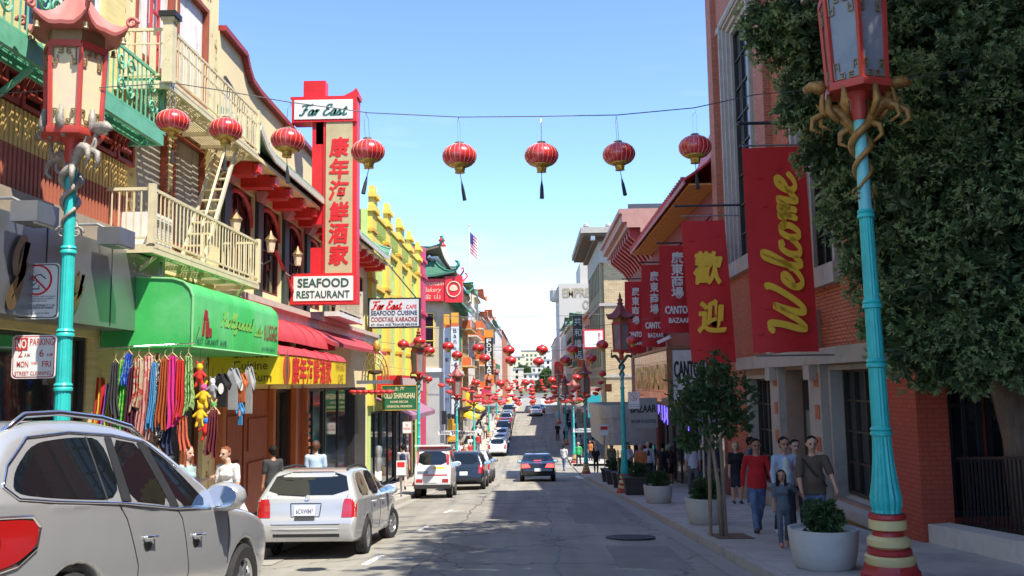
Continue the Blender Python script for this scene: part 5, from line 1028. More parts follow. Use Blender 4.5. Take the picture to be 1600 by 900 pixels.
b = MB(); b.box(x0c+.08, YS_-.08, z0c+.08, x1c-.12, YS_-.063, z1c-.06); b.build('upper_board', SW, vs_); script(vs_, 'Far East', ((x0c+x1c)/2-.02, YS_-.08, (z0c+z1c)/2), UX, UZ, 1.5, .38, paint('sea_green', (.03, .16, .13), .5), .34)
for za in (10.2, 9.4): b = MB(); b.beam((XL, YS_+.2, za-.5), (x0c+.02, YS_+.2, za), .06, .06); b.beam((XL, YS_+.2, za), (x0c+.02, YS_+.2, za-.1), .05, .05); b.build('strut', SR, vs_)
b = MB(); b.beam((XL, YS_-1.5, 5.6), (x0b+.1, YS_+.2, 4.4), .07, .07); b.build('strut', SR, vs_)
# smaller restaurant sign
Y2 = 38.4; x0, z0, x1, z1 = rect((575, 466), (657, 512), Y2); s2 = thing('restaurant_sign', 'grey-white hanging sign with red script and two text lines before the yellow building', 'sign', (x0, Y2, z0)); b = MB(); b.box(x0, Y2, z0, x1, Y2+.25, z1); b.build('frame', BLACK, s2); b = MB(); b.box(x0+.07, Y2-.02, z0+.07, x1-.07, Y2-.003, z1-.07); b.build('board', paint('cool_white', (.60, .64, .68), .5), s2)
w, h = x1-x0, z1-z0; script(s2, 'Far East', (x0+w*.36, Y2-.02, z1-h*.24), UX, UZ, w*.6, h*.32, SR, .4); lettering(s2, 'CAFE', (x0+w*.83, Y2-.02, z1-h*.3), UX, UZ, w*.2, h*.13, SR, bold=.01)
for s, q, hh in (('SEAFOOD CUISINE', .5, .15), ('COCKTAIL KARAOKE', .71, .15), ('631 Grant AVE. Tel.(415) 982-3245', .89, .09)): lettering(s2, s, (x0+w*.5, Y2-.02, z1-h*q), UX, UZ, w*.88, h*hh, [paint('navy', (.03, .05, .14), .5), DKRED, paint('navy', (.03, .05, .14), .5)][(.5, .71, .89).index(q)], bold=.015)
b = MB(); b.tube([(x1-.2, Y2+.1, z1), (XL, Y2+2, z1+2.6)], .03, 5); b.build('guy_rod', DARKM, s2)
# green rounded awning
AX = -5.65; gA = thing('green_awning', 'bright green rounded shop awning with faded script lettering above hanging clothes', 'awning', (-6.4, 17.2, 2.4)); GRA = mat('green_canvas', (.05, .46, .10), .55, var=.1, scale=1.5, col2=(.20, .55, .26), c2lo=.5, c2hi=.8, c2scale=.6, bump=.35, bscale=3.5)
y0a, y1a = onX(300, 540, AX)[1], onX(434, 562, AX)[1]; zb_ = (onX(300, 540, AX)[2]+onX(434, 558, AX)[2])/2; zt_ = onX(300, 462, AX)[2]
prof = [(XL+.02, zb_), (AX, zb_), (AX, zt_), (AX-.05, zt_+.13), (AX-.16, zt_+.24), (AX-.34, zt_+.3), (XL+.02, zt_+.36)]
b = MB(); b.prism([(x, y0a, z) for x, z in prof], (0, y1a-y0a, 0)); aw = b.build('canopy', GRA, gA, smooth=30); b = MB(); b.tube([(AX, y0a, zb_), (AX, y1a, zb_)], .02, 5); b.tube([(x, y0a-.01, z) for x, z in prof[1:]], .018, 5); b.build('piping', mat('lime_piping', (.25, .6, .25), .6), gA)
for k in range(1, 5):
    ys_ = y0a+(y1a-y0a)*k/5; b = MB(); b.tube([(x+.002, ys_, z+.002) for x, z in prof[1:]], .007, 5); b.build('canvas_seam', GRA, gA)
LIME = paint('faded_lime', (.32, .62, .10), .6); cy = (y0a+y1a)/2
script(gA, 'Hollywood', (AX, y0a+2.3, zb_+.52), UL, UZ, 1.9, .42, LIME, .24); script(gA, 'Leather', (AX, y0a+3.6, zb_+.5), UL, UZ, .6, .3, LIME, .24); lettering(gA, '& LUGGAGE', (AX, y1a-.58, zb_+.48), UL, UZ, .95, .34, DKRED, bold=.01)
lettering(gA, '627 GRANT AVE.', (AX, y0a+.95, zb_+.12), UL, UZ, 1.5, .11, DG, bold=.005); lettering(gA, '415·982·8818', (AX, y1a-.75, zb_+.12), UL, UZ, .95, .09, DG)
b = MB()
for q in ([(.3, .28), (.42, .3), (.46, .62), (.4, .7), (.34, .5)], [(.5, .26), (.66, .26), (.68, .5), (.62, .72), (.5, .6)], [(.36, .66), (.6, .66), (.58, .86), (.44, .9)], [(.7, .28), (.82, .28), (.82, .48), (.7, .48)]): b.prism([(AX+.003, y0a+.15+u*.9, zb_+v*.75) for u, v in q], (.008, 0, 0))
b.build('logo', DKRED, gA)
# yellow restaurant awning with red vault
YX = -5.6; y0y, y1y = onX(437, 570, YX)[1], onX(540, 580, YX)[1]; zby = (onX(437, 597, YX)[2]+onX(540, 602, YX)[2])/2; zty = (onX(437, 548, YX)[2]+onX(540, 570, YX)[2])/2
yA = thing('yellow_awning', 'yellow sign awning with red characters under a red barrel canopy', 'awning', (-6.4, (y0y+y1y)/2, zby)); YC = mat('yellow_canvas', (.80, .60, .02), .5, var=.06, scale=1.2); RC = mat('red_canvas', (.52, .05, .06), .7, var=.18, scale=1.5, bump=.35, bscale=5)
b = MB(); b.box(XL+.02, y0y, zby, YX, y1y, zty); b.build('sign_box', YC, yA)
hv = .62
def vault(y0, y1, x1, zb, h, m, parent, name, nr=9):
    b = MB(); rows = []
    for k in range(nr): a = math.pi/2*k/(nr-1); rows.append([(XL+.02+(x1-XL-.02)*math.cos(a)**.8, y, zb+h*math.sin(a)) for y in np.linspace(y0, y1, 14)])
    rows2 = [[(p[0], p[1], p[2]+(.015*math.sin(14*j/13*2*math.pi))) for j, p in enumerate(r)] for r in rows]
    b.sheet(rows2); pr = [r[0] for r in rows]; b.add(pr+[(XL+.02, y0, zb)], [tuple(range(len(pr)+1))]); pr = [r[-1] for r in rows]; b.add(pr+[(XL+.02, y1, zb)], [tuple(range(len(pr), -1, -1))]); o = b.build(name, m, parent, smooth=40)
    for k in range(1, 6): y = y0+(y1-y0)*k/6; MB().tube([(p[0]+.006, y, p[2]+.006) for p in (r[0] for r in rows)], .018, 5).build('rib', m, o)
    return o
vault(y0y-.02, y1y+.02, YX+.02, zty+.005, .34, RC, yA, 'red_valance', 5); vault(y0y+.3, y1y+.2, YX-.35, zty+.36, .72, RC, yA, 'red_vault')
b = MB(); b.box(YX-.6, y1y-1.55, zty+.37, YX-.22, y1y-1.15, zty+.8); 
lettering(yA, '康年海鮮酒家', (YX, y0y+3.05, (zby+zty)/2), UL, UZ, 4.1, .66, SR, bold=.03, depth=.015); lettering(yA, 'FAR EAST\nCAFE', (YX, y1y-.75, (zby+zty)/2), UL, UZ, 1.25, .62, paint('olive_letter', (.3, .16, .03), .6), depth=.015)
em = MB(); em.prism([(YX+.002, y0y+.55+.3*math.cos(t), (zby+zty)/2+.36*math.sin(t)) for t in np.linspace(0, 2*math.pi, 15)[:-1]], (.012, 0, 0)); em.build('emblem', paint('brick_orange', (.5, .08, .02), .6), yA); em = MB(); em.prism([(YX+.015, y0y+.55+a, (zby+zty)/2+c) for a, c in ((-.05, 0), (0, -.46), (.05, 0), (0, .46))], (.012, 0, 0)); em.build('emblem_needle', DG, yA)
xc = (XL+YX)/2; lettering(yA, 'Chinese\nCuisine\nDim Sum', (xc+.15, y0y, zby+.42), UX, UZ, .95, .72, paint('brown_letter', (.16, .09, .01), .6), bold=.01, line=.95)
# dark red awning and entrance ornament
dA = thing('dark_red_awning', 'sloping dark red canvas awning over the restaurant entrance', 'awning', (-6.4, 32, 2.2)); y0d, y1d = onX(520, 560, -5.8)[1], onX(604, 560, -5.8)[1]; ze = onX(602, 551, -5.8)[2]; zu = onX(520, 508, -6.6)[2]
b = MB(); b.prism([(XL+.02, y0d, zu), (-5.8, y0d, ze), (-5.8, y0d, ze-.12), (XL+.02, y0d, zu-.2)], (0, y1d-y0d, 0)); b.build('canvas', mat('wine_canvas', (.40, .05, .06), .65, var=.1), dA)
Yo = 31.0; orn = thing('arched_sign', 'gilded fan shaped arch ornament over the restaurant door', 'sign', (-6.2, Yo, 1.0)); x0, z0, x1, z1 = rect((566, 548), (607, 594), Yo); cxo = (x0+x1)/2; rw = (x1-x0)/2; b = MB()
for k in range(3): b.tube([(cxo+rw*(1-.22*k)*math.cos(t), Yo, z0+(z1-z0)*(1-.2*k)*math.sin(t)) for t in np.linspace(0, math.pi, 14)], .028, 6)
for t in np.linspace(.2, math.pi-.2, 9): b.beam((cxo+rw*.55*math.cos(t), Yo, z0+(z1-z0)*.55*math.sin(t)), (cxo+rw*math.cos(t), Yo, z0+(z1-z0)*math.sin(t)), .02, .02)
b.build('arch', mat('old_gilt', (.36, .27, .13), .45, .5, var=.25, scale=8), orn); MB().lathe([(.1, 0), (.26, .05), (.26, .12), (.18, .16)], 12, (cxo, Yo, z0+.2)).build('medallion', mat('dark_bronze', (.16, .1, .05), .4, .6), orn); MB().lathe([(.05, 0), (.14, .1), (.1, .3), (.05, .4)], 10, (cxo+.05, Yo, z1-.05)).build('crest', GOLD, orn, smooth=True)
b = MB(); b.box(x0-.1, Yo-.5, z0-.12, x1+.1, Yo+.4, z0); b.build('shelf', STEEL, orn)
for k in range(7):
    P = onY(553+k*9.2, 612, Yo-.3); o = small_lantern(.34).build('paper_lantern', [LANB, LGOLD], None, smooth=True, local=True); o.location = P; tag(o, 'small red lantern under the arched entrance ornament, %s of seven' % ['first', 'second', 'third', 'fourth', 'fifth', 'sixth', 'seventh'][k], 'lantern', 'lanterns under the entrance ornament')
# old shanghai sign, purple awning, bakery sign, vertical bank sign
Y3 = 40.5; x0, z0, x1, z1 = rect((596, 602), (652, 641), Y3); s3 = thing('shop_sign', 'dark green hanging sign reading OLD SHANGHAI with gold lettering', 'sign', (x0, Y3, z0)); b = MB(); b.box(x0, Y3, z0, x1, Y3+.2, z1); b.build('board', paint('bottle_green', (.02, .14, .06), .5), s3); b = MB()
for q in ((x0, z0, x1, z0+.04), (x0, z1-.04, x1, z1), (x0, z0+.04, x0+.04, z1-.04), (x1-.04, z0+.04, x1, z1-.04)): b.box(q[0], Y3-.02, q[1], q[2], Y3-.002, q[3])
b.build('border', GOLD, s3); w = x1-x0; h = z1-z0; PG = paint('pale_gold', (.75, .68, .4), .5)
for s, q, ww, hh in (('上 海', .14, .3, .15), ('OLD SHANGHAI', .42, .86, .22), ('HOME DECOR', .66, .5, .09), ('ORIENTAL FASHION', .84, .7, .09)): lettering(s3, s, ((x0+x1)/2, Y3, z1-h*q), UX, UZ, w*ww, h*hh, PG, bold=.02)
pA = thing('purple_awning', 'mauve canvas awning with vertical valance on the left before the crossing', 'awning', (-6, 46, 0)); ya, yb = 40.8, 50.5; z = onX(600, 655, -5.7)[2]; zq = z
b = MB(); b.prism([(XL+.02, ya, zq+.75), (-5.5, ya, zq-.1), (-5.5, ya, zq-.32), (-5.54, ya, zq-.32), (-5.54, ya, zq-.13), (XL+.02, ya, zq+.65)], (0, yb-ya, 0)); b.build('canvas', mat('mauve_canvas', (.30, .15, .22), .7, var=.1), pA)
rb_ = thing('red_light_box', 'red framed light box sign above the mauve awning', 'sign', (-6.4, 44, 1)); b = MB(); b.box(XL+.02, 41.5, zq+.85, -6.1, 50, zq+1.75); b.build('frame', SR, rb_); b = MB(); b.box(-6.1, 41.7, zq+.97, -6.08, 49.8, zq+1.63); b.build('face', paint('pale_pink_panel', (.6, .48, .44), .5), rb_)
Y5 = 71.9; x0, z0, x1, z1 = rect((648, 436), (695, 470), Y5); s5 = thing('bakery_sign', 'red bakery sign with cream script and round medallion under the green pagoda roof', 'sign', (x0, Y5, z0)); b = MB(); b.box(x0, Y5, z0, x1, Y5+.4, z1); b.build('board', SR, s5); x2 = rect((695, 432), (723, 472), Y5); b = MB(); b.box(x2[0]+.02, Y5-.1, x2[1], x2[2], Y5+.5, x2[3]); b.build('medallion_board', SR, s5)
PCR = paint('sign_cream', (.75, .55, .35), .5); lettering(s5, 'Mountain\nBakery', ((x0+x1)/2+.2, Y5, z0+(z1-z0)*.62), UX, UZ, 1.9, 1.0, PCR, shear=.3); lettering(s5, '金 山', ((x0+x1)/2+.2, Y5, z0+(z1-z0)*.2), UX, UZ, 1.3, .4, PCR)
cxm, czm = (x2[0]+x2[2])/2, (x2[1]+x2[3])/2; b = MB(); b.tube([(cxm+.55*math.cos(t), Y5-.12, czm+.62*math.sin(t)) for t in np.linspace(0, 2*math.pi, 24)], .05, 5); b.build('medallion_ring', PCR, s5); b = MB(); b.prism([(cxm+.33*math.cos(t), Y5-.11, czm+.36*math.sin(t)*(1 if math.sin(t) > 0 else .4)) for t in np.linspace(0, 2*math.pi, 14)[:-1]], (0, -.03, 0)); b.build('medallion_fan', PCR, s5)
bs = thing('bank_sign', 'pair of tall white vertical bank sign boards with black letters on the far corner', 'sign', (-6.6, 71.5, -1)); 
for (pa, pb_, s, Y) in (((693, 512), (703.5, 646), 'Bldg', 72.2), ((704.5, 510), (718, 647), 'Bank of America', 71.6)):
    x0, z0, x1, z1 = rect(pa, pb_, Y); b = MB(); b.box(x0, Y, z0, x1, Y+.15, z1); o = b.build('board', [paint('cold_white', (.62, .64, .66), .5)], bs); b = MB(); b.box(x0, Y-.01, z1, x1, Y+.2, z1+.25); b.build('red_cap', ORR, bs); b = MB(); b.box(x0+.02, Y, z1+.26, x1-.02, Y+.18, z1+1.1); b.build('gold_cap', paint('amber', (.7, .35, .04), .5), bs)
    if s == 'Bldg': 
        for i, c in enumerate('建東銀行'): lettering(bs, c, ((x0+x1)/2, Y, z1-1-i*1.6), UX, UZ, .3, .38, BLACK, name='letter')
        continue
    for i, c in enumerate(s):
        if c != ' ': v, f = text2d(c, .01); put2d(v, f, ((x0+x1)/2, Y, z1-.35-i*(z1-z0-.6)/(len(s)-1)), UX, UZ, .34, .36 if c not in 'aneorc' else .28, .012, keep=True).build('letter', BLACK, bs)
Y6 = 112; x0, z0, x1, z1 = rect((757, 515), (771, 598), Y6); s6 = thing('black_vertical_sign', 'tall narrow black sign with white FOUR SEAS letters on the left slope', 'sign', (x0, Y6, z0)); b = MB(); b.box(x0, Y6, z0, x1, Y6+.3, z1); b.build('board', BLACK, s6)
for zz in (z1-1.0, z0): b = MB(); b.box(x0-.05, Y6-.05, zz, x1+.05, Y6+.35, zz+1.0); b.build('orange_cap', paint('amber_orange', (.7, .25, .03), .5), s6)
for i, c in enumerate('FOURSEAS'): lettering(s6, c, ((x0+x1)/2, Y6, z1-1.4-i*(z1-z0-2.6)/7), UX, UZ, .55, .5, SW, name='letter', bold=.03)
for nm, lb, pa, pb_, Y, m in (('red_vertical_sign', 'pink-red hanging sign board on the left slope', (752, 607), (766, 632), 92, paint('hot_pink', (.6, .04, .12), .5)), ('yellow_sign', 'yellow lantern shaped sign board on the left slope', (728, 614), (744, 634), 82, YEL), ('amber_sign', 'amber poster board at the left corner of the crossing', (700, 655), (716, 690), 72.4, paint('amber', (.7, .35, .04), .5)),
        ('white_red_sign', 'white billboard framed in red on the tan brick corner', (911, 515), (944, 544), 76.5, SR), ('teal_awning_sign', 'teal shop awning board beyond the curved canopy', (918, 617), (940, 652), 75.5, paint('teal', (.02, .32, .34), .5)), ('dark_vertical_sign', 'dark vertical sign with pale Chinese characters on the right', (895, 492), (911, 560), 92, paint('charcoal_green', (.05, .06, .05), .5)), ('red_tall_sign', 'orange-red vertical signboard far up the right side', (866, 565), (881, 592), 118, SR), ('orange_notice', 'small orange-red notice plaque on the right corner canopy', (945, 600), (956, 612), 46.5, ORR)):
    x0, z0, x1, z1 = rect(pa, pb_, Y); t = thing(nm, lb, 'sign', (x0, Y, z0)); b = MB(); b.box(x0, Y, z0, x1, Y+.25, z1); b.build('board', m, t)
    if nm == 'white_red_sign': b = MB(); b.box(x0+.12, Y-.03, z0+.12, x1-.12, Y-.002, z1-.12); b.build('face', SW, t); lettering(t, '食\n品', (x1-.4, Y-.03, (z0+z1)/2+.1), UX, UZ, .3, .9, RED)
    elif nm == 'dark_vertical_sign':
        for i, c in enumerate('共和樓店'): lettering(t, c, ((x0+x1)/2, Y, z1-.7-i*1.12), UX, UZ, .75, .8, SW, name='character')
    elif nm == 'teal_awning_sign': lettering(t, 'TEA', ((x0+x1)/2+.2, Y, z0+.5), UX, UZ, .7, .4, SW, shear=.3)
    else: b = MB(); b.box(x0+.1, Y-.02, z0+.1, x1-.1, Y-.002, z1-.1); b.build('face', m, t); lettering(t, '福', ((x0+x1)/2, Y-.02, (z0+z1)/2), UX, UZ, (x1-x0)*.5, (z1-z0)*.45, GOLD if m is not YEL else RED)

# ================================================================== BANNERS, RIGHT
BANR = mat('banner_red', (.56, .02, .022), .7, var=.08, scale=2.5, bump=.03); BANY = paint('banner_gold', (.80, .52, .04), .6); BANP = mat('pole_dark', (.06, .07, .09), .45, .6)
def banner(label, Y, c, pole_y, flaps, group=None):
    """c = four pixel corners tl,tr,br,bl ; hangs from an arm fixed to the wall"""
    P = [onY(*q, Y) for q in c]; t = thing('banner', label, 'banner', tuple(P[3]), group=group); b = MB(); rows = []; n = 24
    def S(u, v): p = (P[0]*(1-u)+P[1]*u)*(1-v)+(P[3]*(1-u)+P[2]*u)*v; return p+np.array([0, .05*math.sin(5*u+3*v)*v, 0])
    rows = [[S(u, v) for u in np.linspace(0, 1, 8)] for v in np.linspace(0, 1, n)]; b.sheet(rows); b.sheet([[p+np.array([0, .012, 0]) for p in r] for r in rows]); b.build('cloth', BANR, t, smooth=True)
    for (u, v) in flaps:
        q = S(u, v); m = MB(); m.sheet([[q+np.array([.1*math.cos(a)*s, -.012-.05*math.sin(math.pi*(a/math.pi))*(1-s), .1*math.sin(-a)*s*.9]) for s in (.72, 1)] for a in np.linspace(.15, math.pi-.15, 8)]); m.build('wind_flap', BANR, t)
    for k, pts in enumerate(pole_y): MB().tube([onY(*pts[0], Y), np.array([XR, Y, onY(*pts[0], Y)[2]])], .035 if k == 0 else .02, 7).build('arm', BANP if k == 0 else STEEL, t)
    MB().lathe([(.01, -.05), (.06, 0), (.01, .05)], 8, onY(*pole_y[0][0], Y)).build('arm_knob', BANP, t)
    return t, S
fl1 = [(.25, .14), (.3, .28), (.3, .52), (.22, .65), (.25, .78), (.12, .9), (.62, .92), (.8, .55), (.75, .8), (.55, .1)]
t, S = banner('long red banner with gold script Welcome hanging sideways on the church', 18.4, ((1159, 232), (1256, 228), (1281, 549), (1178, 551)), (((1155, 193),), ((1160, 228),), ((1181, 556),)), fl1)
cen = S(.5, .52); v, f = script2d('Welcome', .33, .22); uxw = (P1 := (S(.5, .1)-S(.5, .9)))/np.linalg.norm(P1); uyw = np.cross((0, -1, 0), uxw)
put2d(v, f, cen+np.array([0, -.02, 0]), uxw, uyw, 3.35, .86, .05).build('lettering', BANY, t)
t, S = banner('red banner with two gold Chinese welcome characters beside the church', 27, ((1064, 346), (1132, 344), (1151, 566), (1081, 566)), (((1056, 322),), ((1064, 338),)), [(.8, .1), (.2, .13), (.5, .45), (.8, .45), (.85, .7), (.85, .85), (.2, .9), (.7, .93)])
for c, v_ in (('歡', .34), ('迎', .68)): lettering(t, c, S(.52, v_)+np.array([0, -.03, 0]), UX, UZ, .85, .98, BANY, name='character', bold=.034, depth=.05, shear=.1)
for i, (Y, c, lb) in enumerate(((36, ((1030, 384), (1083, 384), (1083, 520), (1032, 520)), 'red bazaar banner with white characters nearest the church'), (43, ((1002, 414), (1040, 414), (1040, 542), (1003, 542)), 'middle one of three red bazaar banners with white characters'), (50, ((976, 440), (1008, 440), (1008, 552), (977, 552)), 'farthest one of three red bazaar banners with white characters'))):
    w = (3, 0); P = [onY(*q, Y) for q in c]; x1 = P[0][0]+1.32; c2 = c
    t, S = banner(lb, Y, c, (((c[0][0]-3, c[0][1]-4),),), [], 'red bazaar banners')
    for k, ch_ in enumerate('廣東商場'): lettering(t, ch_, S(.52, .14+.135*k)+np.array([0, -.02, 0]), UX, UZ, .48*(S(1, .5)-S(0, .5))[0]/1.35, .46, SW, name='character', bold=.025, depth=.05)
    lettering(t, 'CANTON', S(.55, .74)+np.array([0, -.02, 0]), UX, UZ, (S(1, .5)-S(0, .5))[0]*.8, .3, SW, bold=.05, depth=.05); lettering(t, 'BAZAAR', S(.58, .86)+np.array([0, -.02, 0]), UX, UZ, (S(1, .5)-S(0, .5))[0]*.64, .2, SW, bold=.04, depth=.05)
cc = thing('security_camera', 'pale security camera on the bazaar marquee corner', 'camera', onY(1038, 530, 33)); MB().beam((-.25, 0, -.12), (.2, 0, .08), .13, .12).build('housing', WHITE, cc, local=True); MB().beam((.2, 0, .08), (.24, 0, .1), .15, .14).build('hood', STEEL, cc, local=True); MB().tube([(.05, 0, -.02), (.1, 0, -.3)], .025, 6).build('mount', STEEL, cc, local=True)
# ================================================================== SIGNS ON POLES
def pole_plate(parent, p0, p1, Y, m, bm): x0, z0, x1, z1 = rect(p0, p1, Y); b = MB(); b.box(x0, Y-.02, z0, x1, Y, z1); o = b.build('plate', m, parent); b = MB()
def rule_sign(name, label, p0, p1, Y, edge, lines, circle=False):
    x0, z0, x1, z1 = rect(p0, p1, Y); t = thing(name, label, 'sign', ((x0+x1)/2, Y, z0)); w, h = x1-x0, z1-z0
    def rr(e, y0, y1, m, nm):
        b = MB(); r = .05*min(w, h)*2; pts = []
        for cx_, cz_, a0 in ((x1-e-r, z1-e-r, 0), (x0+e+r, z1-e-r, 90), (x0+e+r, z0+e+r, 180), (x1-e-r, z0+e+r, 270)):
            for k in range(5): a = R(a0+k*22.5); pts.append((cx_+r*math.cos(a), y0, cz_+r*math.sin(a)))
        b.prism(pts, (0, y1-y0, 0)); b.build(nm, m, t)
    rr(0, Y, Y+.012, SW, 'plate'); rr(.018*w*1.4, Y-.003, Y-.0005, edge, 'border'); rr(.045*w, Y-.006, Y-.0035, SW, 'face')
    for s, u, v, ww, hh, m in lines: lettering(t, s, (x0+w*u, Y-.006, z0+h*v), UX, UZ, w*ww, h*hh, m, bold=.008, depth=.004)
    if circle:
        c = (x0+w*.5, z0+h*.7); b = MB(); b.tube([(c[0]+w*.32*math.cos(a), Y-.012, c[1]+w*.32*math.sin(a)) for a in np.linspace(0, 2*math.pi, 30)], w*.022, 5); b.tube([(c[0]-w*.22, Y-.012, c[1]+w*.22), (c[0]+w*.22, Y-.012, c[1]-w*.22)], w*.02, 5); b.build('ban_circle', SR, t)
        b = MB(); b.tube([(c[0]+w*q[0], Y-.01, c[1]+w*q[1]) for q in ((.2, .02), (.08, .12), (-.02, .1), (-.08, -.02), (.02, -.02), (-.05, -.1), (-.12, -.14), (-.1, -.2), (.06, -.2), (.05, -.12))], w*.012, 4); b.build('bird_outline', BLACK, t)
    for zz in (z0+h*.2, z1-h*.2): b = MB(); b.box(x1-.02, Y+.0125, zz-.02, x1+.14, Y+.03, zz+.02); b.build('bracket', STEEL, t)
    return t
ROR = paint('sign_text_red', (.55, .05, .04), .5); GRT = paint('sign_text_grey', (.12, .12, .13), .5)
rule_sign('no_parking_sign', 'white street cleaning sign with red NO PARKING lettering on the left lamp post', (20, 524), (86, 591), 11.7, ROR, [('PARKING', .68, .84, .54, .16, ROR), ('2', .2, .58, .1, .17, ROR), ('A.M.', .36, .54, .14, .07, ROR), ('6', .68, .58, .1, .17, ROR), ('A.M', .86, .54, .13, .07, ROR), ('MON', .26, .33, .26, .14, ROR), ('THRU', .53, .35, .16, .06, ROR), ('FRI', .8, .33, .2, .14, ROR), ('STREET CLEANING', .5, .12, .82, .09, ROR)])
x0, z0, x1, z1 = rect((24, 528), (43, 547), 11.69); tns = [o for o in COL.objects if o.name.startswith('no_parking_sign')][0]; b = MB(); b.box(x0, 11.688, z0, x1, 11.6925, z1); b.build('red_square', ROR, tns); lettering(tns, 'NO', ((x0+x1)/2, 11.688, (z0+z1)/2), UX, UZ, (x1-x0)*.8, (z1-z0)*.72, SW, bold=.02, depth=.003)
rule_sign('no_feeding_sign', 'grey-white sign with red ban circle over a bird outline on the left lamp post', (24, 412), (91, 498), 11.7, BLACK, [('Es tal que de alimentacion a palomas, pajaros\nfeeding birds or wild animals is prohibited\npublic health code section', .5, .36, .84, .12, GRT), ('本市法律禁止餵飼鴿子雀鳥\n違例者可被罰款請勿餵飼', .5, .22, .84, .09, GRT), ('penalty subject to fine', .5, .1, .6, .05, GRT)], True)
rule_sign('no_feeding_sign', 'small grey ban circle sign on the right mid street lamp post', (981, 612), (1000, 639), 32.4, GRT, [('notice of city code\nplease do not feed', .5, .2, .8, .2, GRT)], True)
for (pp, Y, lb) in (((944, 672), 45, 'small white parking sign on a post by the right planters'), ((636, 668), 40.6, 'white parking sign on the lamp post before the mauve awning')):
    rule_sign('parking_sign', lb, (pp[0]-7, pp[1]-9), (pp[0]+7, pp[1]+9), Y, ROR, [('NO\nPARKING', .5, .55, .8, .5, ROR)])
# ================================================================== VEHICLES
def poly_sdf(P, x, y):
    P = np.array(P, float); d = np.full(x.shape, 1e9); s = np.ones(x.shape); n = len(P)
    for i in range(n):
        a = P[i]; b = P[i-1]; e = b-a; wx, wy = x-a[0], y-a[1]; t = np.clip((wx*e[0]+wy*e[1])/(e@e+1e-12), 0, 1)
        d = np.minimum(d, (wx-e[0]*t)**2+(wy-e[1]*t)**2)
        c1 = y >= a[1]; c2 = y < b[1]; c3 = e[0]*wy > e[1]*wx; s = np.where((c1 & c2 & c3) | (~c1 & ~c2 & ~c3), -s, s)
    return s*np.sqrt(d)
def chaikin(P, n=2):
    P = [np.array(p, float) for p in P]
    for _ in range(n):
        Q = []
        for i in range(len(P)): a, b = P[i], P[(i+1) % len(P)]; Q += [a*.8+b*.2, a*.2+b*.8]
        P = Q
    return np.array(P)
def smax(a, b, k): h = np.clip(.5-.5*(a-b)/k, 0, 1); return a*(1-h)+b*h+k*h*(1-h)
def clip_cell(poly, x0, x1, y0, y1):
    out = [tuple(p) for p in poly]
    for ax, lim, sg in ((0, x0, 1), (0, x1, -1), (1, y0, 1), (1, y1, -1)):
        inp, out = out, []
        for i in range(len(inp)):
            a, b = inp[i-1], inp[i]; ia, ib = sg*(a[ax]-lim) >= 0, sg*(b[ax]-lim) >= 0
            if ia != ib: t = (lim-a[ax])/(b[ax]-a[ax]); out.append((a[0]+(b[0]-a[0])*t, a[1]+(b[1]-a[1])*t))
            if ib: out.append(b)
        if not out: return []
    return out
CARP = dict(silver=((.42, .43, .44), .2, .35), silver2=((.55, .55, .54), .24, .4), grey=((.16, .17, .18), .28, .6), black=((.012, .013, .016), .2, .1), white=((.72, .72, .70), .3, .0), navy=((.02, .03, .05), .25, .3), red=((.3, .02, .02), .3, .2), beige=((.42, .38, .3), .3, .5), green=((.04, .09, .07), .3, .4))
def carpaint(k): c, r, m = CARP[k]; return mat('car_paint_'+k, c, r, m, var=.03, scale=2, coat=.8)
CGL = mat('car_glass', (.008, .011, .014), .02, var=0, spec=.75); PLAST = mat('black_plastic', (.025, .025, .026), .6, var=.1); TAIL = mat('tail_light', (.42, .012, .012), .12, var=.06, spec=.8, coat=1.); TAILON = mat('tail_light_lit', (.6, .02, .02), .2, var=0, emis=(1, .04, .03), estr=2.2); AMB = mat('amber_light', (.6, .22, .03), .2); PLATE = paint('plate_white', (.68, .69, .70), .5); RIM = mat('alloy', (.55, .56, .57), .28, .85, var=.05); SEAM = mat('seam_black', (.01, .01, .011), .7, var=0); HEADL = mat('head_light', (.7, .72, .74), .1, .2, var=.1)
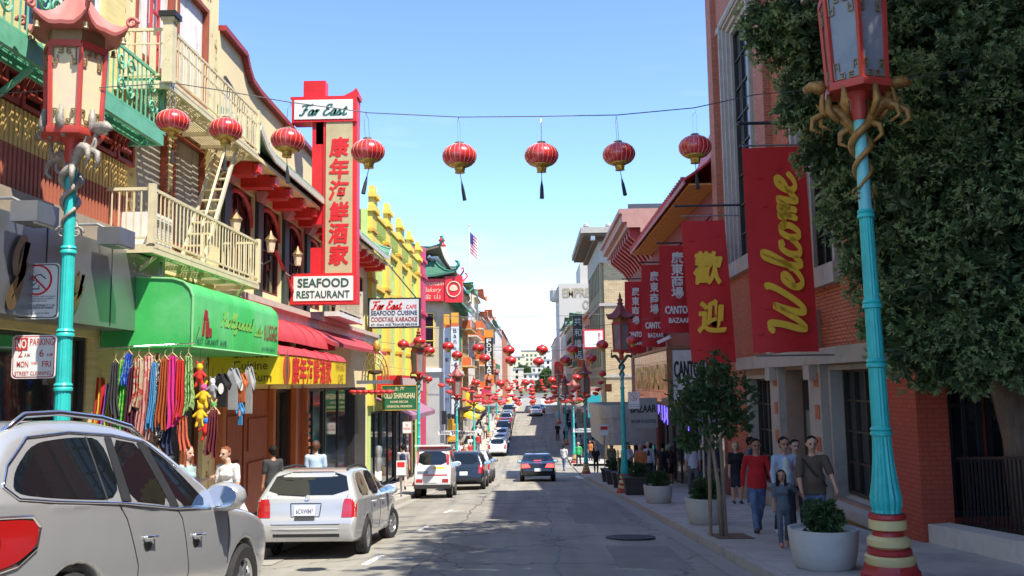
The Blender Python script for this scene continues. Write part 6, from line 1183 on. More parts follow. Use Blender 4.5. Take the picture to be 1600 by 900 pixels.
class Car:
    def __init__(s, L, W, prof, belt, wheels, Rw, taper=(.10, .13), tumble=.42, h=.03, barrel=.05, k=.07, zbot=.22):
        s.L, s.W, s.prof, s.belt, s.wh, s.R = L, W, chaikin(prof, 2), belt, wheels, Rw; s.tp, s.tb, s.h, s.br, s.k, s.zb = taper, tumble, h, barrel, k, zbot
        s.y0 = min(p[0] for p in prof); s.y1 = max(p[0] for p in prof); s.H = max(p[1] for p in prof); s.mesh = None
    def halfw(s, y, z):
        m = (s.y0+s.y1)/2; u = (y-m)/(s.L/2); w = s.W/2*(1-np.where(u > 0, s.tp[1], s.tp[0])*np.abs(np.clip(u, -1.1, 1.1))**4)
        zb = s.belt(y); w = w-np.where(z > zb, s.tb*(z-zb)-.0, s.br*((zb-z-.22)/.5)**2); return w
    def psdf(s, y, z):
        if not hasattr(s, 'tab'):
            s.ty = np.arange(s.y0-.3, s.y1+.3, .02); s.tz = np.arange(0, s.H+.3, .02); s.tab = poly_sdf(s.prof, *np.meshgrid(s.ty, s.tz, indexing='ij'))
        fy = np.clip((y-s.ty[0])/.02, 0, len(s.ty)-1.001); fz = np.clip((z-s.tz[0])/.02, 0, len(s.tz)-1.001); i, j = fy.astype(int), fz.astype(int); u, v = fy-i, fz-j; T = s.tab
        return (T[i, j]*(1-u)+T[i+1, j]*u)*(1-v)+(T[i, j+1]*(1-u)+T[i+1, j+1]*u)*v
    def f(s, x, y, z):
        d = smax(s.psdf(y, z), np.abs(x)-s.halfw(y, z), s.k); d = np.maximum(d, s.zb-z)
        for yw in s.wh:
            c = np.sqrt((y-yw)**2+(z-s.R)**2)-(s.R+.055); d = np.maximum(d, np.minimum(-c, np.maximum(-c, (s.W/2-.32)-np.abs(x))) if False else -np.maximum(c, (s.W/2-.3)-np.abs(x)))
        return d
    def body(s):
        if s.mesh is None:
            h = s.h; X = np.arange(-h*1.5, s.W/2+.06, h); Y = np.arange(s.y0-.08, s.y1+.08, h); Z = np.arange(s.zb-.06, s.H+.08, h); D2 = poly_sdf(s.prof, *np.meshgrid(Y, Z, indexing='ij'))
            x, y, z = np.meshgrid(X, Y, Z, indexing='ij'); save = s.prof
            d = smax(np.broadcast_to(D2, x.shape), np.abs(x)-s.halfw(y, z), s.k); d = np.maximum(d, s.zb-z)
            for yw in s.wh: c = np.sqrt((y-yw)**2+(z-s.R)**2)-(s.R+.055); d = np.maximum(d, -np.maximum(c, (s.W/2-.3)-np.abs(x)))
            # mirror: samples at x = ... build explicitly instead
            Xf = np.concatenate([-X[X > 1e-6][::-1], X[X > 1e-6]]); pos = d[X > 1e-6]; full = np.concatenate([pos[::-1], pos], 0); dx = np.diff(Xf)
            V, Fq = nets(full, (0, Y[0], Z[0]), h); ix = V[:, 0]/h; V[:, 0] = np.interp(ix, np.arange(len(Xf)), Xf)
            s.V, s.Fq = V, Fq
        return s.V, s.Fq
    def side(s, y, z, sg=1):
        y, z = np.asarray(y, float), np.asarray(z, float); lo = np.full(y.shape, .2); hi = np.full(y.shape, s.W/2+.15)
        for _ in range(16): m = (lo+hi)/2; q = s.f(m, y, z) < 0; lo = np.where(q, m, lo); hi = np.where(q, hi, m)
        return sg*lo
    def rear(s, x, z, end=-1):
        x, z = np.asarray(x, float), np.asarray(z, float); mid = (s.y0+s.y1)/2-end*.2; lo = np.full(x.shape, mid+end*.4); hi = np.full(x.shape, s.y0-.15 if end < 0 else s.y1+.15)
        for _ in range(17): m = (lo+hi)/2; q = s.f(x, m, z) < 0; lo = np.where(q, m, lo); hi = np.where(q, hi, m)
        return lo
    def panel(s, poly, view, off=.005, n=.07, rnd=1, sg=1):
        P = chaikin(poly, rnd) if rnd else np.array(poly, float); a, b = P.min(0), P.max(0); mb = MB(); cells = []
        for i in range(int((b[0]-a[0])/n)+1):
            for j in range(int((b[1]-a[1])/n)+1):
                c = clip_cell(P, a[0]+i*n, a[0]+(i+1)*n, a[1]+j*n, a[1]+(j+1)*n)
                if len(c) >= 3: cells.append(c)
        c = np.array([q for k in cells for q in k]); fs = []; k0 = 0
        for k in cells: fs.append(tuple(range(k0, k0+len(k)))); k0 += len(k)
        if view == 'side': x = s.side(c[:, 0], c[:, 1]); p = np.stack([sg*(x+off), c[:, 0], c[:, 1]], 1)
        else: e = -1 if view == 'rear' else 1; y = s.rear(c[:, 0], c[:, 1], e); p = np.stack([c[:, 0], y+e*off, c[:, 1]], 1)
        key = {}; vs = []; remap = []
        for q in p.tolist():
            kk = (round(q[0], 4), round(q[1], 4), round(q[2], 4))
            if kk not in key: key[kk] = len(vs); vs.append(q)
            remap.append(key[kk])
        ff = []
        for f_ in fs:
            g = []
            for i in f_:
                if remap[i] not in g: g.append(remap[i])
            if len(g) >= 3: ff.append(tuple(g))
        mb.add(vs, ff)
        return mb
    def line(s, pts, view, r=.006, off=.002, sg=1, closed=False, n=6):
        P = [np.array(p, float) for p in pts]; Q = []
        if closed: P.append(P[0])
        for a, b in zip(P[:-1], P[1:]):
            for k in range(n): Q.append(a+(b-a)*k/n)
        Q.append(P[-1]); c = np.array(Q)
        if view == 'side': x = s.side(c[:, 0], c[:, 1]); p = np.stack([sg*(x+off), c[:, 0], c[:, 1]], 1)
        else: e = -1 if view == 'rear' else 1; y = s.rear(c[:, 0], c[:, 1], e); p = np.stack([c[:, 0], y+e*off, c[:, 1]], 1)
        return MB().tube(p.tolist(), r, 5)
def wheel(t, x, y, Rw, sg, spokes=5, steer=0.):
    w = MB(); prof = [(Rw*.62, -.1), (Rw*.9, -.105), (Rw, -.07), (Rw, .07), (Rw*.9, .105), (Rw*.62, .1)]; w.lathe(prof, 32, cap=False); o = w.build('wheel', RUBBER, t, smooth=40, local=True)
    r = MB(); r.lathe([(Rw*.63, -.08), (Rw*.66, .098), (Rw*.6, .09), (Rw*.56, .05)], 28, cap=False); r.build('rim', RIM, o, smooth=True, local=True)
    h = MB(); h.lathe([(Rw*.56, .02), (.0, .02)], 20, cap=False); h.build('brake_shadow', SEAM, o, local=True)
    for k in range(spokes): a = 2*math.pi*k/spokes; c, s_ = math.cos(a), math.sin(a); MB().add([(c*q*Rw-s_*wd, s_*q*Rw+c*wd, z) for q, wd, z in ((.08, -.035, .085), (.08, .035, .085), (.6, .028, .075), (.6, -.028, .075), (.08, -.035, .04), (.08, .035, .04), (.6, .028, .04), (.6, -.028, .04))], [(0, 1, 2, 3), (0, 4, 5, 1), (1, 5, 6, 2), (3, 2, 6, 7), (0, 3, 7, 4)]).build('spoke', RIM, o, local=True)
    MB().lathe([(.06, .03), (.06, .09), (.03, .1)], 12).build('hub', RIM, o, local=True)
    o.location = (sg*x, y, Rw); o.rotation_euler = (0, R(90*sg), 0); 
    if steer: o.rotation_mode = 'QUATERNION'; o.rotation_quaternion = (Matrix.Rotation(R(steer), 3, 'Z') @ Matrix.Rotation(R(90*sg), 3, 'Y')).to_quaternion()
    return o
def place(t, x, y, yaw=0., lift=0.): 
    sl = math.atan2(G(y+2.0)-G(y-.7), 2.7); t.location = (x, y, G(y)+.04*(1-min(1, abs(x)/4.5))+lift); t.rotation_mode = 'XYZ'; t.rotation_euler = (sl, 0, R(yaw))
def mesh_obj(name, V, Fq, m, parent): me = np_mesh(name, V, Fq, [m]); o = bpy.data.objects.new(name, me); COL.objects.link(o); o.parent = parent; ORG[o.name] = ORG[parent.name]; return o
def part(t, name, mb, m, par=None, smooth=False): return mb.build(name, m, par or t, local=True, smooth=smooth)
def mirror(t, c, x, y, z, sg, m, s=1.0):
    f = MB(); f.lathe([(.02, -.10), (.10, -.085), (.13, -.02), (.125, .03), (.09, .07)], 14); o = f.build('wing_mirror', m, t, local=True, smooth=True); o.location = (sg*(x+.13), y, z); o.rotation_euler = (R(90), 0, 0); o.scale = (1.15*s, .78*s, 1*s)
    g = MB(); g.lathe([(.105, 0), (.0, .001)], 16, cap=False); q = g.build('mirror_glass', CHROME, t, local=True); q.location = (sg*(x+.13), y-.085*s, z); q.rotation_euler = (R(90), 0, 0); q.scale = (1.1*s, .72*s, 1)
    part(t, 'mirror_arm', MB().beam((sg*(x-.06), y+.02, z-.06), (sg*(x+.06), y, z-.02), .05, .05), PLAST)
def handle(t, c, y, z, sg, m): x = float(c.side(y, z)); part(t, 'door_handle', MB().tube([(sg*(x-.01), y-.09, z), (sg*(x+.035), y-.07, z), (sg*(x+.04), y+.07, z), (sg*(x-.01), y+.09, z)], .014, 6), m, smooth=True)

# ---- big silver SUV in the left foreground  (local y=0 at the front axle)
suv = Car(5.1, 2.02, [(-4.06, .26), (-4.14, .45), (-4.16, .62), (-4.10, .80), (-4.07, 1.05), (-4.0, 1.2), (-3.82, 1.45), (-3.62, 1.66), (-3.3, 1.755), (-2.7, 1.80), (-2.2, 1.785), (-1.7, 1.70), (-1.1, 1.42), (-.52, 1.13), (.1, 1.08), (.6, .98), (.84, .86), (.94, .6), (.92, .3), (.8, .24)], lambda y: 1.14+.055*np.clip(-(y+1.0)/2.7, -.3, 1), (-3.02, 0.), .375, taper=(.09, .14), tumble=.40, h=.024, barrel=.045, k=.09, zbot=.24)
SIL = carpaint('silver'); t = thing('suv', 'large silver SUV cut off by the left frame edge in the foreground', 'car', (0, 0, 0)); mesh_obj('body', *suv.body(), SIL, t)
qg = [(-3.72, 1.28), (-3.66, 1.42), (-3.42, 1.60), (-2.98, 1.66), (-2.56, 1.675), (-2.5, 1.22), (-3.3, 1.245)]; rd = [(-2.44, 1.675), (-2.0, 1.655), (-1.72, 1.165), (-2.42, 1.215)]; fd = [(-1.9, 1.645), (-1.78, 1.63), (-1.45, 1.45), (-1.0, 1.15), (-1.62, 1.155)]
for sg in (1, -1):
    for nm, q in (('quarter_window', qg), ('rear_door_window', rd), ('front_door_window', fd)): part(t, nm, suv.panel(q, 'side', .006, .08, 1 if nm != 'quarter_window' else 2, sg), CGL, smooth=True)
    part(t, 'window_trim', suv.line([(-.95, 1.13), (-1.62, 1.135), (-2.5, 1.195), (-3.3, 1.222), (-3.68, 1.245), (-3.79, 1.32), (-3.71, 1.45), (-3.46, 1.635), (-2.98, 1.695), (-2.4, 1.705), (-1.9, 1.675), (-1.45, 1.48)], 'side', .011, .004, sg), CHROME, smooth=True)
    part(t, 'pillar_trim', suv.panel([(-2.52, 1.685), (-2.42, 1.685), (-2.38, 1.21), (-2.52, 1.215)], 'side', .009, .08, 0, sg), PLAST); part(t, 'pillar_trim', suv.panel([(-2.04, 1.67), (-1.88, 1.655), (-1.60, 1.15), (-1.76, 1.155)], 'side', .009, .08, 0, sg), PLAST)
    part(t, 'quarter_divider', suv.line([(-2.78, 1.675), (-2.72, 1.23)], 'side', .007, .008, sg), PLAST)
    for q in ([(-2.56, 1.19), (-2.44, 1.08), (-2.2, .72), (-2.16, .5), (-2.3, .34)], [(-1.62, 1.13), (-1.52, 1.05), (-1.3, .62), (-1.27, .34)], [(-.55, 1.03), (-.50, .9), (-.46, .6)]): part(t, 'door_seam', suv.line(q, 'side', .005, .0, sg), SEAM)
    for y, z in ((-2.09, .93), (-1.22, .9)):
        handle(t, suv, y, z, sg, CHROME); x = float(suv.side(y, z)); part(t, 'handle_cup', suv.panel([(y-.09, z-.035), (y+.07, z-.035), (y+.05, z-.1), (y-.03, z-.11)], 'side', .003, .05, 1, sg), PLAST)
    part(t, 'tail_light', suv.panel([(-4.06, 1.12), (-3.56, 1.12), (-3.5, 1.06), (-3.52, .95), (-3.68, .86), (-4.03, .80)], 'side', .012, .05, 1, sg), TAIL, smooth=True); part(t, 'tail_light_trim', suv.line([(-4.05, 1.135), (-3.56, 1.135), (-3.48, 1.07), (-3.5, .94), (-3.66, .845), (-4.0, .79)], 'side', .012, .004, sg), CHROME)
    part(t, 'tail_light_core', suv.panel([(-4.05, 1.06), (-3.86, 1.05), (-3.82, .97), (-3.9, .9), (-4.03, .88)], 'side', .016, .05, 1, sg), mat('tail_core', (.25, .005, .005), .15, coat=1.), smooth=True)
    part(t, 'lower_cladding', suv.panel([(-2.5, .42), (-.55, .42), (-.5, .26), (-2.55, .26)], 'side', .008, .1, 0, sg), PLAST)
    for yw in (-3.02, 0.):
        wheel(t, suv.W/2-.12, yw, .375, sg, 7); part(t, 'arch_lip', suv.line([(yw+.43*math.cos(a), .375+.43*math.sin(a)) for a in np.linspace(.0, math.pi, 14)], 'side', .012, .0, sg, n=2), SIL, smooth=True)
    mirror(t, suv, .93, -.78, 1.22, sg, SIL, 1.35)
    pts = [(sg*(.70), y, float(zz)) for y, zz in ((-3.55, 1.66), (-3.35, 1.79), (-2.95, 1.835), (-2.4, 1.84), (-1.95, 1.80), (-1.75, 1.72))]; part(t, 'roof_rail', MB().tube(pts, .022, 8), CHROME, smooth=True)
part(t, 'rear_window', suv.panel([(-.6, 1.28), (.6, 1.28), (.5, 1.6), (-.5, 1.6)], 'rear', .006, .1, 1), CGL, smooth=True); part(t, 'windscreen', suv.panel([(-.68, 1.18), (.68, 1.18), (.56, 1.64), (-.56, 1.64)], 'front', .006, .1, 1), CGL, smooth=True)
part(t, 'licence_plate', suv.panel([(-.18, .84), (.18, .84), (.18, .98), (-.18, .98)], 'rear', .01, .1, 0), PLATE); part(t, 'rear_bumper', suv.panel([(-.8, .3), (.8, .3), (.82, .5), (-.82, .5)], 'rear', .008, .12, 1), PLAST); part(t, 'grille', suv.panel([(-.5, .5), (.5, .5), (.55, .78), (-.55, .78)], 'front', .008, .1, 1), CHROME)
for sg in (1, -1): part(t, 'head_light', suv.panel([(sg*.55, .72), (sg*.86, .78), (sg*.84, .92), (sg*.6, .86)], 'front', .008, .08, 1), HEADL)
yaw, pit = R(-4), R(-6.2); Mx = Matrix.Rotation(yaw, 3, 'Z') @ Matrix.Rotation(pit, 3, 'X'); base = Vector((-2.9, 9.1, G(9.1)+.03))-Mx @ Vector((1.0, 0, 0)); t.location = base; t.rotation_euler = (pit, 0, yaw)

# ---- generic car dressing for the others (local y=0 at the rear bumper)
def dress(c, t, m, sidewins, rearwin, tails, plate=(0, .78), bump=.5, pillar=None, lit=False, roofrail=False, seams=(), handles=(), spokes=5, mir=None, steer=0., third=None, trim=True, frontwin=None, full=True):
    mesh_obj('body', *c.body(), m, t)
    for sg in (1, -1):
        for q in sidewins: part(t, 'side_window', c.panel(q, 'side', .006, .09, 1, sg), CGL, smooth=True)
        for q in seams: part(t, 'door_seam', c.line(q, 'side', .005, 0, sg), SEAM)
        for q in handles: handle(t, c, *q, sg, m)
        for q in tails: part(t, 'tail_light', c.panel([(sg*a, b) for a, b in q], 'rear', .01, .06, 0), TAILON if lit else TAIL, smooth=True)
        for i, yw in enumerate(c.wh): wheel(t, c.W/2-.1, yw, c.R, sg, spokes, steer if i == 1 else 0)
        if mir: mirror(t, c, mir[0], mir[1], mir[2], sg, m)
        if roofrail: part(t, 'roof_rail', MB().tube([(sg*roofrail[0], y, z) for y, z in roofrail[1]], .018, 6), PLAST, smooth=True)
    part(t, 'rear_window', c.panel(rearwin, 'rear', .006, .09, 1), CGL, smooth=True)
    if frontwin: part(t, 'windscreen', c.panel(frontwin, 'front', .006, .12, 1), CGL, smooth=True)
    px, pz = plate; part(t, 'licence_plate', c.panel([(px-.17, pz-.08), (px+.17, pz-.08), (px+.17, pz+.08), (px-.17, pz+.08)], 'rear', .012, .2, 0), PLATE)
    part(t, 'bumper_skirt', c.panel([(-c.W*.42, c.zb+.03), (c.W*.42, c.zb+.03), (c.W*.44, c.zb+bump*.4), (-c.W*.44, c.zb+bump*.4)], 'rear', .008, .12, 0), PLAST)
    if third: part(t, 'brake_light', c.panel([(-.2, third-.015), (.2, third-.015), (.2, third+.015), (-.2, third+.015)], 'rear', .009, .2, 0), TAILON if lit else TAIL)
def wagon_prof(L, H, zb=.24, hood=.9, wb=.35): return [(.1, zb), (.02, .42), (0, .60), (.06, .72), (.08, .95), (.16, 1.05), (.42, H-.08), (.7, H-.015), (L*.33, H), (L*.46, H-.05), (L*.56, H-.26), (L*.66, hood+.06), (L*.8, hood-.02), (L*.94, hood-.16), (L*.99, .62), (L, .45), (L*.98, zb)]
vw = Car(4.67, 1.74, wagon_prof(4.67, 1.46), lambda y: .93+0*y, (.95, 3.65), .31, taper=(.06, .14), tumble=.46, h=.026, barrel=.05, k=.08)
S2 = carpaint('silver2'); t = thing('station_wagon', 'silver station wagon with square tail lights parked ahead of the SUV on the left', 'car', (0, 0, 0))
dress(vw, t, S2, [[(.45, 1.0), (.62, 1.36), (1.2, 1.39), (1.15, .99)], [(1.28, .99), (1.33, 1.39), (2.0, 1.39), (2.05, .97)], [(2.15, .97), (2.12, 1.38), (2.35, 1.36), (3.0, .97)]], [(-.69, 1.03), (.69, 1.03), (.56, 1.40), (-.56, 1.40)], [[(.58, .68), (.855, .68), (.855, .97), (.62, .97), (.60, .9)]], plate=(-.02, .79), seams=([(1.2, .97), (1.24, .7), (1.35, .4)], [(2.1, .95), (2.12, .6), (2.1, .35)], [(3.05, .93), (3.0, .6)]), handles=((1.45, .86), (2.35, .85)), spokes=9, mir=(.80, 2.85, 1.0), steer=-16, roofrail=(.56, [(.55, 1.42), (.65, 1.47), (1.4, 1.5), (2.1, 1.47), (2.3, 1.4)]), frontwin=[(-.6, .98), (.6, .98), (.5, 1.32), (-.5, 1.32)])
part(t, 'tailgate_seam', vw.line([(-.66, 1.02), (-.62, .62), (-.55, .57), (.55, .57), (.62, .62), (.66, 1.02)], 'rear', .006, 0), SEAM); part(t, 'badge', vw.panel([(.05*math.cos(a), .985+.05*math.sin(a)) for a in np.linspace(0, 2*math.pi, 13)[:-1]], 'rear', .008, .2, 0), CHROME)
part(t, 'plate_recess', vw.line([(-.26, .90), (.24, .90), (.22, .69), (-.24, .69)], 'rear', .008, .0, closed=True), SEAM); part(t, 'rub_strip', vw.line([(-.8, .50), (.8, .50)], 'rear', .012, .004), S2); part(t, 'wiper', vw.line([(-.02, 1.02), (-.5, 1.05)], 'rear', .01, .012), PLAST)
py_ = float(vw.rear(0, .79)); lettering(t, '6CXW847', (-.02, py_-.02, .78), UX, UZ, .28, .085, paint('plate_navy', (.03, .04, .16), .5), depth=.006); TAB = vw.panel([(-.18, .64), (.15, .64), (.15, .685), (-.18, .685)], 'rear', .012, .2, 0); part(t, 'dealer_tag', TAB, PLAST)
yb_ = float(vw.rear(-.6, .99)); lettering(t, 'PASSAT', (-.6, yb_-.012, .985), UX, UZ, .2, .03, CHROME, depth=.004)
for o in t.children:
    if o.name.startswith('lettering'): o.location = [-ORG[t.name][i]*0 for i in range(3)]
place(t, -3.72, 14.7, 0)
def simple_wagon(label, name, L, W, H, pk, x, y, yaw=0, lit=False, kind='suv', rr=False, Rw=.33, group=None, z=0):
    hood = H*.62; c = Car(L, W, wagon_prof(L, H, .26 if kind == 'wagon' else .32, hood) if kind != 'sedan' else [(.08, .26), (0, .5), (.02, .75), (.12, .95), (.6, 1.0), (1.0, 1.18), (1.45, H-.04), (2.0, H), (2.6, H-.05), (3.4, .98), (L*.9, .82), (L*.98, .62), (L, .4), (L*.97, .26)], lambda q: H*.63+0*q, (L*.2, L*.79), Rw, taper=(.07, .13), tumble=.40, h=.045, barrel=.05, k=.09)
    t = thing(name, label, 'car', (0, 0, 0), group=group); b = H*.66; hp = H-.1
    if kind == 'sedan': sw = [[(.95, b+.03), (1.4, hp), (1.95, hp+.02), (1.95, b)], [(2.05, b), (2.05, hp+.02), (2.5, hp-.03), (3.15, b)]]; rw = [(-.58, 1.05), (.58, 1.05), (.47, H-.1), (-.47, H-.1)]; tl = [[(.38, .74), (.84, .72), (.84, .90), (.5, .92)]]; pl = (0, .62)
    else: sw = [[(.45, b), (.6, hp), (1.25, hp+.02), (1.25, b)], [(1.35, b), (1.35, hp+.02), (2.05, hp+.02), (2.1, b)], [(2.2, b), (2.2, hp+.01), (2.4, hp-.02), (L*.63, b)]]; rw = [(-.64, b+.02), (.64, b+.02), (.54, H-.12), (-.54, H-.12)]; tl = [[(.62, .72), (W/2-.03, .72), (W/2-.05, b-.02), (.66, b-.02)]]; pl = (0, .72)
    dress(c, t, carpaint(pk), sw, rw, tl, plate=pl, lit=lit, seams=([(1.3, b), (1.35, .4)], [(2.15, b), (2.15, .4)]), mir=(W/2-.07, L*.6, b+.06), third=(1.08 if kind == 'sedan' and lit else None), roofrail=((W*.33, [(.6, H-.04), (.8, H+.03), (1.6, H+.05), (2.2, H)]) if rr else False), frontwin=[(-.6, b+.02), (.6, b+.02), (.5, H-.16), (-.5, H-.16)])
    place(t, x, y, yaw, z); return t
sed = simple_wagon('black sedan with glowing red brake lights driving away mid street', 'sedan', 4.7, 1.86, 1.46, 'black', .2, 47.3, 0, True, 'sedan')
simple_wagon('near black SUV parked just ahead of the white parking patrol buggy', 'suv', 4.5, 1.78, 1.66, 'navy', -3.02, 38.9, 0, rr=True)
simple_wagon('silver minivan parked ahead of the near black SUV', 'minivan', 4.7, 1.85, 1.68, 'silver2', -3.1, 45.6, 0)
simple_wagon('dark hatchback parked ahead of the silver minivan at the corner', 'hatchback', 4.2, 1.75, 1.55, 'navy', -3.2, 51.0, 0, kind='wagon')
for (k, x, y, pk, kind, H, lb) in (('suv', -3.35, 83.5, 'white', 'suv', 1.74, 'white SUV parked first beyond the crossing on the left'), ('sedan', -3.4, 89.8, 'silver2', 'sedan', 1.45, 'silver sedan parked just uphill of the white SUV'), ('sedan', -3.4, 95.4, 'white', 'sedan', 1.45, 'white sedan parked second uphill of the white SUV'), ('pickup_truck', -3.35, 101.4, 'black', 'suv', 1.75, 'black high bodied truck parked mid slope on the left'), ('sedan', -3.4, 107.6, 'red', 'sedan', 1.45, 'dark red sedan parked mid slope on the left'), ('suv', -3.4, 113.4, 'grey', 'suv', 1.7, 'grey SUV parked high on the left slope'), ('sedan', -3.4, 119.6, 'beige', 'sedan', 1.45, 'beige sedan parked high on the left slope'), ('suv', -3.4, 126, 'black', 'suv', 1.75, 'black SUV parked at the crest on the left')):
    simple_wagon(lb, k, 4.6, 1.8, H, pk, x, y, 0, kind=kind, group='cars parked up the left slope')
simple_wagon('silver sedan climbing near the crest in mid street', 'sedan', 4.6, 1.8, 1.45, 'silver2', .45, 127, 0, kind='sedan'); simple_wagon('grey sedan ahead of the silver one at the crest', 'sedan', 4.6, 1.8, 1.45, 'grey', .9, 136, 0, kind='sedan', group='cars parked up the left slope')
# ---- white parking patrol buggy
pc_ = Car(2.9, 1.36, [(.04, .34), (0, .5), (0, .78), (.04, 1.0), (.1, 1.16), (.2, 1.78), (.5, 1.84), (1.4, 1.84), (1.75, 1.72), (2.2, 1.15), (2.75, .85), (2.9, .6), (2.85, .34)], lambda y: 1.05+0*y, (.55, 2.2), .25, taper=(.03, .2), tumble=.12, h=.03, barrel=.02, k=.06, zbot=.3)
t = thing('parking_patrol_buggy', 'white three wheeled patrol buggy with red roof light bar parked at the left kerb', 'car', (0, 0, 0)); WP = carpaint('white')
dress(pc_, t, WP, [[(.5, 1.15), (.5, 1.68), (1.5, 1.66), (1.9, 1.15)]], [(-.52, 1.20), (.52, 1.20), (.48, 1.68), (-.48, 1.68)], [[(.36, .58), (.58, .58), (.58, .70), (.36, .70)]], plate=(0, .64), bump=.5, frontwin=[(-.5, 1.15), (.5, 1.15), (.42, 1.6), (-.42, 1.6)], mir=(.62, 1.9, 1.2), spokes=4)
for sg in (1, -1): part(t, 'red_side_strip', pc_.panel([(sg*.52, 1.20), (sg*.655, 1.20), (sg*.63, 1.70), (sg*.50, 1.70)], 'rear', .012, .1, 0), mat('reflector_red', (.6, .03, .03), .3))
part(t, 'roof_rack', MB().box(-.66, .1, 1.86, .66, 1.5, 1.92), WP); part(t, 'light_bar', MB().box(-.5, .16, 1.78, .5, .22, 1.855), mat('reflector_red', (.6, .03, .03), .3)); part(t, 'yellow_label', pc_.panel([(.02, 1.06), (.46, 1.06), (.46, 1.13), (.02, 1.13)], 'rear', .01, .2, 0), YEL)
part(t, 'red_stripe', pc_.panel([(-.35, .82), (.55, .82), (.55, .86), (-.35, .86)], 'rear', .01, .2, 0), mat('reflector_red', (.6, .03, .03), .3)); part(t, 'rear_bumper', MB().box(-.66, -.06, .36, .66, .04, .5), PLAST); part(t, 'vent', pc_.panel([(-.55, .88), (-.15, .88), (-.15, .98), (-.55, .98)], 'rear', .01, .2, 0), STEEL)
place(t, -3.68, 32.8, 0)
# ================================================================== PEOPLE
def rcone(p, a, b, ra, rb, sy=1.0):
    a, b = np.array(a, float), np.array(b, float); q = p-a; e = b-a
    if sy != 1: q = q*np.array([1, 1/sy, 1]); e = e*np.array([1, 1/sy, 1])
    t = np.clip((q@e)/(e@e+1e-9), 0, 1); d = np.linalg.norm(q-t[..., None]*e, axis=-1)-(ra+(rb-ra)*t); return d*(sy if sy < 1 else 1)
def blend(prims, h, k=.022):
    lo = np.min([np.minimum(np.array(a)-max(ra, rb), np.array(b)-max(ra, rb)) for a, b, ra, rb, *_ in prims], 0)-.06; hi = np.max([np.maximum(np.array(a)+max(ra, rb), np.array(b)+max(ra, rb)) for a, b, ra, rb, *_ in prims], 0)+.06
    n = np.ceil((hi-lo)/h).astype(int)+1; D = np.full(n, 1.0); best = np.full(n, 9.0); lab = np.zeros(n, np.int8)
    for a, b, ra, rb, L, *sy in prims:
        s = sy[0] if sy else 1.0; cz = sy[1] if len(sy) > 1 else None; r = max(ra, rb)+.07; i0 = np.maximum(((np.minimum(a, b)-r-lo)/h).astype(int), 0); i1 = np.minimum(((np.maximum(a, b)+r-lo)/h).astype(int)+2, n)
        sl = tuple(slice(x, y) for x, y in zip(i0, i1)); g = np.stack(np.meshgrid(*[lo[c]+h*np.arange(i0[c], i1[c]) for c in range(3)], indexing='ij'), -1); d = rcone(g, a, b, ra, rb, s)
        if cz is not None: d = np.maximum(d, cz-g[..., 2])
        kk = k if ra > .014 else .004; Ds = D[sl]; hh = np.clip(.5+.5*(Ds-d)/kk, 0, 1); D[sl] = Ds*(1-hh)+d*hh-kk*hh*(1-hh); bs = best[sl]; m = d < bs; bs[m] = d[m]; lab[sl][m] = L
    V, Fq = nets(D, lo, h); c = V[Fq].mean(1); ii = np.clip(np.rint((c-lo)/h).astype(int), 0, n-1); return V, Fq, lab[ii[:, 0], ii[:, 1], ii[:, 2]]
SK, SH, PA, SO, HA, EX, EY, LI = range(8)
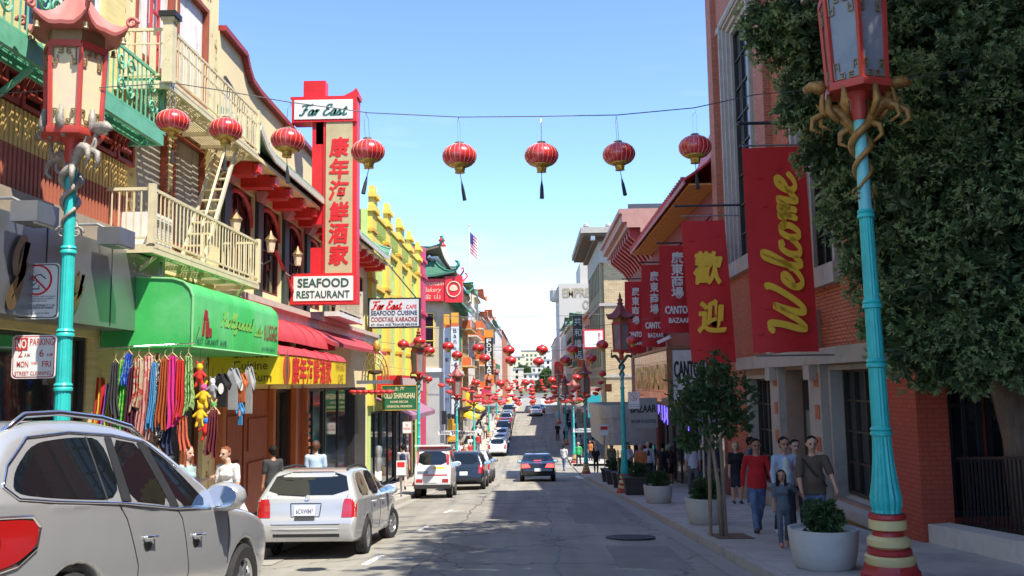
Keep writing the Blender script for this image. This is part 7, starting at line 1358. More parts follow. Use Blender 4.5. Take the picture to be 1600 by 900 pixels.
def figure(H=1.75, build=1.0, legs=((0, 0), (0, 0)), arms=((.1, .1, .1), (.1, .1, .1)), sleeve='short', hair='short', bottoms='trousers', top_hem=.86, head=(0, 0), hand_to=None, cap=False, fine=True, strap=False, open_shirt=False, female=False, glasses=False, bag=False, bare=False):
    """prims of one standing or walking person; local +y is forward. legs: (swing, knee), arms: (swing forward, spread, elbow) for left(-x), right(+x)"""
    P = []; s = H/1.75; B = build; sw = (.175 if female else .195)*(.9+.1*B)
    def C(a, b, ra, rb, L, sy=1.0, cut=None): P.append((np.array(a)*s, np.array(b)*s, ra*s, rb*s, L, sy, None if cut is None else cut*s))
    # torso
    wr = .135*B if not female else .115*B
    C((0, 0, 1.04), (0, .0, 1.3), wr+.03*(B-1), .15*(.75+.25*B), SH, .72); C((-.1, 0, 1.36), (.1, 0, 1.36), .085*B**.5, .085*B**.5, SH, .9); C((-sw+.03, 0, 1.40), (sw-.03, 0, 1.40), .062, .062, SH)
    C((0, .01, top_hem-.02), (0, .01, 1.06), .168*B, wr+.035, SH, .74, top_hem)
    if B > 1.1: C((0, .05, 1.03), (0, .05, 1.12), .14*B, .13*B, SH, .85)
    if female: C((-.07, .07, 1.26), (.07, .07, 1.26), .065, .065, SH)
    if open_shirt: C((0, .085, .98), (0, .095, 1.36), .075, .05, EX, .6)
    C((0, 0, .86), (0, 0, .95), .155*B**.7, .145*B**.7, PA, .72)
    # neck and head
    hx, hy = head; C((0, -.005, 1.42), (0, .012, 1.53), .058, .052, SK); hc = np.array([hx*.06, .025+hy*.05, 1.64])
    C(hc+(0, -.012, .025), hc+(0, .0, .04), .088, .084, SK, 1.08); C(hc+(0, .022, -.055), hc+(0, .02, -.03), .058, .066, SK); C(hc+(hx*.03, .092, -.0), hc+(hx*.04, .108, -.03), .012, .018, SK)
    for e in (-1, 1): C(hc+(e*.088, 0, -.01), hc+(e*.09, -.008, .02), .014, .017, SK); C(hc+(e*.034+hx*.03, .083, .016), hc+(e*.036+hx*.03, .085, .016), .0125, .0125, EY)
    C(hc+(-.022+hx*.03, .08, -.062), hc+(.022+hx*.03, .08, -.062), .010, .010, LI)
    if glasses:
        for e in (-1, 1): C(hc+(e*.034-.018, .097, .006), hc+(e*.034+.018, .097, .006), .006, .006, EY); C(hc+(e*.034-.018, .095, .026), hc+(e*.034+.018, .095, .026), .006, .006, EY)
        C(hc+(-.09, .05, .018), hc+(.09, .05, .018), .006, .006, EY)
    if not bare:
        C(hc+(0, -.042, .055), hc+(0, -.028, .07), .092, .084, HA, 1.05); C(hc+(0, -.055, -.01), hc+(0, -.05, .04), .078, .085, HA); C(hc+(-.045, .03, .108), hc+(.05, .025, .11), .026, .03, HA)
        for e in (-1, 1): C(hc+(e*.080, -.025, .01), hc+(e*.075, .0, .06), .022, .032, HA)
    if hair == 'long':
        for e in (-1, 0, 1): C(hc+(e*.06, -.055, .03), hc+(e*.085, -.06, -.24), .06, .045, HA)
        for e in (-1, 1): C(hc+(e*.085, .01, .03), hc+(e*.095, .01, -.2), .03, .03, HA)
    if hair == 'bob':
        for e in (-1, 0, 1): C(hc+(e*.07, -.04, .03), hc+(e*.085, -.03, -.09), .05, .04, HA)
    if hair == 'bun': C(hc+(0, -.09, .06), hc+(0, -.13, .05), .04, .035, HA)
    if hair == 'tail': C(hc+(.0, -.09, .05), hc+(.05, -.17, -.1), .035, .02, HA)
    if cap: C(hc+(0, -.005, .075), hc+(0, 0, .085), .095, .09, EX, 1.05); C(hc+(-.04, .12, .062), hc+(.04, .12, .062), .02, .02, EX)
    # legs
    for i, e in enumerate((-1, 1)):
        sg, kn = legs[i]; hip = np.array([e*.092, 0, .9]); d = np.array([e*.02, math.sin(sg), -math.cos(sg)]); knee = hip+d*.43; d2 = np.array([0, math.sin(sg-kn), -math.cos(sg-kn)]); ank = knee+d2*.41
        L1, L2 = (PA, PA) if bottoms == 'trousers' else ((PA, SK))
        C(hip, knee, .088*B**.6, .064*B**.4, L1)
        if bottoms == 'shorts': C(hip, hip+d*.36, .098, .085, PA)
        if bottoms == 'skirt': C((0, 0, .88), (0, .02, .5), .15, .175, PA, .75, .5)
        C(knee, knee+d2*.2, .06, .06 if L2 == PA else .056, L2); C(knee+d2*.2, ank, .06 if L2 == PA else .052, .052 if L2 == PA else .036, L2)
        tip = math.cos(sg-kn)*.0; dirf = np.array([0, math.cos(sg-kn), math.sin(sg-kn)]); hl = ank+d2*.045; C(hl-dirf*.05, hl+dirf*.08, .042, .042, SO); C(hl+dirf*.08, hl+dirf*.16-(0, 0, .006), .042, .033, SO)
    # arms and hands
    for i, e in enumerate((-1, 1)):
        sf, sp, el = arms[i]; sh = np.array([e*sw, 0, 1.40]); d = np.array([e*math.sin(sp), math.sin(sf), -math.cos(sf)*math.cos(sp)]); d /= np.linalg.norm(d); elb = sh+d*.28
        d2 = np.array([e*math.sin(sp)*.6, math.sin(sf+el), -math.cos(sf+el)]); d2 /= np.linalg.norm(d2); wri = elb+d2*.25
        if hand_to and hand_to[i] is not None: tg = np.array(hand_to[i])/s; v = tg-sh; Lr = min(np.linalg.norm(v), .585); v = v/np.linalg.norm(v); elb = sh+v*Lr*.52+np.array([e*.03, -.02, -.04]); d2 = sh+v*Lr-elb; d2 /= np.linalg.norm(d2); wri = elb+d2*.25
        C(sh, elb, .052*B**.5, .042*B**.5, SH if sleeve != 'none' else SK)
        if sleeve == 'short': C(sh, sh+(elb-sh)*.75, .066*B**.5, .064*B**.5, SH)
        C(elb, wri, .042*B**.4 if sleeve != 'long' else .05, .028 if sleeve != 'long' else .038, SH if sleeve == 'long' else SK)
        pal = wri+d2*.07; C(wri, pal, .026, .032, SK, 1.0)
        if fine:
            side = np.cross(d2, (e, 0, 0)); side = side/(np.linalg.norm(side)+1e-6); inn = np.array([-e, 0, 0])
            for f_, (o_, ln) in enumerate(((-.027, .062), (-.009, .074), (.009, .070), (.026, .055))):
                b0 = pal+side*o_+d2*.015; m_ = b0+d2*ln*.55+inn*.008; C(b0, m_, .0095, .009, SK); C(m_, m_+d2*ln*.4+inn*.022, .009, .0075, SK)
            C(wri+d2*.03-side*.02, wri+d2*.06-side*.05, .012, .010, SK); C(wri+d2*.06-side*.05, wri+d2*.095-side*.052+inn*.01, .010, .008, SK)
        else: C(pal, pal+d2*.08, .03, .022, SK)
    if strap: C((.17, .09, 1.40), (.0, .155*B, 1.17), .017, .017, EX); C((.0, .155*B, 1.17), (-.17*B, .09, .95), .017, .017, EX)
    if bag: C((0, -.17, 1.02), (0, -.19, 1.32), .13, .11, EX, .6)
    return P
SKT = [mat('skin_%d' % i, c, .55, var=.06, scale=6) for i, c in enumerate(((.56, .31, .20), (.46, .23, .14), (.60, .37, .27), (.26, .13, .08)))]
HRC = dict(black=mat('hair_black', (.016, .013, .011), .75, var=.2, spec=.15), brown=mat('hair_brown', (.10, .035, .015), .7, var=.2, scale=8), red=mat('hair_auburn', (.22, .06, .02), .5, var=.2), blond=mat('hair_blond', (.38, .24, .11), .5), grey=mat('hair_grey', (.3, .29, .28), .6))
def cloth(n, c, **k): return mat('cloth_'+n, c, .85, var=.12, scale=5, bump=.15, bscale=25, **k)
EYE = mat('eye_dark', (.01, .008, .008), .3, var=0); LIP = mat('lip', (.34, .10, .08), .5, var=0)
DEN = cloth('denim', (.10, .15, .26), col2=(.20, .27, .38), c2lo=.5, c2hi=.75); DKD = cloth('dark_denim', (.02, .025, .04)); SHOE = cloth('shoe', (.05, .05, .055)); SHW = cloth('trainer', (.5, .5, .52))
def person(loc, rz, label, cols, hgt=.012, group=None, **k):
    """cols: skin, top, bottoms, shoes, hair, extra"""
    P = figure(**k, fine=hgt < .016); V, Fq, lab = blend(P, hgt)
    V[:, 2] -= V[:, 2].min(); me = np_mesh('person', V, Fq, list(cols)+[EYE, LIP], lab); o = bpy.data.objects.new('person', me); COL.objects.link(o); o.location = [float(a) for a in loc]; o.rotation_euler = (0, 0, rz); ORG[o.name] = tuple(float(a) for a in loc); return tag(o, label, 'person', group)
def at(x, y, h=.15): return (x, y, G(y)+h)
PI = math.pi
# family walking towards the camera
mb_loc = at(4.62, 15.2); gl_loc = at(3.98, 14.75)
hp = np.array([(mb_loc[0]+gl_loc[0])/2+.05, 14.95, gl_loc[2]+.76])
def tolocal(loc, rz, w): v = np.array(w)-np.array(loc); c, s_ = math.cos(-rz), math.sin(-rz); return (v[0]*c-v[1]*s_, v[0]*s_+v[1]*c, v[2])
rzm, rzg = PI-.15, PI-.1
man = person(mb_loc, rzm, 'man in brown tee and blue jeans holding the small girl by the hand', (SKT[0], cloth('brown_tee', (.11, .075, .05)), DEN, SHOE, HRC['black'], cloth('strap', (.03, .02, .02))), build=1.2, H=1.71, legs=((.38, .12), (-.3, .35)), arms=((.3, .3, .3), (.1, .1, .1)), hand_to=(None, tolocal(mb_loc, rzm, hp)), strap=True, top_hem=.82)
girl = person(gl_loc, rzg, 'small girl in grey top and trousers with long dark hair holding a hand', (SKT[1], cloth('slate', (.11, .13, .15)), cloth('slate_trousers', (.11, .125, .15)), mat('sandal_pink', (.5, .2, .16), .6), HRC['black'], SHW), H=1.17, build=.95, hair='long', female=True, legs=((-.2, .2), (.25, .12)), arms=((.05, .12, .15), (0, .1, .1)), hand_to=(tolocal(gl_loc, rzg, hp), None), head=(.3, .6), top_hem=.84)
red_loc = at(4.2, 17.3)
redm = person(red_loc, PI, 'man in red sweatshirt and jeans walking behind the girl', (SKT[1], cloth('red_sweat', (.58, .015, .018)), DEN, SHOE, HRC['black'], SHW), H=1.69, build=1.1, sleeve='long', legs=((-.28, .35), (.34, .12)), arms=((.3, .16, .35), (-.25, .16, .3)), glasses=True, top_hem=.84)
lettering(redm, 'BOSTON', (4.2, 17.3-.2, red_loc[2]+1.32), UX, UZ, .24, .05, SW, name='printed_letters', bold=.02, depth=.0); 
boy = person(at(4.47, 16.35), PI+.1, 'young man in open pale blue shirt over white tee wearing glasses', (SKT[1], cloth('pale_blue', (.38, .47, .58)), DKD, SHW, HRC['black'], cloth('white_tee', (.62, .6, .55))), H=1.68, build=.92, open_shirt=True, legs=((.1, .05), (-.18, .2)), arms=((.2, .2, .6), (.15, .2, .5)), glasses=True, sleeve='long')
person(at(5.02, 17.6), PI+.1, 'woman with glasses half hidden behind the man in brown', (SKT[2], cloth('dusky_pink', (.35, .2, .18)), DKD, SHOE, HRC['black'], SHW), H=1.64, female=True, hair='bun', glasses=True, legs=((.1, .1), (-.1, .1)))
person(at(5.72, 25.9), PI, 'blonde woman in black top and denim skirt by the church door', (SKT[2], cloth('black_top', (.015, .015, .017)), DKD, SHOE, HRC['blond'], SHW), .016, H=1.66, female=True, hair='bob', bottoms='skirt', legs=((.05, 0), (-.05, 0)))
person(at(5.98, 25.2), -2.2, 'man in grey tee and jeans standing beside the blonde woman', (SKT[3], cloth('mid_grey', (.14, .15, .17)), DEN, SHW, HRC['black'], SHW), .016, H=1.78, legs=((.05, 0), (-.08, 0)))
person(at(5.3, 30.4), .1, 'man in pale shirt seen from behind near the street tree', (SKT[0], cloth('pale_shirt', (.45, .48, .55)), cloth('grey_trousers', (.12, .12, .13)), SHOE, HRC['black'], SHW), .018, H=1.76, legs=((.2, .1), (-.2, .3)))
person(at(5.75, 29.6), 0, 'person in dark blue jacket walking away beside the man in pale shirt', (SKT[0], cloth('navy_jacket', (.03, .04, .10)), cloth('grey_trousers', (.12, .12, .13)), SHOE, HRC['black'], SHW), .018, H=1.74, sleeve='long', legs=((-.2, .2), (.2, .1)))
person(at(5.15, 41), PI, 'bald man in white jacket over navy shirt by the bazaar', (SKT[2], cloth('white_jacket', (.6, .6, .6)), DKD, SHOE, HRC['grey'], cloth('navy_shirt', (.03, .04, .08))), .02, H=1.8, bare=True, open_shirt=True, sleeve='long', build=1.1)
# left pavement
person(at(-5.6, 14.55), -1.9, 'woman with auburn hair in pale teal top just beyond the SUV', (SKT[2], cloth('pale_teal', (.30, .42, .42)), DKD, SHOE, HRC['red'], SHW), .014, H=1.66, female=True, hair='long', sleeve='none', arms=((.3, .1, 1.6), (.2, .15, .3)))
wt = person(at(-5.45, 16.1), 2.9, 'woman in white printed tee and shorts holding a plastic bag', (SKT[2], cloth('white_tee2', (.70, .69, .68)), DKD, SHOE, HRC['red'], SHW), .014, H=1.64, female=True, hair='tail', bottoms='shorts', glasses=True, arms=((.05, .15, .2), (.05, .15, .1)), head=(.8, .2), top_hem=.82)
lettering(wt, 'ILO', (-5.47, 16.1-.165, G(16.1)+.15+1.13), UX, UZ, .22, .12, BLACK, name='printed_letters', bold=.03, depth=.0)
pbag = MB(); pbag.lathe([(.02, .42), (.05, .36), (.1, .25), (.16, .1), (.14, .02), (.05, 0)], 12, lobes=5, amp=.2); o = pbag.build('plastic_bag', mat('plastic_white', (.72, .72, .72), .5, bump=.6, bscale=12, subsurf=.3), None, smooth=True, local=True); o.location = (-5.12, 15.95, G(16)+.45); tag(o, 'crumpled white plastic bag carried by the woman in white', 'bag')
person(at(-6.0, 20.8), .5, 'dark haired woman in charcoal seen over the station wagon roof', (SKT[1], cloth('charcoal', (.04, .04, .045)), DKD, SHOE, HRC['black'], SHW), .018, H=1.68, female=True, hair='bun')
person(at(-5.45, 22.6), .1, 'man in pale blue shirt and dark cap behind the station wagon', (SKT[2], cloth('sky_shirt', (.42, .55, .72)), DKD, SHOE, HRC['brown'], cloth('cap', (.03, .03, .035))), .018, H=1.78, cap=True, build=1.1)
person(at(-5.4, 37.5), .05, 'man in grey shorts with dark blue backpack walking away on the left', (SKT[2], cloth('grey_tee', (.36, .36, .36)), cloth('khaki', (.28, .25, .2)), SHOE, HRC['black'], cloth('backpack', (.02, .03, .08))), .02, H=1.78, bottoms='shorts', bag=True, legs=((.2, .1), (-.2, .3)))
# far crowd: six shared low resolution bodies, clothing colour varies
protos = []
for kw in (dict(legs=((.25, .1), (-.25, .3))), dict(legs=((-.2, .25), (.25, .1)), sleeve='long'), dict(female=True, hair='long', H=1.63), dict(female=True, bottoms='skirt', hair='bob', H=1.62), dict(build=1.15, arms=((.2, .2, .8), (.1, .1, .2))), dict(bottoms='shorts', bag=True)):
    V, Fq, lab = blend(figure(fine=False, **kw), .034, .03); V[:, 2] -= V[:, 2].min(); protos.append(np_mesh('pedestrian', V, Fq, [SKT[0], SHW, DEN, SHOE, HRC['black'], SHW, EYE, LIP], lab))
CC = dict(red=(.45, .03, .03), white=(.62, .62, .6), black=(.02, .02, .022), blue=(.06, .12, .32), grey=(.2, .2, .21), green=(.05, .4, .12), orange=(.55, .18, .05), purple=(.22, .08, .36), teal=(.05, .28, .3), cream=(.55, .48, .36), pink=(.5, .2, .26), brown=(.14, .08, .05))
used = {}; rc = random.Random(11)
def walker(x, y, col, where, facing=None, bott=None):
    k = rc.randrange(6); o = bpy.data.objects.new('person', protos[k]); COL.objects.link(o); o.location = at(x, y, .15 if (x < -4.5 or x > 3.1) else .03); o.rotation_euler = (0, 0, rc.choice((0, PI))+rc.uniform(-.6, .6) if facing is None else facing); s = rc.uniform(.95, 1.05); o.scale = (s, s, s)
    m = [rc.choice(SKT), cloth('c_'+col, CC[col]), rc.choice((DEN, DKD, cloth('black_top', (.015, .015, .017)))), SHOE, HRC[rc.choice(('black', 'black', 'brown', 'grey'))], cloth('c_black', CC['black']), EYE, LIP]
    for i, q in enumerate(m): o.material_slots[i].link = 'OBJECT'; o.material_slots[i].material = q
    kind = ['striding person', 'person in long sleeves', 'long haired woman', 'woman in skirt', 'stocky person', 'person in shorts with pack'][k]; lb = '%s, %s top, %s' % (kind, col, where); used.setdefault(lb, []).append(o); tag(o, lb, 'person', 'pedestrians down the street')
for x, y, c in ((4.3, 36.5, 'orange'), (5.4, 38.2, 'black'), (4.6, 44.5, 'white'), (5.3, 45.5, 'purple'), (4.9, 47, 'red'), (5.8, 48, 'white'), (4.2, 49, 'grey'), (5.2, 51, 'blue'), (4.5, 53, 'white'), (5.6, 54.5, 'black'), (4.8, 56, 'pink'), (5.5, 43, 'grey'), (6.0, 40.2, 'brown')): walker(x, y, c, 'right pavement just past the bazaar')
for x, y, c in ((4.0, 58.6, 'black'), (2.2, 66, 'white'), (3.4, 69, 'green'), (4.2, 74, 'black'), (4.8, 77, 'orange'), (5.2, 80, 'cream'), (4.3, 83, 'grey'), (5.0, 86, 'blue'), (3.2, 92, 'black'), (4.4, 95, 'red'), (4.0, 101, 'black'), (4.9, 106, 'white'), (4.2, 112, 'black'), (4.7, 118, 'teal'), (4.3, 124, 'grey'), (2.6, 97, 'black')): walker(x, y, c, 'right side, %s' % ('by the crossing' if y < 75 else '%s' % ('low on the slope' if y < 88 else 'mid slope' if y < 108 else 'near the crest')))
for x, y, c in ((-5.6, 59.5, 'black'), (-6.2, 60.5, 'orange'), (-5.2, 61, 'red'), (-4.7, 62, 'black'), (-6.6, 62.5, 'white'), (-5.8, 63.5, 'blue'), (-5.0, 66, 'grey'), (-6.0, 67, 'black'), (-5.4, 70, 'red'), (-6.6, 71, 'cream'), (-5.9, 73.5, 'white'), (-5.3, 76, 'red'), (-6.1, 78, 'white'), (-5.2, 80, 'brown'), (-5.8, 83, 'white'), (-5.3, 87, 'red'), (-6.0, 90, 'black'), (-5.6, 94, 'white'), (-5.2, 98, 'cream'), (-5.9, 103, 'white'), (-5.4, 108, 'pink'), (-5.8, 114, 'white'), (-5.3, 120, 'grey')): walker(x, y, c, 'left side, %s' % ('by the crossing' if y < 72 else '%s' % ('low on the slope' if y < 86 else 'mid slope' if y < 104 else 'near the crest')))
for lb, os_ in used.items():
    if len(os_) > 1:
        for o, w_ in zip(sorted(os_, key=lambda q: q.location.y), ('nearest', 'second', 'third', 'fourth')): o['label'] = lb+', the '+w_+' one'

# ================================================================== TREES AND PLANTS
def leaf_mat(name, c1, c2, sc=5.0, tr=.3): return mat(name, c1, .5, var=.35, scale=sc*1.7, col2=c2, c2lo=.48, c2hi=.66, c2scale=sc, subsurf=tr, spec=.35)
def leaves(centers, normals, n, length, width, rng, droop=.0, spread=1.0):
    """rosettes of pointed leaves round each centre"""
    m = len(centers); C_ = np.repeat(centers, n, 0); Nn = np.repeat(normals, n, 0); d = rng.normal(size=(m*n, 3))*spread+Nn*.9; d[:, 2] -= droop; d /= np.linalg.norm(d, axis=1)[:, None]
    s = np.cross(d, rng.normal(size=(m*n, 3))); s /= np.linalg.norm(s, axis=1)[:, None]; L = length*rng.uniform(.6, 1.25, (m*n, 1)); w = width*rng.uniform(.7, 1.2, (m*n, 1)); up_ = np.cross(s, d)
    base = C_+d*L*.05; V = np.stack([base, base+d*L*.5+s*w+up_*w*.35, base+d*L, base+d*L*.5-s*w+up_*w*.35], 1).reshape(-1, 3); k = np.arange(m*n)*4; return V, np.stack([k, k+1, k+2, k+3], 1)
def crown(name, parent, lobes, per_m2, n, length, width, m, seed, fill=.35, droop=.1):
    rng = np.random.default_rng(seed); Cs, Ns = [], []
    for (c, r) in lobes:
        c, r = np.array(c, float), np.array(r, float)*np.ones(3); k = int(4*PI*np.mean(r)**2*per_m2); d = rng.normal(size=(k, 3)); d /= np.linalg.norm(d, axis=1)[:, None]
        bump = 1+.16*np.sin(d@np.array([5., 3, 4])*2+seed)+.12*np.sin(d@np.array([-4., 6, 3])*2.3); rad = bump*np.where(rng.random(k) < fill, rng.uniform(.45, .95, k), rng.uniform(.9, 1.06, k)); Cs.append(c+d*r*rad[:, None]); Ns.append(d)
    Cs, Ns = np.concatenate(Cs), np.concatenate(Ns)
    V, Fq = leaves(Cs, Ns, n, length, width, rng, droop); off = np.array(ORG[parent.name]); me = np_mesh(name, V-off, Fq, [m], smooth=False); o = bpy.data.objects.new(name, me); COL.objects.link(o); o.parent = parent; o['kind'] = 'stuff'; ORG[o.name] = ORG[parent.name]; return o
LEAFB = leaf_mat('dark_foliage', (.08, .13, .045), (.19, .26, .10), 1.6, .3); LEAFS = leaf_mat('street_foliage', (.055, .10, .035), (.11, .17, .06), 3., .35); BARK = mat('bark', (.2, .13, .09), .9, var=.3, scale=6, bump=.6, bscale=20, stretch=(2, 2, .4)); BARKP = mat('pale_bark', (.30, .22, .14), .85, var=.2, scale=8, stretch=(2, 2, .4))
bt = thing('large_tree', 'tall dense dark leaved tree filling the upper right over the lamp post', 'tree', (8.3, 14.2, G(14)+.2)); lobes = []
for px, py, r, y in ((1228, 40, 52, 13.6), (1268, 150, 55, 13.7), (1303, 245, 46, 13.7), (1300, 60, 85, 13.5), (1345, 322, 52, 13.6), (1365, 190, 82, 13.6), (1385, 408, 58, 13.6), (1420, 490, 58, 13.5), (1420, 90, 120, 13.4), (1450, 300, 120, 13.3), (1455, 530, 68, 13.2), (1500, 430, 105, 13.0), (1530, 160, 135, 12.9), (1525, 545, 62, 12.9), (1570, 350, 125, 12.7), (1590, 505, 85, 12.6), (1640, 200, 140, 12.6), (1660, 430, 130, 12.4), (1610, 30, 130, 12.8), (1480, -20, 130, 13.2), (1350, -40, 110, 13.5)):
    P = onY(px, py, y); rm = r*y/1400; lobes.append((P, (rm, min(rm, 1.15), rm)))
rngt = np.random.default_rng(3); CsA, NsA, tip = [], [], []
for c, r in lobes:
    c, r = np.array(c), np.array(r); k = int(46*np.mean(r)**2/.8)+10; d = rngt.normal(size=(k, 3)); d /= np.linalg.norm(d, axis=1)[:, None]; sub = c+d*r*rngt.uniform(.72, 1.06, (k, 1))
    for q, dd in zip(sub, d):
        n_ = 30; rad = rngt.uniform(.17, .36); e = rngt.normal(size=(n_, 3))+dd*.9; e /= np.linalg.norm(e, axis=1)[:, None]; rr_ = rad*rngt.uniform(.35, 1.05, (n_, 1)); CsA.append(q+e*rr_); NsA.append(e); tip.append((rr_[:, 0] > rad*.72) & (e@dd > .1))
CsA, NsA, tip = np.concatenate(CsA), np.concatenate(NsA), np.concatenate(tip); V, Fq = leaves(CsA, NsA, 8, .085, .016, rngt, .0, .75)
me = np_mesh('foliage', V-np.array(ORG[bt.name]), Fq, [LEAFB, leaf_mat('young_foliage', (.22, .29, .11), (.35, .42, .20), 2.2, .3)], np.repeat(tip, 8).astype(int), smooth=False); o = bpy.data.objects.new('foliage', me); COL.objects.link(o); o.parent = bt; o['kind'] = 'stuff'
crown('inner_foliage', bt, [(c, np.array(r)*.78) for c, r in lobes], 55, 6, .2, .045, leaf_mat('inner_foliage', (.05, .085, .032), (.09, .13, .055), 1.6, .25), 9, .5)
up_l = [((6.3, 8.2, 11.8), 2.2), ((6.1, 10.6, 12.2), 2.1), ((6.4, 6.4, 12.6), 2.3), ((6.8, 9, 13.6), 2.4), ((5.6, 12.2, 10.9), 1.7), ((5.6, 13.8, 12.2), 2.0), ((7.5, 12.8, 9.2), 2.2), ((9.2, 11.5, 9.6), 2.4), ((6.3, 13.2, 10.2), 1.8), ((8.2, 11.2, 11.4), 2.4), ((6.6, 11.8, 12.4), 1.9), ((9.6, 13, 12.2), 2.0), ((7.8, 12.2, 13.8), 1.9)]
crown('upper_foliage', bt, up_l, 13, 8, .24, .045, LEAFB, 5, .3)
b = MB(); b.tube([(7.75, 14.3, G(14)+.1), (7.55, 14.2, .8), (7.2, 14.0, 2.0), (7.0, 13.7, 3.6), (7.4, 12.8, 6.5), (7.9, 12.3, 10.5), (7.8, 12.2, 13)], [.36, .27, .23, .2, .17, .12, .05], 12); b.build('trunk', BARK, bt, smooth=True)
for pts, rr_ in (([(7.3, 14.05, 1.7), (6.8, 13.8, 2.9), (6.0, 13.6, 4.2), (5.2, 13.6, 5.4)], (.16, .12, .08, .03)), ([(7.55, 14.2, .9), (8.3, 13.8, 2.4), (9.2, 13.0, 4.2), (9.3, 12.6, 7)], (.18, .14, .1, .04)), ([(7.05, 13.5, 4.2), (6.8, 13.5, 6.0), (6.2, 13.5, 8.0)], (.12, .09, .03))): MB().tube(pts, rr_, 9).build('limb', BARK, bt, smooth=True)
# young street tree with stakes
P = gnd(1122, 838, .15); sx0, sy0 = P[0], P[1]; zg = G(sy0)+.15; st = thing('street_tree', 'young staked street tree with broad leaves beside the round planters', 'tree', (sx0, sy0, zg)); lob = []
for px, py, r in ((1075, 640, 26), (1110, 600, 30), (1150, 610, 24), (1090, 680, 20), (1130, 650, 30), (1160, 655, 16), (1062, 610, 16), (1118, 565, 16), (1100, 625, 32), (1075, 690, 14)): q = onY(px, py, sy0+random.uniform(-.25, .25)); lob.append((q, r*sy0/1400))
crown('foliage', st, lob, 52, 5, .15, .036, LEAFS, 8, .55, .35)
MB().tube([(sx0+.07, sy0, zg), (sx0+.04, sy0, zg+.9), (sx0-.05, sy0+.02, zg+1.7), (sx0-.1, sy0, zg+2.3)], [.045, .04, .035, .02], 8).build('trunk', BARKP, st, smooth=True)
for e in (-1, 1): MB().tube([(sx0-.04, sy0, zg+1.55), (sx0+e*.25, sy0+.1*e, zg+1.95), (sx0+e*.45, sy0-.1, zg+2.35)], [.022, .018, .008], 6).build('limb', BARKP, st)
for dx, h_ in ((-.12, 1.75), (.16, 1.75)):
    o = MB().tube([(sx0+dx, sy0+.06, zg), (sx0+dx*.75, sy0+.06, zg+h_)], .033, 8).build('tree_stake', mat('stake_wood', (.28, .19, .11), .8, var=.2)); tag(o, 'round wooden stake %s of the young street tree' % ('left' if dx < 0 else 'right'), 'stake')
pitm = MB(); ya_, yb_ = sy0-.5, sy0+.5; pz = [(KR+.2, ya_), (sx0+.55, ya_), (sx0+.55, yb_), (KR+.2, yb_)]; pitm.add([(x, y, G(y)+.158) for x, y in pz]+[(x, y, G(y)+.12) for x, y in pz], [(0, 1, 2, 3), (0, 4, 5, 1), (1, 5, 6, 2), (2, 6, 7, 3), (3, 7, 4, 0)]); o = pitm.build('tree_pit', mat('pit_soil', (.16, .11, .075), .95, var=.35, scale=9, bump=.6, bscale=30)); tag(o, 'dirt pit at the foot of the young street tree', kind='structure')
PLN = mat('planter_concrete', (.56, .53, .47), .75, var=.1, scale=4, bump=.12, bscale=60, col2=(.42, .39, .34), c2lo=.5, c2hi=.75)
def bowl(px, py, dia, h_, lb, bush=.34):
    P = gnd(px, py, .15); y = P[1]+dia*.35; x = P[0]; z = G(y)+.15; t = thing('round_planter', lb+' concrete bowl planter', 'planter', (x, y, z)); r = dia/2
    MB().lathe([(r*.74, 0), (r*.86, .05), (r*.95, h_*.5), (r, h_-.04), (r, h_), (r*.93, h_), (r*.9, h_-.05)], 36, (x, y, z), cap=True).build('bowl', PLN, t, smooth=40); MB().lathe([(r*.91, h_-.06), (0.01, h_-.045)], 24, (x, y, z), cap=False).build('soil', DIRT, t)
    s = thing('planter_shrub', 'low leafy shrub growing in the '+lb.lower()+' bowl', 'shrub', (x, y, z+h_-.05)); rng = random.Random(int(px)); lb_ = [((x+rng.uniform(-.14, .14), y+rng.uniform(-.12, .12), z+h_+rng.uniform(.02, .22)), rng.uniform(.12, .19)) for _ in range(7)]; crown('foliage', s, lb_, 240, 6, .075, .02, LEAFS, int(px), .5, -.2)
    for a in range(5): MB().tube([(x, y, z+h_-.05), (x+.15*math.cos(a*1.3), y+.15*math.sin(a*1.3), z+h_+.15)], .01, 5).build('stem', BARK, s)
bowl(1301, 893, .90, .52, 'Nearest large round'); bowl(1107, 820, .82, .54, 'Middle round'); bowl(1031, 787, .84, .52, 'Farthest round')
# dark box planters by the mid lamp
for i, (x, y, w, d) in enumerate(((3.62, 31.2, 1.15, .7), (3.55, 34.6, .8, .6), (3.55, 37, .8, .6), (3.55, 40.2, .8, .6), (3.6, 43.5, .8, .6))):
    z = G(y)+.15; t = thing('box_planter', 'dark square planter on the right kerb, %s from the camera' % ['first', 'second', 'third', 'fourth', 'fifth'][i], 'planter', (x, y, z)); b = MB(); b.add([(x+e*(w/2-.08+q*.08), y+f_*(d/2-.06+q*.06), z+q*.6) for q in (0, 1) for e, f_ in ((-1, -1), (1, -1), (1, 1), (-1, 1))], [(0, 3, 2, 1), (4, 5, 6, 7), (0, 1, 5, 4), (1, 2, 6, 5), (2, 3, 7, 6), (3, 0, 4, 7)]); b.build('box', mat('planter_dark', (.05, .042, .038), .7, var=.2), t); MB().box(x-w/2-.02, y-d/2-.02, z+.56, x+w/2+.02, y+d/2+.02, z+.62).build('rim', mat('planter_dark', (.05, .042, .038), .7, var=.2), t)
    s = thing('box_shrub', 'leafy shrub in the %s dark square planter' % ['first', 'second', 'third', 'fourth', 'fifth'][i], 'shrub', (x, y, z+.6)); crown('foliage', s, [((x+random.uniform(-.2, .2), y+random.uniform(-.1, .1), z+.7+random.uniform(0, .25)), .18) for _ in range(5)], 90, 5, .1, .03, LEAFS, 40+i, .5, -.1); MB().tube([(x, y, z+.58), (x, y, z+.9)], .02, 5).build('stem', BARK, s)
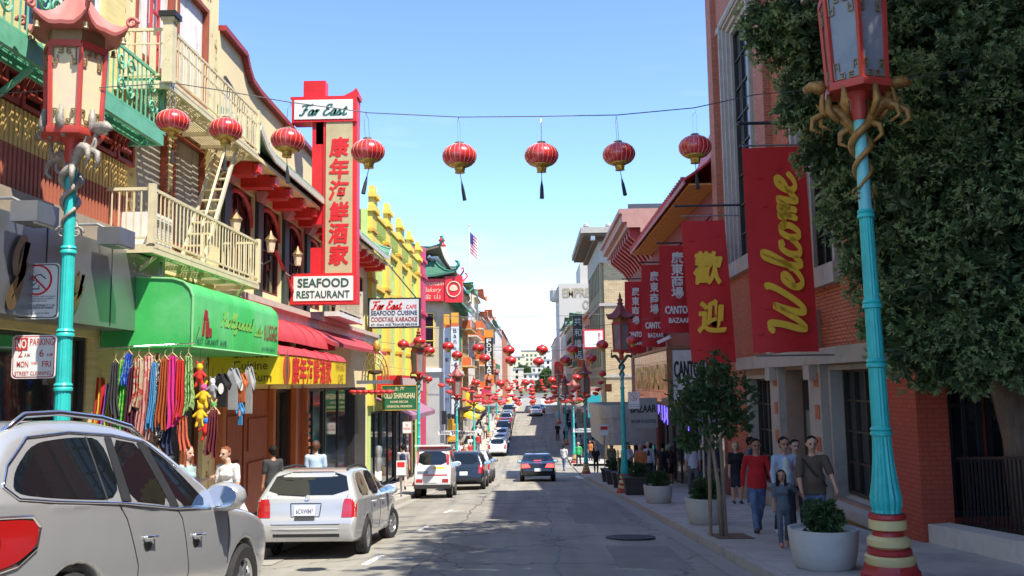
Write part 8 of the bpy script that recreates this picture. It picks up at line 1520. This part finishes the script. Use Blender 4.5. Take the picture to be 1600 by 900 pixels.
# dark trees at the far end
for i, (x, y, z, r) in enumerate(((6.5, 470, 0, 4.2), (10, 480, -1, 3), (-6, 560, 4, 5), (3, 480, -3, 2.5))):
    t = thing('distant_tree', 'dark round tree at the very end of the street, %s' % ['tallest by the gap', 'right of the tallest', 'left behind the houses', 'lowest in the gap'][i], 'tree', (x, y, z-2)); crown('foliage', t, [((x+random.uniform(-2, 2), y, z+r+random.uniform(-2, 3)), r*.55) for _ in range(6)], 3.5, 4, 1.2, .4, LEAFB, 60+i, .4); MB().tube([(x, y, z-2), (x, y, z+r)], [.5, .2], 7).build('trunk', BARK, t)

# ================================================================== CLOTHES UNDER THE GREEN AWNING
GY = 14.45
def drape(name, px, top, bot, wpx, m, label, folds=3, flare=1.15, Y=None, stripe=None):
    Y = Y or GY+random.uniform(-.12, .12); A, B_ = onY(px, top, Y), onY(px, bot, Y); w = wpx*Y/1400; n = 22; v = 18; rng = random.Random(int(px*7+top)); ph = rng.random()*6; rows = []
    for j in range(v):
        q = j/(v-1); ww = w*(.72+(flare-.72)*q**.7); z = A[2]+(B_[2]-A[2])*q; rows.append([(A[0]+ww*(u-.5)+(.035*math.sin(2.2*q+ph)+.012*math.sin(9*q+ph))*q, Y+(.045*math.sin(folds*2*PI*u+ph+q*1.2)+.02*math.sin(7*PI*u+2*ph+q*3))*(.5+.5*q), z-(.05*math.sin(5*u+ph)+.03*math.sin(13*u))*q**4) for u in np.linspace(0, 1, n)])
    b = MB(); ms = m if isinstance(m, list) else [m]; fr = rows; bk = [[(p[0], p[1]+.03, p[2]) for p in r] for r in rows]
    b.sheet(fr, 0); b.sheet(bk, 0)
    for r in (0, -1): b.sheet([fr[r], bk[r]], 0)
    for c in (0, -1): b.sheet([[r[c] for r in fr], [r[c] for r in bk]], 0)
    if len(ms) > 1:
        for i in range(len(b.m)): b.m[i] = (i % (n-1))*len(ms)//(n-1) % len(ms) if i < (n-1)*(v-1)*2 else 0
    t = thing(name, label, 'clothing', (A[0], Y, B_[2])); b.build('cloth', ms, t, smooth=True)
    hg = MB(); hg.tube([(A[0]-w*.42, Y+.015, A[2]-.02), (A[0], Y+.015, A[2]+.05), (A[0]+w*.42, Y+.015, A[2]-.02)], .01, 5); hg.tube([(A[0], Y+.015, A[2]+.05), (A[0], Y+.015, A[2]+.11), (A[0]+.02, Y+.015, A[2]+.14)], .005, 5); hg.build('hanger', mat('hanger_wood', (.55, .38, .2), .6), t); return t
def pat(n, c1, c2, sc=14): return mat('fabric_'+n, c1, .85, var=.1, col2=c2, c2lo=.5, c2hi=.53, c2scale=sc, subsurf=.15)
def fab(n, c): return mat('fabric_'+n, c, .85, var=.14, scale=5, subsurf=.15)
for px, tp, bt_, w, m, lb in ((156, 590, 670, 14, [fab('red', (.55, .02, .02)), fab('yellow', (.7, .5, .05)), fab('red', (.55, .02, .02))], 'red and yellow striped scarf at the left end of the rack'), (172, 600, 676, 15, [fab('violet', (.3, .08, .45)), fab('lime', (.3, .5, .05)), fab('orange', (.6, .2, .02)), fab('white', (.65, .63, .6))], 'rainbow striped shawl near the left end of the rack'), (180, 566, 650, 13, fab('charcoal', (.05, .05, .055)), 'charcoal dress third on the clothes rack'),
    (183, 615, 682, 13, [fab('pink', (.6, .25, .27)), fab('red', (.55, .02, .02)), fab('pink', (.6, .25, .27))], 'pink and red striped scarf below the charcoal dress'), (193, 562, 672, 15, pat('green', (.03, .42, .04), (.3, .6, .1)), 'bright green patterned dress on the rack'), (201, 552, 606, 13, pat('blue', (.02, .06, .5), (.1, .25, .6)), 'royal blue short blouse on the rack'), (208, 575, 690, 15, fab('plum', (.07, .01, .03)), 'dark plum long dress on the rack'),
    (216, 560, 640, 15, pat('cream_red', (.55, .42, .28), (.5, .04, .03), 9), 'cream and red printed blouse on the rack'), (224, 590, 688, 15, fab('rose', (.6, .26, .24)), 'dusty rose long skirt on the rack'), (232, 556, 694, 17, pat('pale_pink', (.66, .42, .36), (.6, .12, .1), 5), 'pale pink long dress with red flowers'), (241, 566, 668, 10, fab('sky', (.08, .32, .6)), 'sky blue thin scarf on the rack'), (248, 566, 680, 11, pat('dots', (.015, .015, .02), (.6, .6, .6), 40), 'black dress with white dots on the rack'), (257, 560, 668, 14, fab('rust', (.42, .09, .02)), 'rust orange scarf on the rack'), (269, 556, 664, 18, fab('magenta', (.62, .03, .22)), 'magenta fringed shawl on the rack'), (281, 562, 656, 13, fab('scarlet', (.6, .03, .02)), 'scarlet scarf right of the magenta shawl'), (294, 556, 642, 13, pat('mint', (.35, .55, .2), (.08, .2, .06), 20), 'pale green patterned scarf at the right end of the rack'),
    (262, 650, 705, 18, fab('indigo', (.03, .04, .1)), 'indigo garment low under the rack'), (285, 650, 702, 16, fab('coral', (.55, .12, .06)), 'coral garment low under the rack'), (240, 668, 712, 16, pat('tan', (.4, .28, .15), (.1, .05, .03), 12), 'tan patterned garment low under the rack'), (334, 640, 712, 15, fab('maroon', (.16, .02, .03)), 'maroon wrap hanging under the toy cluster')):
    drape('hanging_scarf' if 'scarf' in lb or 'shawl' in lb else 'hanging_garment', px, tp, bt_, w, m, lb)
A, B_ = onY(150, 556, GY+.02), onY(304, 548, GY+.02); rk = thing('clothes_rail', 'thin metal clothes rail slung below the green awning', 'rail', (A[0], GY, A[2])); MB().tube([A+(0, .01, .12), B_+(0, .01, .12)], .012, 6).build('bar', CHROME, rk)
for e in (A, B_): MB().tube([e+(0, .01, .12), e+(0, .2, .4)], .006, 5).build('hook', CHROME, rk)
def tee(px, top, bot, wpx, m, label, Y, logo=None):
    A, B_ = onY(px, top, Y), onY(px, bot, Y); w = wpx*Y/1400; h_ = A[2]-B_[2]; x, z = A[0], A[2]; out = [(-.5, -1), (-.5, -.38), (-.72, -.5), (-.9, -.32), (-.45, .0), (-.16, .02), (0, -.06), (.16, .02), (.45, 0), (.9, -.32), (.72, -.5), (.5, -.38), (.5, -1)]
    t = thing('hanging_tee', label, 'clothing', (x, Y, B_[2])); b = MB(); b.prism([(x+u*w*.62, Y+.02*math.sin(u*9), z+v*h_) for u, v in out], (0, .07, 0)); b.build('shirt', m, t)
    if logo: b = MB(); b.prism([(x+.28*w*.62*math.cos(a), Y-.012, z-h_*.45+.17*h_*math.sin(a)) for a in np.linspace(0, 2*PI, 10)[:-1]], (0, .004, 0)); b.build('print', logo, t)
    hg = MB(); hg.tube([(x, Y+.03, z), (x, Y+.03, z+.1)], .006, 5); hg.build('hanger', CHROME, t)
tee(346, 584, 636, 26, fab('black', (.015, .015, .017)), 'black printed tee hanging under the green awning', 15.6, WHITE); tee(364, 576, 640, 24, fab('ash', (.36, .37, .38)), 'ash grey tee hanging beside the black one', 16.2); tee(378, 584, 628, 16, [fab('tangerine', (.6, .14, .04))][0], 'tangerine child tee between two grey ones', 16.6, WHITE); tee(389, 574, 646, 17, fab('stone', (.42, .41, .4)), 'pale grey sweatshirt at the right end of the tees', 17.0); tee(375, 630, 664, 11, fab('azure', (.06, .3, .6)), 'small azure and pink shirt hanging lowest', 16.5, fab('pink', (.6, .25, .27)))
def plush(px, py, s, m1, m2, lb, Y=14.5):
    P = onY(px, py, Y); t = thing('plush_toy', lb, 'toy', P); s = s*.68; r = .075*s
    prim = [((0, 0, 0), (0, 0, .1*s), r, r*.8, 0), ((0, 0, .2*s), (0, 0, .22*s), r*.85, r*.8, 1)]+[((e*.05*s, 0, .1*s), (e*.13*s, -.02, .02*s), .03*s, .028*s, 0) for e in (-1, 1)]+[((e*.04*s, 0, -.05*s), (e*.07*s, -.02, -.17*s), .034*s, .03*s, 0) for e in (-1, 1)]+[((e*.045*s, 0, .28*s), (e*.06*s, 0, .32*s), .022*s, .02*s, 0) for e in (-1, 1)]
    V, Fq, lab = blend([(np.array(a), np.array(b), x, y, l) for a, b, x, y, l in prim], .015, .02); me = np_mesh('body', V, Fq, [m1, m2], lab); o = bpy.data.objects.new('body', me); COL.objects.link(o); o.parent = t; MB().tube([(0, 0, .3*s), (0, 0, .55*s)], .004, 4).build('string', BLACK, t, local=True)
YP, RP = fab('plush_yellow', (.8, .5, .02)), fab('plush_red', (.6, .03, .02))
for i, (px, py, s, a, b_, lb) in enumerate(((312, 590, 1.2, RP, YP, 'red and yellow plush toy at the top of the hanging bunch'), (318, 622, 1.25, YP, fab('plush_pink', (.7, .1, .3)), 'yellow and pink plush toy in the middle of the bunch'), (313, 652, 1.2, YP, YP, 'all yellow plush toy low in the hanging bunch'), (322, 674, 1.2, RP, fab('plush_blue', (.05, .2, .6)), 'red and blue plush toy at the bottom of the bunch'), (334, 648, 1.1, fab('plush_peach', (.7, .4, .2)), fab('plush_green', (.1, .4, .1)), 'peach plush toy to the right of the bunch'), (332, 610, 1.0, fab('plush_grey', (.3, .3, .32)), WHITE, 'grey and white plush toy beside the black tee'))): plush(px, py, s, a, b_, lb)

# ================================================================== STREET FURNITURE
def meter(x, y, lb, double=True):
    z = G(y)+.15; t = thing('parking_meter', lb, 'parking meter', (x, y, z)); MB().tube([(x, y, z), (x, y, z+1.0)], .035, 10).build('post', STEEL, t)
    for e in ((0,) if not double else (0, .34)): MB().lathe([(.06, 0), (.085, .04), (.085, .18), (.105, .22), (.11, .3), (.085, .39), (.02, .42)], 14, (x, y, z+1.0+e*.95)).build('meter_head', mat('meter_grey', (.38, .39, .4), .4, .5), t, smooth=35)
    MB().box(x-.1, y-.05, z+.72, x+.1, y-.035, z+1.0).build('tag_plate', SW, t)
meter(-4.62, 27, 'grey parking meter on the left kerb beyond the station wagon'); meter(-5.45, 12.6, 'grey parking meter behind the big SUV', False)
def post_sign(x, y, h_, lb, m, w, hh, name='sign_post'):
    z = G(y)+.15; t = thing(name, lb, 'sign', (x, y, z)); MB().tube([(x, y, z), (x, y, z+h_)], .03, 8).build('post', STEEL, t)
    if w: MB().box(x-w/2, y-.06, z+h_-hh, x+w/2, y-.04, z+h_).build('plate', m, t); MB().box(x-w/2+.03, y-.066, z+h_-hh*.45, x+w/2-.03, y-.0605, z+h_-.05).build('red_panel', SR, t)
post_sign(-4.62, 31.6, 1.25, 'short kerb post with red and white notice plate on the left', SW, .32, .5); post_sign(4.02, 21.6, 2.6, 'bare grey sign post on the right pavement by the round planters', None, 0, 0); post_sign(3.35, 36.2, 1.5, 'bare pale post leaning beside the dark planters', None, 0, 0); post_sign(3.5, 45, 2.7, 'post with small red-white parking plate by the right planters', SW, .42, .5)
def signal(x, y, lb, arm=0):
    z = G(y)+.15; t = thing('traffic_signal', lb, 'traffic light', (x, y, z)); MB().tube([(x, y, z), (x, y, z+4.6)], .07, 8).build('post', mat('signal_green', (.05, .09, .07), .5), t)
    for zz in (3.3,):
        MB().box(x-.18, y-.3, z+zz, x+.18, y-.08, z+zz+1.05).build('housing', BLACK, t)
        for k, m in enumerate((mat('sig_g', (.02, .3, .2), .3, emis=(.05, .9, .6), estr=1.5), mat('sig_a', (.12, .08, .02), .4), mat('sig_r', (.15, .02, .02), .4))): MB().lathe([(.0, 0), (.11, .0), (.11, .02)], 12).build('lens', m, t); o = t.children[-1]; q = ORG[t.name]; o.location = (0, -.32, zz+.2+k*.32); o.rotation_euler = (R(90), 0, 0); o.data.transform(Matrix.Translation(Vector(q)))
        MB().box(x-.5, y-.05, z+2.5, x+1.3, y-.02, z+2.8).build('street_name_plate', WHITE, t); lettering(t, 'SACRAMENTO', (x+.4, y-.05, z+2.65), UX, UZ, 1.5, .17, BLACK, bold=.02)
signal(-7.0, 71.2, 'black traffic signal with street name plate at the far left corner'); signal(3.7, 72.8, 'black traffic signal at the far right corner of the crossing'); signal(-5.0, 59.6, 'black traffic signal at the near left corner of the crossing')
for x, y, c, lb in ((-5.1, 69, paint('news_blue', (.03, .1, .4), .5), 'blue newspaper box at the far left corner'), (4.6, 46.2, paint('bin_dark', (.04, .05, .05), .5), 'dark litter bin on the right pavement')):
    z = G(y)+.15; t = thing('street_box', lb, 'box', (x, y, z)); MB().box(x-.3, y-.25, z+.1, x+.3, y+.25, z+1.0).build('cabinet', c, t); MB().box(x-.33, y-.28, z+1.0, x+.33, y+.28, z+1.08).build('lid', STEEL, t); MB().box(x-.2, y-.26, z+.5, x+.2, y-.252, z+.9).build('door', GLASS, t)
